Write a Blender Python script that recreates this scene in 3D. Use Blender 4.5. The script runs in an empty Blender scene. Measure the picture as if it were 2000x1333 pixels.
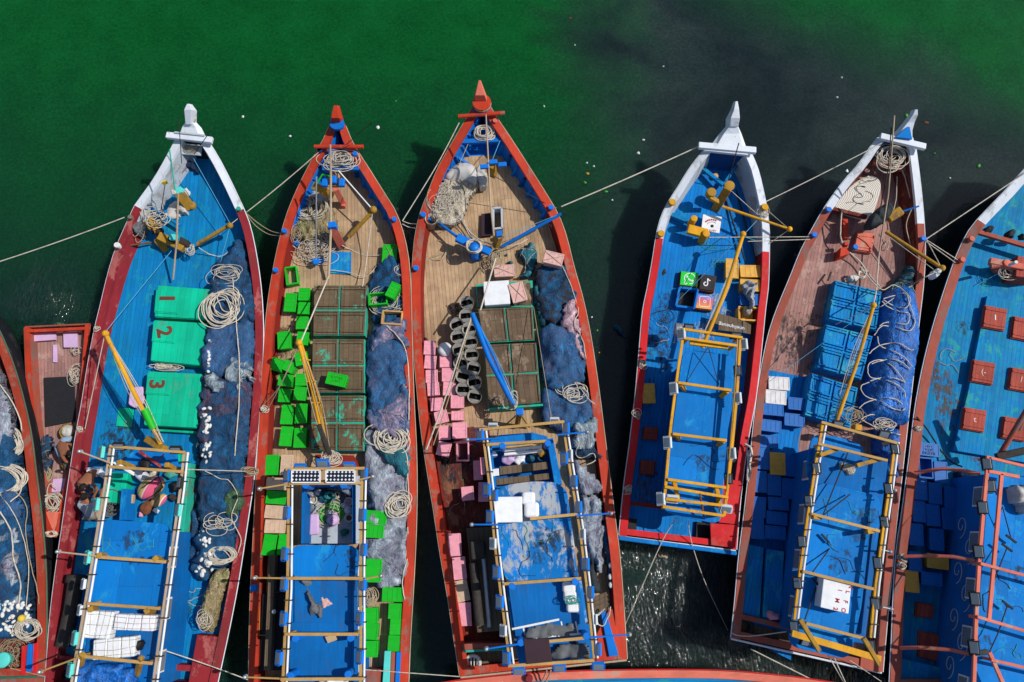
import bpy, bmesh, math, random
from mathutils import Vector, Matrix, noise
R = math.radians
rnd = random.Random(7)
sc = bpy.context.scene
COL = sc.collection
# ---------------------------------------------------------------- camera
CH = 22.5; TILT = 15.0; FPX = 1400.0
cd = bpy.data.cameras.new("camera"); cam = bpy.data.objects.new("camera", cd); COL.objects.link(cam)
cam.location = (0, 0, CH); cam.rotation_euler = (R(TILT), 0, 0)
cd.sensor_width = 36; cd.lens = 36 * FPX / 2000.0; cd.clip_end = 2000
sc.camera = cam
# ---------------------------------------------------------------- light
SUN_EL = 51.0
w = bpy.data.worlds.new("World"); sc.world = w; w.use_nodes = True
nt = w.node_tree; nt.nodes.clear()
sky = nt.nodes.new('ShaderNodeTexSky'); sky.sky_type = 'NISHITA'; sky.sun_disc = False
sky.sun_elevation = R(SUN_EL); sky.sun_rotation = R(83)
bg = nt.nodes.new('ShaderNodeBackground'); bg.inputs[1].default_value = 0.10
wo = nt.nodes.new('ShaderNodeOutputWorld')
nt.links.new(sky.outputs[0], bg.inputs[0]); nt.links.new(bg.outputs[0], wo.inputs[0])
ld = bpy.data.lights.new("sun", 'SUN'); ld.energy = 4.1; ld.angle = R(0.5); ld.color = (1, .965, .91)
sun = bpy.data.objects.new("sun", ld); COL.objects.link(sun)
AZ = R(7.0)   # towards +X, a little to +Y
sd = Vector((math.cos(R(SUN_EL)) * math.cos(AZ), math.cos(R(SUN_EL)) * math.sin(AZ), math.sin(R(SUN_EL))))
sun.rotation_euler = sd.to_track_quat('Z', 'Y').to_euler(); sun.location = (20, 5, 30)
sc.view_settings.view_transform = 'Standard'; sc.view_settings.look = 'None'
sc.view_settings.exposure = 0.0; sc.view_settings.gamma = 1

# ---------------------------------------------------------------- helpers
_c, _s = math.cos(R(TILT)), math.sin(R(TILT))
def P(px, py, z=0.0):
    u = (px - 1000.0) / FPX; v = (666.5 - py) / FPX
    t = (CH - z) / (_c - v * _s)
    return Vector((u * t, (_s + v * _c) * t, z))
def SC(py, z=1.0):                      # metres per photo pixel
    v = (666.5 - py) / FPX
    return (CH - z) / (_c - v * _s) / FPX
def cr(pts, n=6, closed=False):         # Catmull-Rom through tuples
    pts = [Vector(p) for p in pts]; out = []
    N = len(pts)
    if N < 3 and not closed: return pts
    rng = range(N if closed else N - 1)
    for i in rng:
        if closed: a, b, c, d = pts[(i-1) % N], pts[i], pts[(i+1) % N], pts[(i+2) % N]
        else: a, b, c, d = pts[max(i-1, 0)], pts[i], pts[i+1], pts[min(i+2, N-1)]
        for k in range(n):
            t = k / n
            out.append(.5 * ((2*b) + (c-a)*t + (2*a-5*b+4*c-d)*t*t + (3*b-a-3*c+d)*t**3))
    if not closed: out.append(pts[-1])
    return out
def resamp(pts, n):
    L = [0]
    for a, b in zip(pts, pts[1:]): L.append(L[-1] + (b-a).length)
    out = []; j = 0
    for i in range(n):
        s = L[-1] * i / (n-1)
        while j < len(L) - 2 and L[j+1] < s: j += 1
        t = (s - L[j]) / max(L[j+1] - L[j], 1e-9)
        out.append(pts[j].lerp(pts[j+1], min(t, 1)))
    return out

class MB:
    def __init__(s): s.v = []; s.f = []; s.m = []; s.sm = []
    def add(s, vs, fs, m=0, sm=False):
        o = len(s.v); s.v += [Vector(v) for v in vs]
        for f in fs: s.f.append([o + i for i in f]); s.m.append(m); s.sm.append(sm)
        return s
    def hexa(s, b, t, m=0):             # 4 bottom (ccw), 4 top
        n = len(b)
        fs = [list(range(n))[::-1], list(range(n, 2*n))] + [[i, (i+1) % n, n + (i+1) % n, n + i] for i in range(n)]
        return s.add(list(b) + list(t), fs, m)
    def box(s, c, sz, rz=0, m=0, M=None, taper=1.0):
        c = Vector(c); x, y, z = sz[0]/2, sz[1]/2, sz[2]/2
        rot = M or Matrix.Rotation(rz, 3, 'Z')
        b = [c + rot @ Vector(p) for p in ((-x*taper, -y*taper, -z), (x*taper, -y*taper, -z), (x*taper, y*taper, -z), (-x*taper, y*taper, -z))]
        t = [c + rot @ Vector(p) for p in ((-x, -y, z), (x, -y, z), (x, y, z), (-x, y, z))]
        return s.hexa(b, t, m)
    def prism(s, poly, z0, z1, m=0, top=None):
        a = sum(poly[i].x*poly[(i+1) % len(poly)].y - poly[(i+1) % len(poly)].x*poly[i].y for i in range(len(poly)))
        if a < 0: poly = poly[::-1]
        b = [Vector((p.x, p.y, z0)) for p in poly]; t = [Vector((p.x, p.y, z1)) for p in poly]
        return s.hexa(b, t, m)
    def pp(s, pts, z1, z0, m=0):        # photo-pixel polygon at height z1 dropped to z0
        return s.prism([P(x, y, z1) for x, y in pts], z0, z1, m)
    def beam(s, a, b, w, h, m=0, up=Vector((0, 0, 1))):
        a = Vector(a); b = Vector(b); d = (b-a)
        if d.length < 1e-6: return s
        x = d.cross(up)
        if x.length < 1e-4: x = d.cross(Vector((0, 1, 0)))
        x.normalize(); y = x.cross(d).normalized()
        x *= w/2; y *= h/2
        q = [a-x-y, a+x-y, a+x+y, a-x+y]; r = [b-x-y, b+x-y, b+x+y, b-x+y]
        s.add(q+r, [[0, 1, 2, 3][::-1], [4, 5, 6, 7], [0, 1, 5, 4], [1, 2, 6, 5], [2, 3, 7, 6], [3, 0, 4, 7]], m)
        return s
    def tube(s, pts, r, n=6, m=0, closed=False, r1=None):
        pts = [Vector(p) for p in pts]; N = len(pts); vs = []; fs = []
        if N < 2: return s
        pr = None
        for i, p in enumerate(pts):
            if closed: d = pts[(i+1) % N] - pts[i-1]
            else: d = pts[min(i+1, N-1)] - pts[max(i-1, 0)]
            if d.length < 1e-7: d = Vector((0, 0, 1))
            d.normalize()
            if pr is None:
                x = d.orthogonal().normalized()
            else:
                x = pr - d * pr.dot(d)
                x = x.normalized() if x.length > 1e-5 else d.orthogonal().normalized()
            pr = x; y = d.cross(x)
            rr = r if r1 is None else r + (r1-r) * i/(N-1)
            for k in range(n):
                a = 2*math.pi*k/n
                vs.append(p + x*math.cos(a)*rr + y*math.sin(a)*rr)
        for i in range(N if closed else N-1):
            j = (i+1) % N
            for k in range(n):
                l = (k+1) % n
                fs.append([i*n+k, i*n+l, j*n+l, j*n+k])
        s.add(vs, fs, m, True)
        if not closed:
            s.add(vs[:n], [list(range(n))[::-1]], m); s.add(vs[-n:], [list(range(n))], m)
        return s
    def lathe(s, c, prof, n=20, m=0, sm=True, axis=None):
        c = Vector(c); vs = []; fs = []
        q = Vector((0, 0, 1)).rotation_difference(Vector(axis).normalized()) if axis is not None else None
        for r_, z_ in prof:
            for k in range(n):
                a = 2*math.pi*k/n; p = Vector((r_*math.cos(a), r_*math.sin(a), z_))
                if q: p = q @ p
                vs.append(c + p)
        for i in range(len(prof)-1):
            for k in range(n):
                l = (k+1) % n
                fs.append([i*n+k, i*n+l, (i+1)*n+l, (i+1)*n+k])
        if prof[0][0] > 1e-5: fs.append(list(range(n))[::-1])
        if prof[-1][0] > 1e-5: fs.append([(len(prof)-1)*n+k for k in range(n)])
        return s.add(vs, fs, m, sm)
    def ball(s, c, r, m=0, n=12, rings=7, M=None):
        c = Vector(c); r = Vector(r) if not isinstance(r, (int, float)) else Vector((r, r, r)); vs = []; fs = []
        for i in range(rings+1):
            th = math.pi*i/rings
            for k in range(n):
                a = 2*math.pi*k/n
                p = Vector((r.x*math.sin(th)*math.cos(a), r.y*math.sin(th)*math.sin(a), -r.z*math.cos(th)))
                vs.append(c + (M @ p if M else p))
        for i in range(rings):
            for k in range(n):
                l = (k+1) % n; fs.append([i*n+k, i*n+l, (i+1)*n+l, (i+1)*n+k])
        return s.add(vs, fs, m, True)
    def build(s, name, mats, parent=None, bevel=0, seg=2):
        if not isinstance(mats, (list, tuple)): mats = [mats]
        me = bpy.data.meshes.new(name)
        vs = s.v
        if parent is not None and parent in ROOT:
            inv = ROOT[parent]; vs = [inv @ v for v in vs]
        me.from_pydata([tuple(v) for v in vs], [], s.f)
        for m in mats: me.materials.append(MT[m])
        me.polygons.foreach_set('material_index', s.m); me.polygons.foreach_set('use_smooth', s.sm)
        me.update()
        o = bpy.data.objects.new(name, me); COL.objects.link(o)
        if parent is not None:
            o.parent = parent
            if parent in ROOT: ROOT[o] = ROOT[parent]
        if bevel:
            b = o.modifiers.new('bevel', 'BEVEL'); b.width = bevel; b.segments = seg; b.limit_method = 'ANGLE'; b.angle_limit = R(40)
        return o
ROOT = {}      # object -> inverse world matrix its mesh data is written in
def tag(o, label=None, cat=None, group=None, kind=None):
    if label: o['label'] = label
    if cat: o['category'] = cat
    if group: o['group'] = group
    if kind: o['kind'] = kind
    return o
def thing(name, label, cat, loc=(0, 0, 0), rz=0, group=None):
    o = bpy.data.objects.new(name, None); COL.objects.link(o); o.empty_display_size = .2
    o.location = loc; o.rotation_euler = (0, 0, rz)
    ROOT[o] = (Matrix.Translation(Vector(loc)) @ Matrix.Rotation(rz, 4, 'Z')).inverted()
    return tag(o, label, cat, group)
def solo(mb, name, mats, label, cat, group=None, kind=None, bevel=0, seg=2):
    """one-mesh thing, origin at its base centre"""
    xs = [v.x for v in mb.v]; ys = [v.y for v in mb.v]; zs = [v.z for v in mb.v]
    c = Vector(((min(xs)+max(xs))/2, (min(ys)+max(ys))/2, min(zs)))
    for i, v in enumerate(mb.v): mb.v[i] = v - c
    o = mb.build(name, mats, None, bevel, seg); o.location = c
    return tag(o, label, cat, group, kind)
def dup(root, loc=None, rz=None, label=None, parent=None):
    c = root.copy(); COL.objects.link(c)
    if parent is not None: c.parent = parent
    if loc is not None: c.location = loc
    if rz is not None: c.rotation_euler = (0, 0, rz)
    if label: c['label'] = label
    for ch in list(root.children): dup(ch, parent=c)
    return c
def text_mb(body, size, mat3, z=0.003, m=0, bold=0.0, mb=None):
    cu = bpy.data.curves.new('t', 'FONT'); cu.body = body; cu.size = size; cu.align_x = 'CENTER'; cu.align_y = 'CENTER'; cu.offset = bold; cu.resolution_u = 3
    cu.extrude = 0.0015
    o = bpy.data.objects.new('t', cu); COL.objects.link(o)
    dg = bpy.context.evaluated_depsgraph_get(); me = bpy.data.meshes.new_from_object(o.evaluated_get(dg))
    mb = mb or MB()
    mb.add([mat3 @ Vector((v.co.x, v.co.y, v.co.z + z)) for v in me.vertices], [list(p.vertices) for p in me.polygons], m)
    bpy.data.objects.remove(o); bpy.data.meshes.remove(me); bpy.data.curves.remove(cu)
    return mb

# ---------------------------------------------------------------- materials
MT = {}
class G:
    def __init__(s, name):
        s.m = bpy.data.materials.new(name); s.m.use_nodes = True; s.t = s.m.node_tree; s.t.nodes.clear()
        s.o = s.n('ShaderNodeOutputMaterial'); s.b = s.n('ShaderNodeBsdfPrincipled')
        s.l(s.b.outputs[0], s.o.inputs[0]); MT[name] = s.m
    def n(s, t, **k):
        x = s.t.nodes.new(t)
        for a, b in k.items(): setattr(x, a, b)
        return x
    def l(s, a, b): s.t.links.new(a, b)
    def setin(s, node, i, val):
        if hasattr(val, 'is_output') or isinstance(val, bpy.types.NodeSocket): s.l(val, node.inputs[i])
        else: node.inputs[i].default_value = val
    def co(s, scale=(1, 1, 1), kind='Object', rot=(0, 0, 0), loc=(0, 0, 0)):
        tc = s.n('ShaderNodeTexCoord'); mp = s.n('ShaderNodeMapping')
        mp.inputs['Scale'].default_value = scale; mp.inputs['Rotation'].default_value = rot; mp.inputs['Location'].default_value = loc
        s.l(tc.outputs[kind], mp.inputs[0]); return mp.outputs[0]
    def noise(s, vec, scale, detail=5, rough=.6, dist=0):
        x = s.n('ShaderNodeTexNoise'); s.l(vec, x.inputs['Vector']); x.inputs['Scale'].default_value = scale
        x.inputs['Detail'].default_value = detail; x.inputs['Roughness'].default_value = rough; x.inputs['Distortion'].default_value = dist
        return x.outputs['Fac']
    def ramp(s, fac, stops, interp='LINEAR'):
        x = s.n('ShaderNodeValToRGB'); x.color_ramp.interpolation = interp
        e = x.color_ramp.elements
        while len(e) < len(stops): e.new(.5)
        for i, (p, c) in enumerate(stops):
            e[i].position = p; e[i].color = c if isinstance(c, (tuple, list)) and len(c) == 4 else ((c, c, c, 1) if isinstance(c, (int, float)) else (*c, 1))
        s.l(fac, x.inputs[0]); return x.outputs[0]
    def mr(s, fac, a, b, c=0., d=1.):
        x = s.n('ShaderNodeMapRange'); s.l(fac, x.inputs[0])
        for i, v in enumerate((a, b, c, d)): x.inputs[i+1].default_value = v
        return x.outputs[0]
    def mix(s, fac, a, b, mode='MIX'):
        x = s.n('ShaderNodeMix', data_type='RGBA', blend_type=mode)
        s.setin(x, 0, fac)
        for i, v in ((6, a), (7, b)):
            if isinstance(v, (tuple, list)): x.inputs[i].default_value = (*v[:3], 1)
            else: s.l(v, x.inputs[i])
        return x.outputs[2]
    def math(s, op, a, b=0.):
        x = s.n('ShaderNodeMath', operation=op); s.setin(x, 0, a); s.setin(x, 1, b); return x.outputs[0]
    def bump(s, h, strength=.3, dist=.02, nrm=None):
        x = s.n('ShaderNodeBump'); x.inputs['Strength'].default_value = strength; x.inputs['Distance'].default_value = dist
        s.l(h, x.inputs['Height'])
        if nrm: s.l(nrm, x.inputs['Normal'])
        return x.outputs[0]
    def fin(s, col, rough=.5, nrm=None, metal=0, spec=None):
        if isinstance(col, (tuple, list)): s.b.inputs['Base Color'].default_value = (*col[:3], 1)
        else: s.l(col, s.b.inputs['Base Color'])
        s.setin(s.b, 'Roughness', rough); s.b.inputs['Metallic'].default_value = metal
        if spec is not None: s.b.inputs['Specular IOR Level'].default_value = spec
        if nrm: s.l(nrm, s.b.inputs['Normal'])
        return s.m
def sc3(c, k): return tuple(min(x*k, 1) for x in c)
def paint(name, col, rough=.5, wear=None, wamt=.5, wscale=2.2, var=.35, plank=0, plen=3.0, grime=.3, grain=1.0, streak=(9, .7, 9), seam=.35, gcol=(.05, .045, .035), c2=None):
    g = G(name); v = g.co()
    big = g.noise(v, .8, 4, .6); fine = g.noise(g.co(streak), 1.6, 6, .7); mid = g.noise(v, 5, 5, .65)
    c = g.mix(g.mr(big, .3, .7), sc3(col, 1 - var*.55), sc3(col, 1 + var*.5))
    if c2: c = g.mix(g.mr(g.noise(v, 1.7, 5, .6), .42, .62), c, c2)
    c = g.mix(g.mr(fine, .35, .75, 0, .5*grain), c, sc3(col, .5))
    c = g.mix(g.mr(mid, .55, .8, 0, .4*grain), c, sc3(col, 1.45))
    h = fine
    if plank:
        br = g.n('ShaderNodeTexBrick'); br.offset = .37; br.offset_frequency = 2
        g.l(g.co(rot=(0, 0, R(90))), br.inputs['Vector'])
        br.inputs['Scale'].default_value = 1; br.inputs['Mortar Size'].default_value = .007; br.inputs['Mortar Smooth'].default_value = .3
        br.inputs['Brick Width'].default_value = plen; br.inputs['Row Height'].default_value = plank
        br.inputs['Color1'].default_value = (.72, .72, .72, 1); br.inputs['Color2'].default_value = (1.12, 1.12, 1.12, 1); br.inputs['Mortar'].default_value = (.9, .9, .9, 1)
        c = g.mix(.6, c, g.mix(1., c, br.outputs['Color'], 'MULTIPLY'))
        c = g.mix(g.mr(br.outputs['Fac'], 0, 1, 0, seam*2), c, sc3(col, .22))
    if wear:
        wn = g.noise(g.co((1, .6, 1), loc=(3, 5, 1)), wscale, 9, .72, .3)
        c = g.mix(g.ramp(wn, [(.62 - wamt*.3, 0), (.68 - wamt*.3, 1)]), c, wear)
    if grime:
        gn = g.noise(g.co((1.4, .5, 1), loc=(9, 2, 4)), 1.1, 8, .7)
        c = g.mix(g.mr(gn, .52, .8, 0, grime*1.8), c, gcol)
    nr = g.bump(h, .35, .012)
    if plank: nr = g.bump(g.math('SUBTRACT', 1., br.outputs['Fac']), .5, .012, nr)
    g.fin(c, g.mr(mid, .3, .7, min(rough+.12, .9), min(rough+.35, 1)), nr, spec=.16)
def plain(name, col, rough=.5, var=.25, metal=0, sc_=6, bump=.15, dirt=0):
    g = G(name); v = g.co(); n = g.noise(v, sc_, 5, .6); n2 = g.noise(v, sc_*.25, 3, .6)
    c = g.mix(g.mr(n, .3, .7), sc3(col, 1-var), sc3(col, 1+var*.6))
    c = g.mix(g.mr(n2, .4, .75, 0, .35), c, sc3(col, .55))
    oi = g.n('ShaderNodeObjectInfo'); c = g.mix(g.mr(oi.outputs['Random'], 0, 1, .38 if dirt else .2, 0), c, sc3(col, .66))
    if dirt: c = g.mix(g.mr(g.noise(g.co(loc=(1, 2, 3)), 5.5, 6, .75), .5, .72, 0, dirt), c, (.10, .085, .06))
    g.fin(c, min(rough+.1, 1), g.bump(n, bump, .01), metal, .22)
def netmat(name, c1, c2, c3=None, rough=.85, scale=1.0):
    g = G(name); v = g.co()
    w1 = g.n('ShaderNodeTexWave'); w1.inputs['Scale'].default_value = 3.2*scale; w1.inputs['Distortion'].default_value = 22; w1.inputs['Detail'].default_value = 4; w1.inputs['Detail Scale'].default_value = 1.3
    g.l(v, w1.inputs['Vector'])
    a = g.noise(v, 1.3*scale, 5, .65, 1.2); b = g.noise(g.co((1, 1, 1), loc=(4, 4, 0)), 26, 5, .75, .8)
    c = g.mix(g.mr(a, .36, .64), c1, c2)
    if c3: c = g.mix(g.ramp(g.noise(g.co(loc=(7, 1, 2)), .9, 4, .6, 1.5), [(.55, 0), (.63, 1)]), c, c3)
    c = g.mix(g.mr(w1.outputs['Fac'], .1, .9, .0, .45), c, sc3(c1, .35))
    fo = g.noise(g.co((1, .5, 1), rot=(0, 0, R(20))), 2.6*scale, 7, .62, 2.6)
    ms = g.noise(g.co((1, .2, 1), rot=(0, 0, R(-15))), 30, 4, .7, 1.5)
    c = g.mix(g.mr(fo, .54, .70, 0, .8), c, sc3(c2, 1.8))  # fold crests tinted lighter, hollows darker: light and shade put into the colour
    c = g.mix(g.mr(fo, .30, .44, .85, 0), c, sc3(c1, .25))
    c = g.mix(g.mr(ms, .52, .75, 0, .5), c, sc3(c2, 1.9)); c = g.mix(g.mr(ms, .48, .3, 0, .5), c, sc3(c1, .3))
    n1 = g.bump(w1.outputs['Fac'], .3, .04); n2 = g.bump(fo, .6, .12, g.bump(ms, .3, .012, n1))
    g.fin(c, rough, n2)

BLUE = (.004, .17, .56); DKRED = (.27, .022, .028); ORANGE = (.50, .045, .018)
WHITEP = (.66, .70, .75)
paint('deck_blue', (.001, .20, .50), .5, wear=(.01, .25, .34), wamt=.2, plank=.13, plen=5, grime=.32, c2=(.002, .205, .43), gcol=(.012, .075, .11), seam=.2)
paint('deck_blue_deep', (.001, .19, .57), .5, plank=.12, plen=4, grime=.22, seam=.24, gcol=(.004, .05, .14), wear=(.002, .20, .45), wamt=.2)
paint('deck_teal', (.001, .20, .48), .5, wear=(.02, .28, .30), wamt=.2, plank=.12, plen=5, grime=.2, c2=(.004, .23, .42), seam=.13, gcol=(.02, .10, .10))
paint('deck_wood', (.50, .34, .20), .7, plank=.115, plen=4.5, grime=.35, seam=.3, gcol=(.10, .055, .03), c2=(.38, .25, .15), var=.5)
paint('deck_redwood', (.40, .22, .19), .7, plank=.105, plen=1.2, grime=.3, seam=.28, gcol=(.10, .05, .045), c2=(.33, .18, .16), wear=(.42, .28, .24), wamt=.2)
paint('deck_maroon', (.15, .03, .022), .55, plank=.13, plen=3, grime=.4, wear=(.22, .09, .05), wamt=.25)
paint('old_wood', (.16, .115, .075), .8, plank=.14, plen=2, grime=.4, var=.5)
paint('red_dark', DKRED, .42, wear=(.38, .10, .09), wamt=.26, grime=.35, streak=(5, .9, 5))
paint('orange', ORANGE, .4, wear=(.30, .12, .09), wamt=.24, grime=.3, streak=(6, .6, 6), var=.4)
paint('rim_red', (.36, .045, .022), .45, wear=(.25, .10, .07), wamt=.25, grime=.3)
paint('orange_dark', (.22, .018, .012), .5, grime=.3)
paint('red_bright', (.62, .018, .022), .4, wear=(.45, .05, .04), wamt=.18, grime=.15, streak=(5, .6, 5))
paint('red_brown', (.36, .085, .055), .5, wear=(.22, .11, .09), wamt=.3, grime=.3, streak=(5, .8, 5))
paint('salmon', (.68, .17, .11), .45, wear=(.5, .25, .18), wamt=.2, grime=.15, streak=(6, .8, 6))
paint('white_paint', WHITEP, .45, wear=(.42, .44, .46), wamt=.2, grime=.2, gcol=(.25, .24, .2), var=.15, grain=.35)
paint('grey_white', (.42, .47, .52), .55, wear=(.3, .3, .3), wamt=.25, grime=.3, gcol=(.2, .18, .14), var=.15, grain=.4)
paint('blue_rib', (.001, .15, .55), .4, grime=.2, grain=.6)
paint('hull_black', (.012, .016, .022), .45, wear=(.05, .05, .05), wamt=.15, grime=.2)
paint('hull_blue', (.006, .07, .26), .45, grime=.4)
paint('hull_orange', (.22, .03, .018), .45, grime=.5)
paint('hull_green', (.02, .19, .12), .5, grime=.35)
paint('roof_blue', (.001, .185, .58), .5, plank=.9, plen=1.8, grime=.2, grain=.5, seam=.16, var=.2, wear=(.01, .24, .55), wamt=.2, gcol=(.02, .08, .16))
paint('roof_worn', (.001, .185, .56), .5, plank=.9, plen=1.8, grime=.2, grain=.6, seam=.16, var=.25, wear=(.36, .38, .40), wamt=.36, wscale=1.5, gcol=(.03, .09, .15))
paint('wall_blue', (.001, .13, .42), .5, grime=.4)
paint('hatch_teal', (.002, .47, .27), .45, plank=.19, plen=3, grime=.07, seam=.1, wear=(.05, .33, .2), wamt=.12, grain=.5)
paint('teal_trim', (.02, .42, .29), .5, wear=(.16, .13, .09), wamt=.3, grime=.25)
paint('hatch_brown', (.15, .105, .062), .7, plank=.16, plen=1.5, wear=(.03, .40, .26), wamt=.17, wscale=2.6, grime=.25, seam=.25, var=.5, streak=(.8, 9, 9))
paint('hatch_wood', (.145, .098, .062), .7, plank=.16, plen=1.5, grime=.3, seam=.3, var=.5, wear=(.26, .19, .13), wamt=.2, streak=(.8, 9, 9))
paint('hatch_blue', (.002, .21, .60), .5, plank=.11, plen=2, grime=.12, seam=.2, wear=(.03, .30, .46), wamt=.25, c2=(.004, .235, .48))
paint('hatch_red', (.40, .075, .05), .5, plank=.12, plen=2, grime=.15, seam=.2)
paint('bamboo', (.50, .30, .10), .5, grime=.25, streak=(12, 12, 12), var=.4)
paint('pole_pale', (.48, .36, .25), .55, grime=.2, var=.4)
paint('yellow_paint', (.68, .33, .015), .4, wear=(.38, .20, .06), wamt=.22, grime=.2)
paint('mustard', (.40, .22, .03), .5, wear=(.2, .12, .05), wamt=.3, grime=.25)
paint('pvc_white', (.72, .72, .70), .4, grime=.2, gcol=(.3, .22, .15), grain=.3, var=.15)
plain('rope_white', (.66, .59, .48), .85, .35, sc_=40, bump=.8, dirt=.7)
plain('rope_tan', (.42, .34, .22), .9, .4, sc_=40, bump=.6)
plain('rope_blue', (.10, .38, .62), .8, .3, sc_=40)
plain('rope_teal', (.06, .36, .30), .8, .3, sc_=40)
plain('rope_dark', (.035, .035, .04), .8, .3, sc_=30)
plain('foam', (.78, .79, .80), .7, .10, sc_=14, bump=.25)
plain('foam_float', (.70, .70, .66), .7, .2, sc_=20)
plain('cr_green', (.008, .47, .018), .42, .16, sc_=9, dirt=.4)
plain('cr_green_in', (.006, .22, .012), .5, .25, sc_=9, dirt=.4)
plain('cr_pink', (.86, .35, .42), .45, .16, sc_=9, dirt=.4)
plain('cr_lightpink', (.72, .43, .38), .5, .16, sc_=9, dirt=.4)
plain('cr_beige', (.66, .46, .31), .5, .16, sc_=9, dirt=.4)
plain('cr_yellow', (.76, .41, .07), .45, .14, sc_=9, dirt=.4)
plain('cr_blue', (.002, .135, .48), .42, .2, sc_=9, dirt=.4)
plain('cr_white', (.72, .70, .69), .5, .1, sc_=9, dirt=.4)
plain('cr_tan', (.62, .36, .12), .5, .18, sc_=9, dirt=.4)
plain('lilac', (.62, .42, .66), .6, .14, sc_=9)
plain('fl_blue', (.004, .17, .64), .35, .1); plain('fl_cyan', (.10, .62, .55), .35, .15); plain('fl_white', (.62, .67, .70), .3, .12)
plain('fl_black', (.02, .02, .022), .4, .2); plain('metal', (.5, .52, .53), .35, .2, metal=.8); plain('bulb', (.42, .45, .48), .12, .1)
plain('basket_weave', (.34, .31, .26), .8, .3, sc_=30, bump=.6); plain('basket_cloth', (.24, .23, .21), .9, .3, sc_=9, bump=.6)
plain('glass', (.16, .20, .24), .12, .1)
plain('black', (.013, .012, .014), .5, .3); plain('black_mat', (.02, .021, .026), .9, .3, sc_=20); plain('dark_iron', (.045, .038, .032), .6, .5, sc_=8, bump=.5)
plain('dark_purple', (.045, .022, .03), .7, .15); plain('rust', (.20, .07, .03), .8, .4)
plain('skin', (.30, .115, .06), .5, .1); plain('hair', (.012, .010, .010), .6, .2)
plain('cloth_grey', (.33, .36, .40), .9, .15, sc_=12); plain('cloth_blue', (.26, .36, .48), .9, .15, sc_=12); plain('cloth_white', (.60, .61, .66), .9, .1, sc_=12)
plain('cloth_khaki', (.33, .27, .20), .9, .15, sc_=12); plain('cloth_red', (.5, .05, .05), .9, .15); plain('cloth_navy', (.015, .03, .07), .9, .2)
plain('plastic_film', (.52, .50, .46), .35, .3, sc_=5, bump=.6)
plain('tarp_white', (.55, .53, .50), .8, .18, sc_=3, bump=.4); plain('tarp_grey', (.13, .14, .15), .8, .3, sc_=5, bump=.6)
plain('tarp_dark', (.03, .038, .042), .7, .4, sc_=6, bump=.7)
plain('mark_white', (.80, .80, .80), .5, .04); plain('mark_green', (.01, .60, .05), .5, .08); plain('mark_brown', (.16, .05, .03), .6, .2)
plain('mark_dark', (.03, .028, .032), .6, .3); plain('mark_red', (.45, .03, .03), .5, .1); plain('mark_yellow', (.7, .5, .05), .5, .1)
plain('leaf', (.08, .42, .05), .6, .3); plain('cardboard', (.50, .35, .20), .8, .15)
plain('gold', (.55, .35, .03), .4, .3)
plain('fish', (.10, .10, .10), .3, .5, sc_=20)
netmat('net_navy', (.004, .022, .065), (.008, .065, .16), (.05, .035, .07)); netmat('net_blue', (.003, .055, .19), (.010, .17, .38), (.10, .10, .20))
netmat('net_pale', (.10, .17, .22), (.34, .40, .44)); netmat('net_pink', (.34, .20, .24), (.55, .36, .40), (.30, .33, .40))
netmat('net_grey', (.12, .115, .17), (.26, .25, .32), (.05, .10, .15)); netmat('net_lilac', (.24, .17, .25), (.40, .30, .38), (.03, .12, .25))
netmat('net_black', (.008, .008, .012), (.03, .022, .03)); netmat('net_teal', (.005, .06, .09), (.01, .17, .22)); netmat('net_maroon', (.03, .02, .04), (.12, .06, .09), (.005, .04, .10))
netmat('net_green', (.02, .06, .03), (.07, .16, .07)); netmat('tarp_blue', (.002, .085, .34), (.003, .155, .60), None, .5, .8)
netmat('net_cream', (.34, .28, .19), (.56, .50, .40)); netmat('straw', (.16, .12, .05), (.36, .29, .15), (.22, .24, .08))
def stripes():
    g = G('striped_cloth'); v = g.co((1, 1, 1), rot=(0, 0, R(28)))
    sx = g.n('ShaderNodeSeparateXYZ'); g.l(v, sx.inputs[0])
    f = g.math('FRACT', g.math('MULTIPLY', sx.outputs[0], 1.9))
    c = g.ramp(f, [(0, (.62, .08, .16)), (.26, (.7, .6, .5)), (.30, (.45, .27, .10)), (.5, (.05, .22, .08)), (.57, (.5, .30, .12)), (.75, (.7, .6, .5)), (.8, (.6, .10, .2))], 'CONSTANT')
    g.fin(c, .9, g.bump(g.noise(v, 8), .4, .03))
stripes()
def solarmat():
    g = G('solar'); v = g.co((10.2, 10.2, 10.2))
    vo = g.n('ShaderNodeTexVoronoi', distance='MANHATTAN', voronoi_dimensions='2D'); vo.inputs['Randomness'].default_value = 0; vo.inputs['Scale'].default_value = 1
    g.l(v, vo.inputs['Vector'])
    g.fin(g.ramp(vo.outputs['Distance'], [(.66, (.012, .016, .035)), (.70, (.75, .75, .75))]), .25)
solarmat()
def sunset():
    g = G('mark_gradient'); v = g.co(kind='Generated'); sx = g.n('ShaderNodeSeparateXYZ'); g.l(v, sx.inputs[0])
    a = g.math('ADD', sx.outputs[1], g.math('MULTIPLY', g.noise(v, 3), .35))
    g.fin(g.ramp(a, [(.25, (.75, .30, .05)), (.65, (.60, .10, .07)), (1.0, (.40, .10, .35)), (1.2, (.1, .2, .6))]), .5)
sunset()
def ballrope():
    g = G('twine_ball'); v = g.co()
    vo = g.n('ShaderNodeTexWave', wave_type='RINGS', rings_direction='Z'); vo.inputs['Scale'].default_value = 5.5; vo.inputs['Distortion'].default_value = 2.5; vo.inputs['Detail'].default_value = 2; vo.inputs['Detail Scale'].default_value = .7
    g.l(v, vo.inputs['Vector'])
    g.fin(g.mix(g.mr(vo.outputs['Fac'], 0, .25, 0, 1), (.46, .42, .36), (.64, .60, .53)), .85, g.bump(vo.outputs['Fac'], .6, .03))
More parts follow.
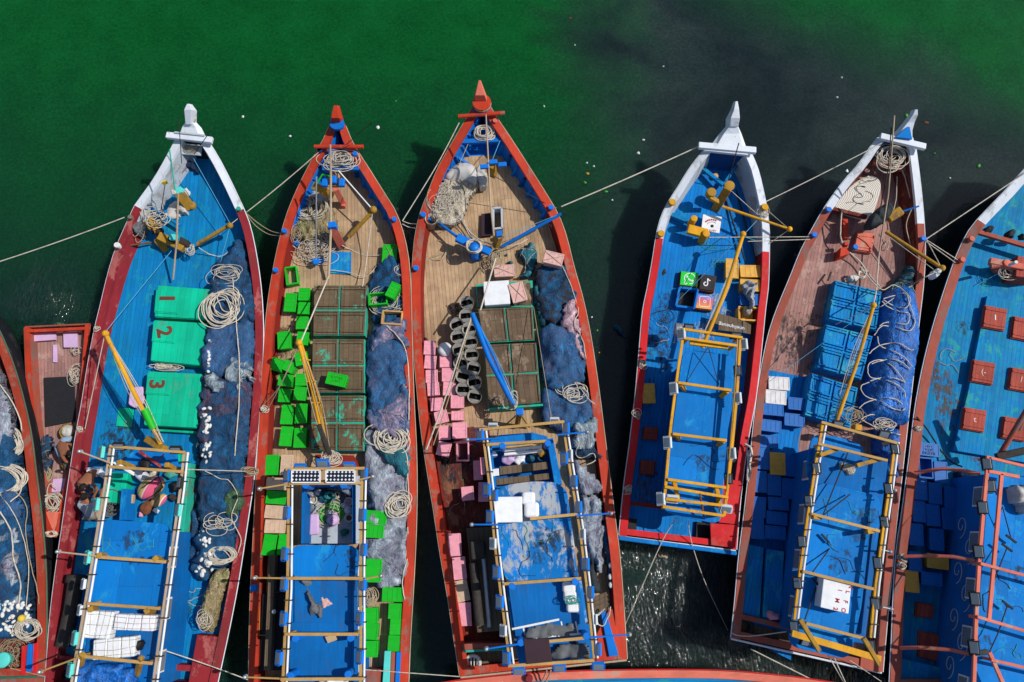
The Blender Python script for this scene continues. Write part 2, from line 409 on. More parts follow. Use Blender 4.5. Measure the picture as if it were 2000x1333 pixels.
ballrope()
def watermat():
    g = G('water'); tc = g.n('ShaderNodeTexCoord'); v = tc.outputs['Object']
    sx = g.n('ShaderNodeSeparateXYZ'); g.l(v, sx.inputs[0]); X, Y = sx.outputs[0], sx.outputs[1]
    wob = g.noise(v, .16, 4, .6, .5); fine = g.noise(v, .7, 5, .7)
    # murky plume: silt-dark water right of a ragged line, green again in the far top right
    a = g.math('ADD', X, g.math('MULTIPLY', g.math('SUBTRACT', wob, .5), 9.))
    plume = g.mr(a, 1.0, 5.0, 0, 1)
    b = g.math('ADD', g.math('ADD', g.math('MULTIPLY', X, .55), Y), g.math('MULTIPLY', g.math('SUBTRACT', wob, .5), 7.))
    back = g.mr(b, 22.0, 26.5, 0, 1)
    plume = g.math('MULTIPLY', plume, g.math('SUBTRACT', 1., back))
    # near the moored boats the water is darker (deep green-black silt)
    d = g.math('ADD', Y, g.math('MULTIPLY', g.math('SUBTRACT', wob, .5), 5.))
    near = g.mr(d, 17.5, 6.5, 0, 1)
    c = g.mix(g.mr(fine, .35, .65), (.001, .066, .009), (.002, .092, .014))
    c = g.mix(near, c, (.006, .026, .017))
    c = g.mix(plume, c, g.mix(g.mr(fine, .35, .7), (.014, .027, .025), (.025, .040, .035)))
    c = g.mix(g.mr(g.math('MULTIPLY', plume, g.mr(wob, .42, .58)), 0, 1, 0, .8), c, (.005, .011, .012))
    sp = g.noise(g.co((1, 1, 1), loc=(3, 3, 3)), 9, 5, .85)
    c = g.mix(g.mr(sp, .5, .68, 0, .6), c, g.mix(1., c, (2.0, 1.8, 1.9), 'MULTIPLY')); c = g.mix(g.mr(sp, .5, .33, 0, .6), c, g.mix(1., c, (.45, .5, .5), 'MULTIPLY'))
    big = g.noise(g.co((1, 1.6, 1)), 1.1, 5, .6, .4); rip = g.noise(g.co((1, 1, 1), rot=(0, 0, R(35)), kind='Object'), 3.5, 6, .65, .8)
    st = g.n('ShaderNodeTexNoise'); st.inputs['Scale'].default_value = 9; st.inputs['Detail'].default_value = 4; st.inputs['Distortion'].default_value = 1.2
    g.l(g.co((1, .35, 1), rot=(0, 0, R(-40))), st.inputs['Vector'])
    # choppy patch between the hulls at lower right and along the left margin
    def spot(cx, cy, r0, r1):
        dx = g.math('SUBTRACT', X, cx); dy = g.math('SUBTRACT', Y, cy)
        return g.mr(g.math('SQRT', g.math('ADD', g.math('MULTIPLY', dx, dx), g.math('MULTIPLY', dy, dy))), r0, r1, 1, 0)
    chop = g.math('MULTIPLY', g.math('MAXIMUM', g.math('MAXIMUM', spot(8.4, -3.6, .8, 3.0), g.math('MULTIPLY', spot(4.6, -2.4, .5, 4.2), .6)), g.math('MULTIPLY', spot(-15., 7.6, .2, 3.4), .7)), g.mr(g.noise(v, .9, 3, .6), .3, .62))
    n1 = g.bump(big, .10, .12); n2 = g.bump(rip, .16, .06, n1)
    bb = g.n('ShaderNodeBump'); bb.inputs['Distance'].default_value = .2; g.l(st.outputs['Fac'], bb.inputs['Height']); g.l(n2, bb.inputs['Normal'])
    g.l(g.math('ADD', g.math('MULTIPLY', chop, .9), .035), bb.inputs['Strength'])
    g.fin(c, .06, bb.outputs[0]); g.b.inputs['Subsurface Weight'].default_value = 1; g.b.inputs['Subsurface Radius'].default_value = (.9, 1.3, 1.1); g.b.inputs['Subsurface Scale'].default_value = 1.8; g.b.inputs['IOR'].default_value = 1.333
watermat()

def stainmat(name, col, dens):
    g = G(name); v = g.co((1, .5, 1)); n = g.noise(v, 9, 7, .75)
    g.fin(g.mix(g.mr(n, .35, .65), col, sc3(col, 1.8)), .8); g.setin(g.b, 'Alpha', g.mr(n, .46, .62, 0, dens))
stainmat('stain_brown', (.07, .045, .025), .75); stainmat('stain_pale', (.30, .32, .30), .6); stainmat('stain_dark', (.012, .02, .03), .7)

def gauze(name, col, dens=.55):
    """thin spread netting: mesh cords too fine to see, so partly see-through with streaks"""
    g = G(name); v = g.co(); n = g.noise(v, 1.5, 6, .65, 2.2); st = g.noise(g.co((1, .22, 1), rot=(0, 0, R(25))), 14, 5, .7, 1.8)
    g.fin(g.mix(g.mr(st, .3, .7), sc3(col, .45), sc3(col, 1.5)), .85, g.bump(st, .4, .02))
    g.setin(g.b, 'Alpha', g.math('MULTIPLY', g.mr(n, .40, .62, 0, 1), g.mr(st, .25, .65, dens*.5, min(dens*1.4, 1))))
gauze('gauze_blue', (.004, .09, .22), .7); gauze('gauze_pale', (.38, .44, .50), .7); gauze('gauze_lilac', (.30, .24, .36), .4); gauze('gauze_teal', (.01, .10, .14), .8)
# ================================================================ SETTING
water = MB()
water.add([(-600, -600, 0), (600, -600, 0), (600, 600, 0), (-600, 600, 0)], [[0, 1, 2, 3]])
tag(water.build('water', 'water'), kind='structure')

# ================================================================ BOAT BUILDER
class Boat: pass
BOATS = []
def snap_gunwale(p, maxd=.75):
    best = None; bd = maxd
    for B in BOATS:
        for A, I in ((B.L, B.Li), (B.R, B.Ri)):
            for i in range(len(A)-1):
                for t in (0, .33, .66):
                    m = (A[i].lerp(A[i+1], t) + I[i].lerp(I[i+1], t))/2; d = math.hypot(m.x-p.x, m.y-p.y)
                    if d < bd: bd = d; best = m
    return best
def fishing_boat(name, label, Lpx, Rpx, zd=.98, zg=1.38, rise=.95, drise=.45, gw=.27, gmat='orange', gmat2=None, split=0.0,
                 wall='orange_dark', wall2=None, wsplit=0.0, deck='deck_wood', hull='hull_black', rail='white_paint', cat='boat', N=44,
                 group='fishing boats moored side by side', ribs=None, rscale=1.0, deck2=None, dsplit=0.0, railr=.016):
    B = Boat(); B.zd = zd; B.zg = zg
    t_rise = .42
    def up(t): return max(0, 1 - t/t_rise)**1.7
    B.zgun = lambda t: zg + rise*up(t)
    B.zdeck = lambda t: zd + drise*up(t)
    def side(px):
        sm = cr([(x, y, 0) for x, y in px], 5); sm = resamp(sm, N)
        return [P(p.x, p.y, B.zgun(i/(N-1))) for i, p in enumerate(sm)]
    L = side(Lpx); Rr = side(Rpx); B.L, B.R = L, Rr
    mid = (L[N//2] + Rr[N//2])/2; bow = (L[0]+Rr[0])/2; st = (L[-1]+Rr[-1])/2
    ax = (bow - st); ax.z = 0; ax.normalize(); B.ax = ax; B.ang = math.atan2(-ax.x, ax.y)
    loc = Vector((mid.x, mid.y, 0)); root = thing(name, label, cat, loc, B.ang, group); B.root = root
    dn = Vector((0, 0, -1))
    def inset(A, Bb, w):
        out = []
        for i in range(N):
            d = (A[min(i+1, N-1)] - A[max(i-1, 0)]); d.z = 0; d.normalize()
            n = Vector((-d.y, d.x, 0)); to = Bb[i] - A[i]; to.z = 0
            if n.dot(to) < 0: n = -n
            out.append(A[i] + n*min(w, to.length*.42))
        return out
    Li, Ri = inset(L, Rr, gw), inset(Rr, L, gw)
    B.Li, B.Ri = Li, Ri; BOATS.append(B)
    th = .11
    g = MB()
    for A, I in ((L, Li), (Rr, Ri)):
        v = []
        for a, b in zip(A, I): v += [a, b + Vector((0, 0, .012)), b - Vector((0, 0, th)), a - Vector((0, 0, th))]
        for i in range(N-1):
            q = i*4; m = 0 if i/(N-1) >= split else 1
            g.add([v[q+k] for k in range(8)], [[0, 1, 5, 4], [1, 2, 6, 5], [2, 3, 7, 6], [3, 0, 4, 7]], m)
        g.add(v[-4:], [[0, 1, 2, 3]], 0); g.add(v[:4], [[3, 2, 1, 0]], 1)
    # transom cap
    a, b = L[-1], Rr[-1]; bk = -ax*.0
    g.beam(a - Vector((0, 0, th/2)) + ax*.12, b - Vector((0, 0, th/2)) + ax*.12, gw*.8, th-.006, 0)
    g.build('gunwale', [gmat, gmat2 or gmat], root)
    # rub rails
    r = MB()
    for A, C in ((L, Rr), (Rr, L)):
        pts = []
        for i in range(N):
            o = A[i] - C[i]; o.z = 0; o.normalize(); pts.append(A[i] + o*.02 - Vector((0, 0, .03)))
        r.tube(pts, railr, 5)
    r.tube([L[-1] - ax*.03 - Vector((0, 0, .06)), Rr[-1] - ax*.03 - Vector((0, 0, .06))], .03, 6)
    r.build('rub_rail', rail, root)
    # bulwark inner walls and deck
    wmb = MB(); dk = MB(); Ld, Rd = [], []
    for i in range(N):
        t = i/(N-1); z = B.zdeck(t)
        c = (Li[i]+Ri[i])/2
        wid = (Ri[i]-Li[i]).length
        k = max(0, 1 - .13*rscale*(1 + 1.2*up(t))/max(wid, .3))
        for src, dst in ((Li, Ld), (Ri, Rd)):
            p = c + (src[i]-c)*k; p = Vector((p.x, p.y, z)); dst.append(p)
    for top, bot in ((Li, Ld), (Ri, Rd)):
        for i in range(N-1):
            m = 0 if i/(N-1) >= wsplit else 1
            a0, a1 = top[i] - Vector((0, 0, th)), top[i+1] - Vector((0, 0, th))
            wmb.add([a0, a1, bot[i+1] - Vector((0, 0, .02)), bot[i] - Vector((0, 0, .02))], [[0, 1, 2, 3]], m)
    wmb.add([Li[-1] + ax*.2 - Vector((0, 0, th)), Ri[-1] + ax*.2 - Vector((0, 0, th)), Rd[-1] + ax*.2, Ld[-1] + ax*.2], [[0, 1, 2, 3]], 0)
    wmb.build('bulwark', [wall, wall2 or wall], root)
    for i in range(N-1):
        m = 0 if i/(N-1) >= dsplit else 1
        dk.add([Ld[i], Ld[i+1], Rd[i+1], Rd[i]], [[0, 1, 2, 3]], m)
    dk.build('deck', [deck, deck2 or deck], root)
    B.Ld, B.Rd = Ld, Rd
    # hull shell
    h = MB(); lev = [(.0, 1.0, 0), (.3, .95, .12), (.65, .87, .3), (.88, .78, .55), (1.05, .66, .8), (1.35, .25, 1.3)]
    rows = []
    for f, k, rk in lev:
        Lr, Rr_ = [], []
        for i in range(N):
            t = i/(N-1); top = L[i].z - th
            z = top - f*top
            c = (L[i]+Rr[i])/2; sh = -ax*(rk*1.5*rise*max(0, 1-t*2.6)**2)
            for A, o in ((L, Lr), (Rr, Rr_)):
                p = c + (A[i]-c)*(k - .25*(1-k)*0) + sh; o.append(Vector((p.x, p.y, z)))
        rows.append((Lr, Rr_))
    for (La, Ra), (Lb, Rb) in zip(rows, rows[1:]):
        for i in range(N-1):
            h.add([La[i], Lb[i], Lb[i+1], La[i+1]], [[0, 1, 2, 3]], 0, True)
            h.add([Ra[i], Ra[i+1], Rb[i+1], Rb[i]], [[0, 1, 2, 3]], 0, True)
        h.add([La[-1], Lb[-1], Rb[-1], Ra[-1]], [[0, 1, 2, 3]])
        h.add([La[0], Ra[0], Rb[0], Lb[0]], [[0, 1, 2, 3]])
    h.build('hull', hull, root)
    if ribs:
        t0, t1, n, m, dpt = ribs
        for k in range(n):
            t = t0 + (t1-t0)*k/(n-1); i = int(t*(N-1))
            for I, D in ((Li, Ld), (Ri, Rd)):
                rb = MB(); a_ = I[i] - Vector((0, 0, th+.01)); b_ = D[i] + Vector((0, 0, .0)); inn = ((Ri[i]+Li[i])/2 - I[i]); inn.z = 0
                if inn.length < .2: continue
                inn.normalize()
                dd = D[i+1]-D[i]; dd.z = 0; dd.normalize(); dd *= .035
                rb.hexa([b_-dd, b_+dd, b_+dd+inn*dpt, b_-dd+inn*dpt], [a_-dd, a_+dd, a_+dd+inn*dpt*.55, a_-dd+inn*dpt*.55])
                rb.build('rib', m, root)
    return B
def part(B, name, mat, mb, bevel=0, label=None, seg=2):
    o = mb.build(name, mat, B.root if isinstance(B, Boat) else B, bevel, seg)
    if label: o['label'] = label
    return o
def loft(mb, secs, m=0, n=None):
    """sections: (centre Vector, half-width vector, half-height vector) -> diamond/rect loft"""
    rings = []
    for c, w_, h_ in secs: rings.append([c-w_-h_, c+w_-h_, c+w_*.7+h_, c-w_*.7+h_])
    for a, b in zip(rings, rings[1:]):
        mb.add(a+b, [[0, 1, 5, 4], [1, 2, 6, 5], [2, 3, 7, 6], [3, 0, 4, 7]], m)
    mb.add(rings[0], [[3, 2, 1, 0]], m); mb.add(rings[-1], [[0, 1, 2, 3]], m)
    return mb
def stem(B, secs, mat, name='stem_post', bev=.01):
    mb = MB(); out = []
    for (px, py, z, w_, h_) in secs: out.append((px, py, z, w_, h_))
    S_ = []
    for i, (px, py, z, w_, h_) in enumerate(out):
        c = P(px, py, z)
        S_.append((c, Vector((w_/2, 0, 0)), Vector((0, -.25*h_, h_/2))))
    loft(mb, S_)
    return part(B, name, mat, mb, bev)
def pxbeam(mb, a, b, w_, h_, m=0):      # a, b = (px, py, z)
    return mb.beam(P(*a), P(*b), w_, h_, m)
HEAPS = []
def surf(x, y, d=None):
    best = d
    for (x0, x1, y0, y1, f) in HEAPS:
        if x0 <= x <= x1 and y0 <= y <= y1:
            v = f(x, y)
            if v is not None and (best is None or v > best): best = v
    return best
def drape(pts, n=8, up=.03, wob=1.2):
    q = cr([(p[0], p[1], p[2]) for p in pts], n); out = []; s = rnd.uniform(0, 99)
    for i, p in enumerate(q):
        wx = noise.noise(Vector((i*.35, s, 0)))*wob; wy = noise.noise(Vector((i*.35, s, 9)))*wob
        w_ = P(p.x+wx, p.y+wy, p.z); v = surf(w_.x, w_.y)
        z = (v+up) if v is not None else p.z
        out.append([p.x+wx, p.y+wy, z])
    for _ in range(2):
        for i in range(1, len(out)-1): out[i][2] = max(out[i][2], (out[i-1][2]+out[i+1][2])/2)
    return [P(*o) for o in out]
def rope_pts(pts, sag=0, n=8, jit=0):
    q = [P(*p) for p in pts]
    if len(q) == 2 and sag:
        a, b = q
        return [a.lerp(b, t) + Vector((0, 0, -sag*4*t*(1-t))) for t in [i/14 for i in range(15)]]
    if len(q) == 2: return q
    return cr(q, n)
def mooring(pts, label, r=.016, sag=0, mat='rope_white', name='mooring_rope', group='mooring ropes between the boats', cat='rope', n=8):
    mb = MB(); mb.tube(drape(pts, 8) if group == 'ropes across decks' and len(pts) > 2 else rope_pts(pts, sag, n), r, 6); return solo(mb, name, mat, label, cat, group)
def line(B, name, pts, r=.012, mat='rope_white', sag=0):
    mb = MB(); mb.tube(rope_pts(pts, sag), r, 5); return part(B, name, mat, mb)
def coil(cx, cy, z, rx, ry, turns, label, r=.018, jit=.25, mat='rope_white', group='coils of rope', drift=(0, 0), seed=0, ang=0, name='coiled_rope', tail=None, hgt=.1):
    rr = random.Random(seed + int(cx)); pts = []; r *= .72; jit = min(jit*1.35 + .06, .95); turns = int(turns*1.35)+1
    k = SC(cy, z); per = 14
    ph = rr.random()*6
    jx = [rr.uniform(-1, 1) for _ in range(turns+2)]; jy = [rr.uniform(-1, 1) for _ in range(turns+2)]; js = [rr.uniform(1-jit, 1+jit*.6) for _ in range(turns+2)]
    c0 = P(cx, cy, z); sv = surf(c0.x, c0.y)
    if sv is not None and sv > z - .5: z = sv + .02; c0 = P(cx, cy, z)
    if group == 'rope hitches on gunwales':
        q = snap_gunwale(c0)
        if q is not None: c0 = q + Vector((0, 0, .01))
    ca, sa = math.cos(R(ang)), math.sin(R(ang))
    for i in range(turns*per):
        u = i/per; a = 2*math.pi*u + ph; j = int(u); f = u-j
        L_ = lambda A: A[j]*(1-f) + A[j+1]*f
        nz = Vector((u*1.7, seed*3.3 + cx, 0)); wn = 1 + jit*1.1*noise.noise(nz*1.3) + .16*noise.noise(Vector((u*6.1, seed, 3)))
        x = (rx*L_(js)*wn*math.cos(a) + rx*jit*1.0*L_(jx) + drift[0]*(u/turns-.5))*k
        y = (ry*L_(js)*wn*math.sin(a) + ry*jit*1.0*L_(jy) + drift[1]*(u/turns-.5))*k
        pts.append(c0 + Vector((x*ca - y*sa, x*sa + y*ca, r + hgt*.8*(u/turns)*(.6+.4*math.sin(a*.37)) + .015*math.sin(a*3))))
    pts = cr(pts, 2)
    if tail: pts += cr([pts[-1]] + [P(*t) for t in tail], 8)[1:]
    mb = MB(); mb.tube(pts, r, 5)
    return solo(mb, name, mat, label, 'rope', group)

# ---- heaps of netting: a lumpy surface grown over an outline
def inside(p, poly):
    c = False; n = len(poly); j = n-1
    for i in range(n):
        a, b = poly[i], poly[j]
        if (a.y > p[1]) != (b.y > p[1]) and p[0] < (b.x-a.x)*(p[1]-a.y)/(b.y-a.y+1e-12) + a.x: c = not c
        j = i
    return c
def edged(p, poly):
    best = 9
    for i in range(len(poly)):
        a, b = poly[i], poly[(i+1) % len(poly)]
        dx, dy = b.x-a.x, b.y-a.y; t = max(0, min(1, ((p[0]-a.x)*dx + (p[1]-a.y)*dy)/(dx*dx+dy*dy+1e-12)))
        best = min(best, math.hypot(p[0]-a.x-t*dx, p[1]-a.y-t*dy))
    return best
def heap(px, z0, h, mats, label, cat='fishing net', name='fishing_net', group='nets heaped on the decks', step=.055, rough=.10, seed=0, fold=.05, edge=.28, strands=0, smat='rope_dark', stretch=(1, 1), ragged=.17, parent=None, floats=None, sr=.006, gz=None):
    if gz is None and name == 'fishing_net':
        gz = {'net_navy': ['gauze_blue'], 'net_blue': ['gauze_lilac', 'gauze_blue'], 'net_grey': ['gauze_pale'], 'net_maroon': ['gauze_blue'], 'net_black': ['gauze_blue'], 'net_lilac': ['gauze_blue'], 'net_pale': None}.get(mats)
    poly = [Vector((p.x, p.y, 0)) for p in cr([P(x, y, z0 + h*.3) for x, y in px], 4, True)]
    x0, x1 = min(p.x for p in poly), max(p.x for p in poly); y0, y1 = min(p.y for p in poly), max(p.y for p in poly)
    nx, ny = int((x1-x0)/step)+3, int((y1-y0)/step)+3
    H = {}
    off = Vector((seed*3.1, seed*1.7, seed*.9))
    def hh(x, y):
        p = Vector((x*stretch[0], y*stretch[1], 0)) + off
        if not inside((x, y), poly): return None
        d = edged((x, y), poly) + ragged*(noise.noise(p*4.5))
        if d < 0: return None
        e = min(d/edge, 1); e = math.sqrt(max(0, 1-(1-e)**2))
        f = noise.noise(p*1.3)*rough*1.6 + noise.noise(p*3.2)*rough
        w_ = p + Vector((noise.noise(p*2), noise.noise(p*2 + Vector((5, 5, 5))), 0))*.5
        rdg = 1-abs(noise.noise(Vector((w_.x*4.2, w_.y*2.4, w_.z))))*2; rdg2 = 1-abs(noise.noise(w_*9))*2
        return z0 + .012 + max(.02, h*e + e*(f + fold*rdg + fold*.25*rdg2))
    mb = MB(); idx = {}
    for i in range(nx):
        for j in range(ny):
            x = x0 + i*step; y = y0 + j*step; v = hh(x, y)
            if v is not None: idx[i, j] = len(mb.v); mb.v.append(Vector((x + rnd.uniform(-.01, .01), y + rnd.uniform(-.01, .01), v)))
    for (i, j) in list(idx):
        q = [(i, j), (i+1, j), (i+1, j+1), (i, j+1)]
        if all(k in idx for k in q): mb.f.append([idx[k] for k in q]); mb.m.append(0); mb.sm.append(True)
    # skirt so the heap has sides
    cnt = {}
    for f in mb.f:
        for a, b in zip(f, f[1:]+f[:1]): cnt[(a, b)] = 1
    for (a, b) in list(cnt):
        if (b, a) not in cnt:
            o = len(mb.v); mb.v += [Vector((mb.v[b].x, mb.v[b].y, z0+.004)), Vector((mb.v[a].x, mb.v[a].y, z0+.004))]
            mb.f.append([a, o+1, o, b]); mb.m.append(0); mb.sm.append(False)
    c = Vector(((x0+x1)/2, (y0+y1)/2, z0)); HEAPS.append((x0, x1, y0, y1, hh))
    if parent is None:
        root = thing(name, label, cat, c, 0, group); mb.build('netting' if 'net' in name else 'cloth', mats, root)
    else: root = parent; mb.build('netting', mats, root)
    if gz:
        for k, gm in enumerate(gz):
            m2 = MB(); m2.v = [v + Vector((0, 0, .018+.012*k)) for v in mb.v]; m2.f = [f for f in mb.f if True]; m2.m = list(mb.m); m2.sm = list(mb.sm)
            m2.build('loose_netting', gm, root)
    if smat == 'rope_blue': smat = 'net_blue'; strands = strands//2
    if strands:
        s = MB(); rr = random.Random(seed+5)
        for k in range(strands):
            x, y = rr.uniform(x0, x1), rr.uniform(y0, y1); a = rr.uniform(0, 6.28); pts = []
            for q in range(rr.randint(10, 34)):
                v = hh(x, y)
                if v is None: break
                pts.append(Vector((x, y, v + .006)))
                a += rr.gauss(0, .42); x += math.cos(a)*.06; y += math.sin(a)*.06
            if len(pts) > 4: s.tube(cr(pts, 2), sr*rr.uniform(.7, 1.5), 4)
        if s.v: tag(s.build('loose_twine', smat, root), kind='stuff')
    if floats:
        proto = None
        for fi, (fx, fy) in enumerate(floats):
            pz = P(fx, fy, z0+h*.8); v = surf(pz.x, pz.y, z0)
            pz = P(fx, fy, v + .04)
            lo = pz - c
            if proto is None:
                m_ = MB(); m_.lathe((0, 0, 0), [(.012, -.075), (.04, -.06), (.052, -.02), (.052, .02), (.04, .06), (.012, .075)], 10, axis=(1, 0, 0))
                me_o = m_.build('float', 'foam_float'); me_o.parent = root; proto = me_o; o = me_o
            else: o = proto.copy(); COL.objects.link(o); o.parent = root
            o.location = lo; o.rotation_euler = (rnd.uniform(-.4, .4), rnd.uniform(-.4, .4), rnd.uniform(0, 3.1)); k = rnd.uniform(.7, 1.05); o.scale = (k, k*.95, k*.9)
    root_h = hh
    return root, hh
# ---- fish crates
CRP = {}
def crate_proto(mat, open_=False, inner='cr_green_in', roped=False):
    key = (mat, open_, roped)
    if key in CRP: return CRP[key]
    r = bpy.data.objects.new('fish_crate', None); r['category'] = 'crate'; ROOT[r] = Matrix()
    L_, W_, H_ = .62, .42, .36
    b = MB()
    if not open_:
        b.box((0, 0, H_/2-.02), (L_-.035, W_-.035, H_-.04), taper=.90)
        for s in (-1, 1):
            for k in range(5): b.box((-.2+k*.1, s*(W_/2-.022), H_*.5), (.018, .014, H_*.72))
            for k in range(3): b.box((s*(L_/2-.022), -.1+k*.1, H_*.5), (.014, .018, H_*.72))
        bo = b.build('crate_body', mat, r, .012)
        l = MB(); l.box((0, 0, H_-.012), (L_, W_, .044)); lo = l.build('lid', mat, r, .018, 3)
        e = MB()
        for s in (-1, 1):
            e.box((0, s*(W_/2-.022), H_+.015), (L_-.03, .03, .012)); e.box((s*(L_/2-.022), 0, H_+.015), (.03, W_-.076, .012))
        for s in (-1, 0, 1): e.box((s*L_*.22, 0, H_+.013), (.016, W_-.10, .009))
        e.build('lid_rim', mat, r)
        if roped:
            q = MB()
            for (x0, y0, x1, y1) in ((-L_/2-.01, -.16, L_/2+.01, .16), (-L_/2-.01, .16, L_/2+.01, -.16)):
                q.tube([(x0, y0, .1), (x0, y0, H_+.02), (0, (y0+y1)/2, H_+.03), (x1, y1, H_+.02), (x1, y1, .1)], .008, 5)
            q.build('lashing', 'rope_tan', r)
    else:
        t = .028
        for s in (-1, 1):
            b.box((0, s*(W_/2-t/2-.01), H_/2), (L_-.02, t, H_)); b.box((s*(L_/2-t/2-.01), 0, H_/2), (t, W_-.02-2*t-.002, H_))
            b.box((0, s*(W_/2-.008), H_-.025), (L_+.01, .03, .03)); b.box((s*(L_/2-.002), 0, H_-.025), (.03, W_-.05, .03))
        b.build('crate_body', mat, r, .006)
        f = MB(); f.box((0, 0, .03), (L_-2*t-.022, W_-2*t-.022, .04)); f.build('crate_floor', inner, r)
    CRP[key] = r
    return r
def place_crate(mat, px, py, wpx, hpx, ang, z, label, group, open_=False, inner='cr_green_in', roped=False, tilt=None, hscale=1.0, name='fish_crate'):
    pr = crate_proto(mat, open_, inner, roped)
    def rec(o, par):
        c = o.copy(); COL.objects.link(c)
        if par is not None: c.parent = par
        for ch in o.children: rec(ch, c)
        return c
    H_ = .36*hscale; ztop = z + H_; k = SC(py, ztop)
    o = rec(pr, None); p = P(px, py, ztop); o.location = (p.x, p.y, z)
    w_, h_ = wpx*k, hpx*k
    rz = -R(ang)
    if hpx > wpx: rz += math.pi/2; w_, h_ = h_, w_
    o.scale = (w_/.63*.965, h_/.43*.955, hscale); o.rotation_euler = (tilt[0] if tilt else 0, tilt[1] if tilt else 0, rz)
    o.name = name; o['label'] = label; o['category'] = 'crate'; o['group'] = group
    return o
# ---- deck hatches
def quadlerp(q, u, v): return (q[0]*(1-u)+q[1]*u)*(1-v) + (q[3]*(1-u)+q[2]*u)*v
def hatch(B, q, ztop, z0, mat, cmat=None, nu=2, nv=2, gap=.03, framed=True, battens=True, cover_t=.05, label=None):
    """q: 4 photo pixels (tl,tr,br,bl) of the top; coaming box plus nu x nv covers"""
    Q = [P(x, y, ztop) for x, y in q]; cmat = cmat or mat
    mb = MB(); inn = [quadlerp(Q, u, v) for u, v in ((.01, .01), (.99, .01), (.99, .99), (.01, .99))]
    mb.prism([Vector((p.x, p.y, 0)) for p in inn], z0, ztop-cover_t)
    h = part(B, 'hatch', cmat, mb, .01, label)
    W_ = (Q[1]-Q[0]).length; Hh = (Q[3]-Q[0]).length; gu, gv = gap/W_, gap/Hh
    for j in range(nv):
        for i in range(nu):
            u0, u1, v0, v1 = i/nu+gu, (i+1)/nu-gu, j/nv+gv, (j+1)/nv-gv
            c = MB(); pp_ = [quadlerp(Q, u, v) for u, v in ((u0, v0), (u1, v0), (u1, v1), (u0, v1))]
            c.prism(pp_, ztop-cover_t+.001, ztop - (.035 if framed else 0))
            if framed:
                fu, fv = .05/W_, .05/Hh
                def strip(a, b, c_, d): c.prism([quadlerp(Q, *t) for t in (a, b, c_, d)], ztop-.0365, ztop)
                strip((u0, v0), (u1, v0), (u1, v0+fv), (u0, v0+fv)); strip((u0, v1-fv), (u1, v1-fv), (u1, v1), (u0, v1))
                strip((u0, v0+fv+.0005), (u0+fu, v0+fv+.0005), (u0+fu, v1-fv-.0005), (u0, v1-fv-.0005)); strip((u1-fu, v0+fv+.0005), (u1, v0+fv+.0005), (u1, v1-fv-.0005), (u1-fu, v1-fv-.0005))
            if battens:
                for vb in (v0+.09/Hh, v1-.13/Hh):
                    c.prism([quadlerp(Q, *t) for t in ((u0+.01, vb), (u1-.01, vb), (u1-.01, vb+.05/Hh), (u0+.01, vb+.05/Hh))], ztop-.034 if framed else ztop+.0005, ztop+.022)
            part(h, 'hatch_cover', mat, c, .006)
    return h, Q
def letter(parent, body, px, py, z, size, ang, mat, name='lettering', bold=.0, flip=False):
    p = P(px, py, z); M = Matrix.Translation(p) @ Matrix.Rotation(-R(ang), 4, 'Z')
    mb = text_mb(body, size, M, .004, 0, bold); return mb.build(name, mat, parent)
# ---- floodlights, lamps
FL = {}
def floodlight(par, px, py, z, ang, mat, w_=.26, h_=.17, tilt=-.9):
    if mat not in FL:
        mb = MB(); mb.box((0, 0, 0), (.30, .09, .22)); mb.box((0, -.047, 0), (.25, .012, .17), m=1)
        for k in range(6): mb.box((-.12+k*.048, .058, 0), (.012, .03, .18))
        mb.beam((-.17, 0, -.12), (-.17, 0, .03), .02, .03); mb.beam((.17, 0, -.12), (.17, 0, .03), .02, .03); mb.beam((-.17, 0, -.12), (.17, 0, -.12), .03, .02)
        FL[mat] = mb
    src = FL[mat]; o_name = 'floodlight'
    me = FL.get(mat+'_me')
    if me is None:
        me = bpy.data.meshes.new('floodlight'); me.from_pydata([tuple(v) for v in src.v], [], src.f)
        for m in (mat, 'glass'): me.materials.append(MT[m])
        me.polygons.foreach_set('material_index', src.m); me.update(); FL[mat+'_me'] = me
    o = bpy.data.objects.new(o_name, me); COL.objects.link(o); o.parent = par
    W = Matrix.Translation(P(px, py, z)) @ Matrix.Rotation(-R(ang), 4, 'Z') @ Matrix.Rotation(tilt, 4, 'X')
    o.matrix_local = ROOT[par] @ W
    k = w_/.26; o.scale = (o.scale[0]*k, o.scale[1]*k, o.scale[2]*k)
    b = o.modifiers.new('bevel', 'BEVEL'); b.width = .01; b.segments = 1
    ROOT[o] = None
    return o
def lamp_arm(B, a, b, mat='bamboo', bulb=True, r=.026):
    mb = MB(); mb.tube([P(*a), P(*b)], r, 7, r1=r*.8)
    o = part(B, 'lamp_arm', mat, mb)
    if bulb:
        m = MB(); e = P(*b); d = (P(*b)-P(*a)).normalized()
        m.lathe(e + Vector((0, 0, .02)), [(.02, .03), (.035, -.0), (.055, -.06), (.06, -.10), (.04, -.14), (.0, -.15)], 12)
        part(o, 'lamp_bulb', 'bulb', m)
        m = MB(); m.lathe(e + Vector((0, 0, -.01)), [(.0, .06), (.035, .055), (.05, .02), (.055, .0)], 12); part(o, 'lamp_shade', 'metal', m)
    return o
def post(B, px, py, z0, z1, r=.06, mat='fl_blue', mtop=None, name='bollard'):
    p = P(px, py, z1); mb = MB()
    mb.lathe((p.x, p.y, z0), [(r, 0), (r, z1-z0-.015), (r*.85, z1-z0)], 14, sm=False); return part(B, name, mat, mb)
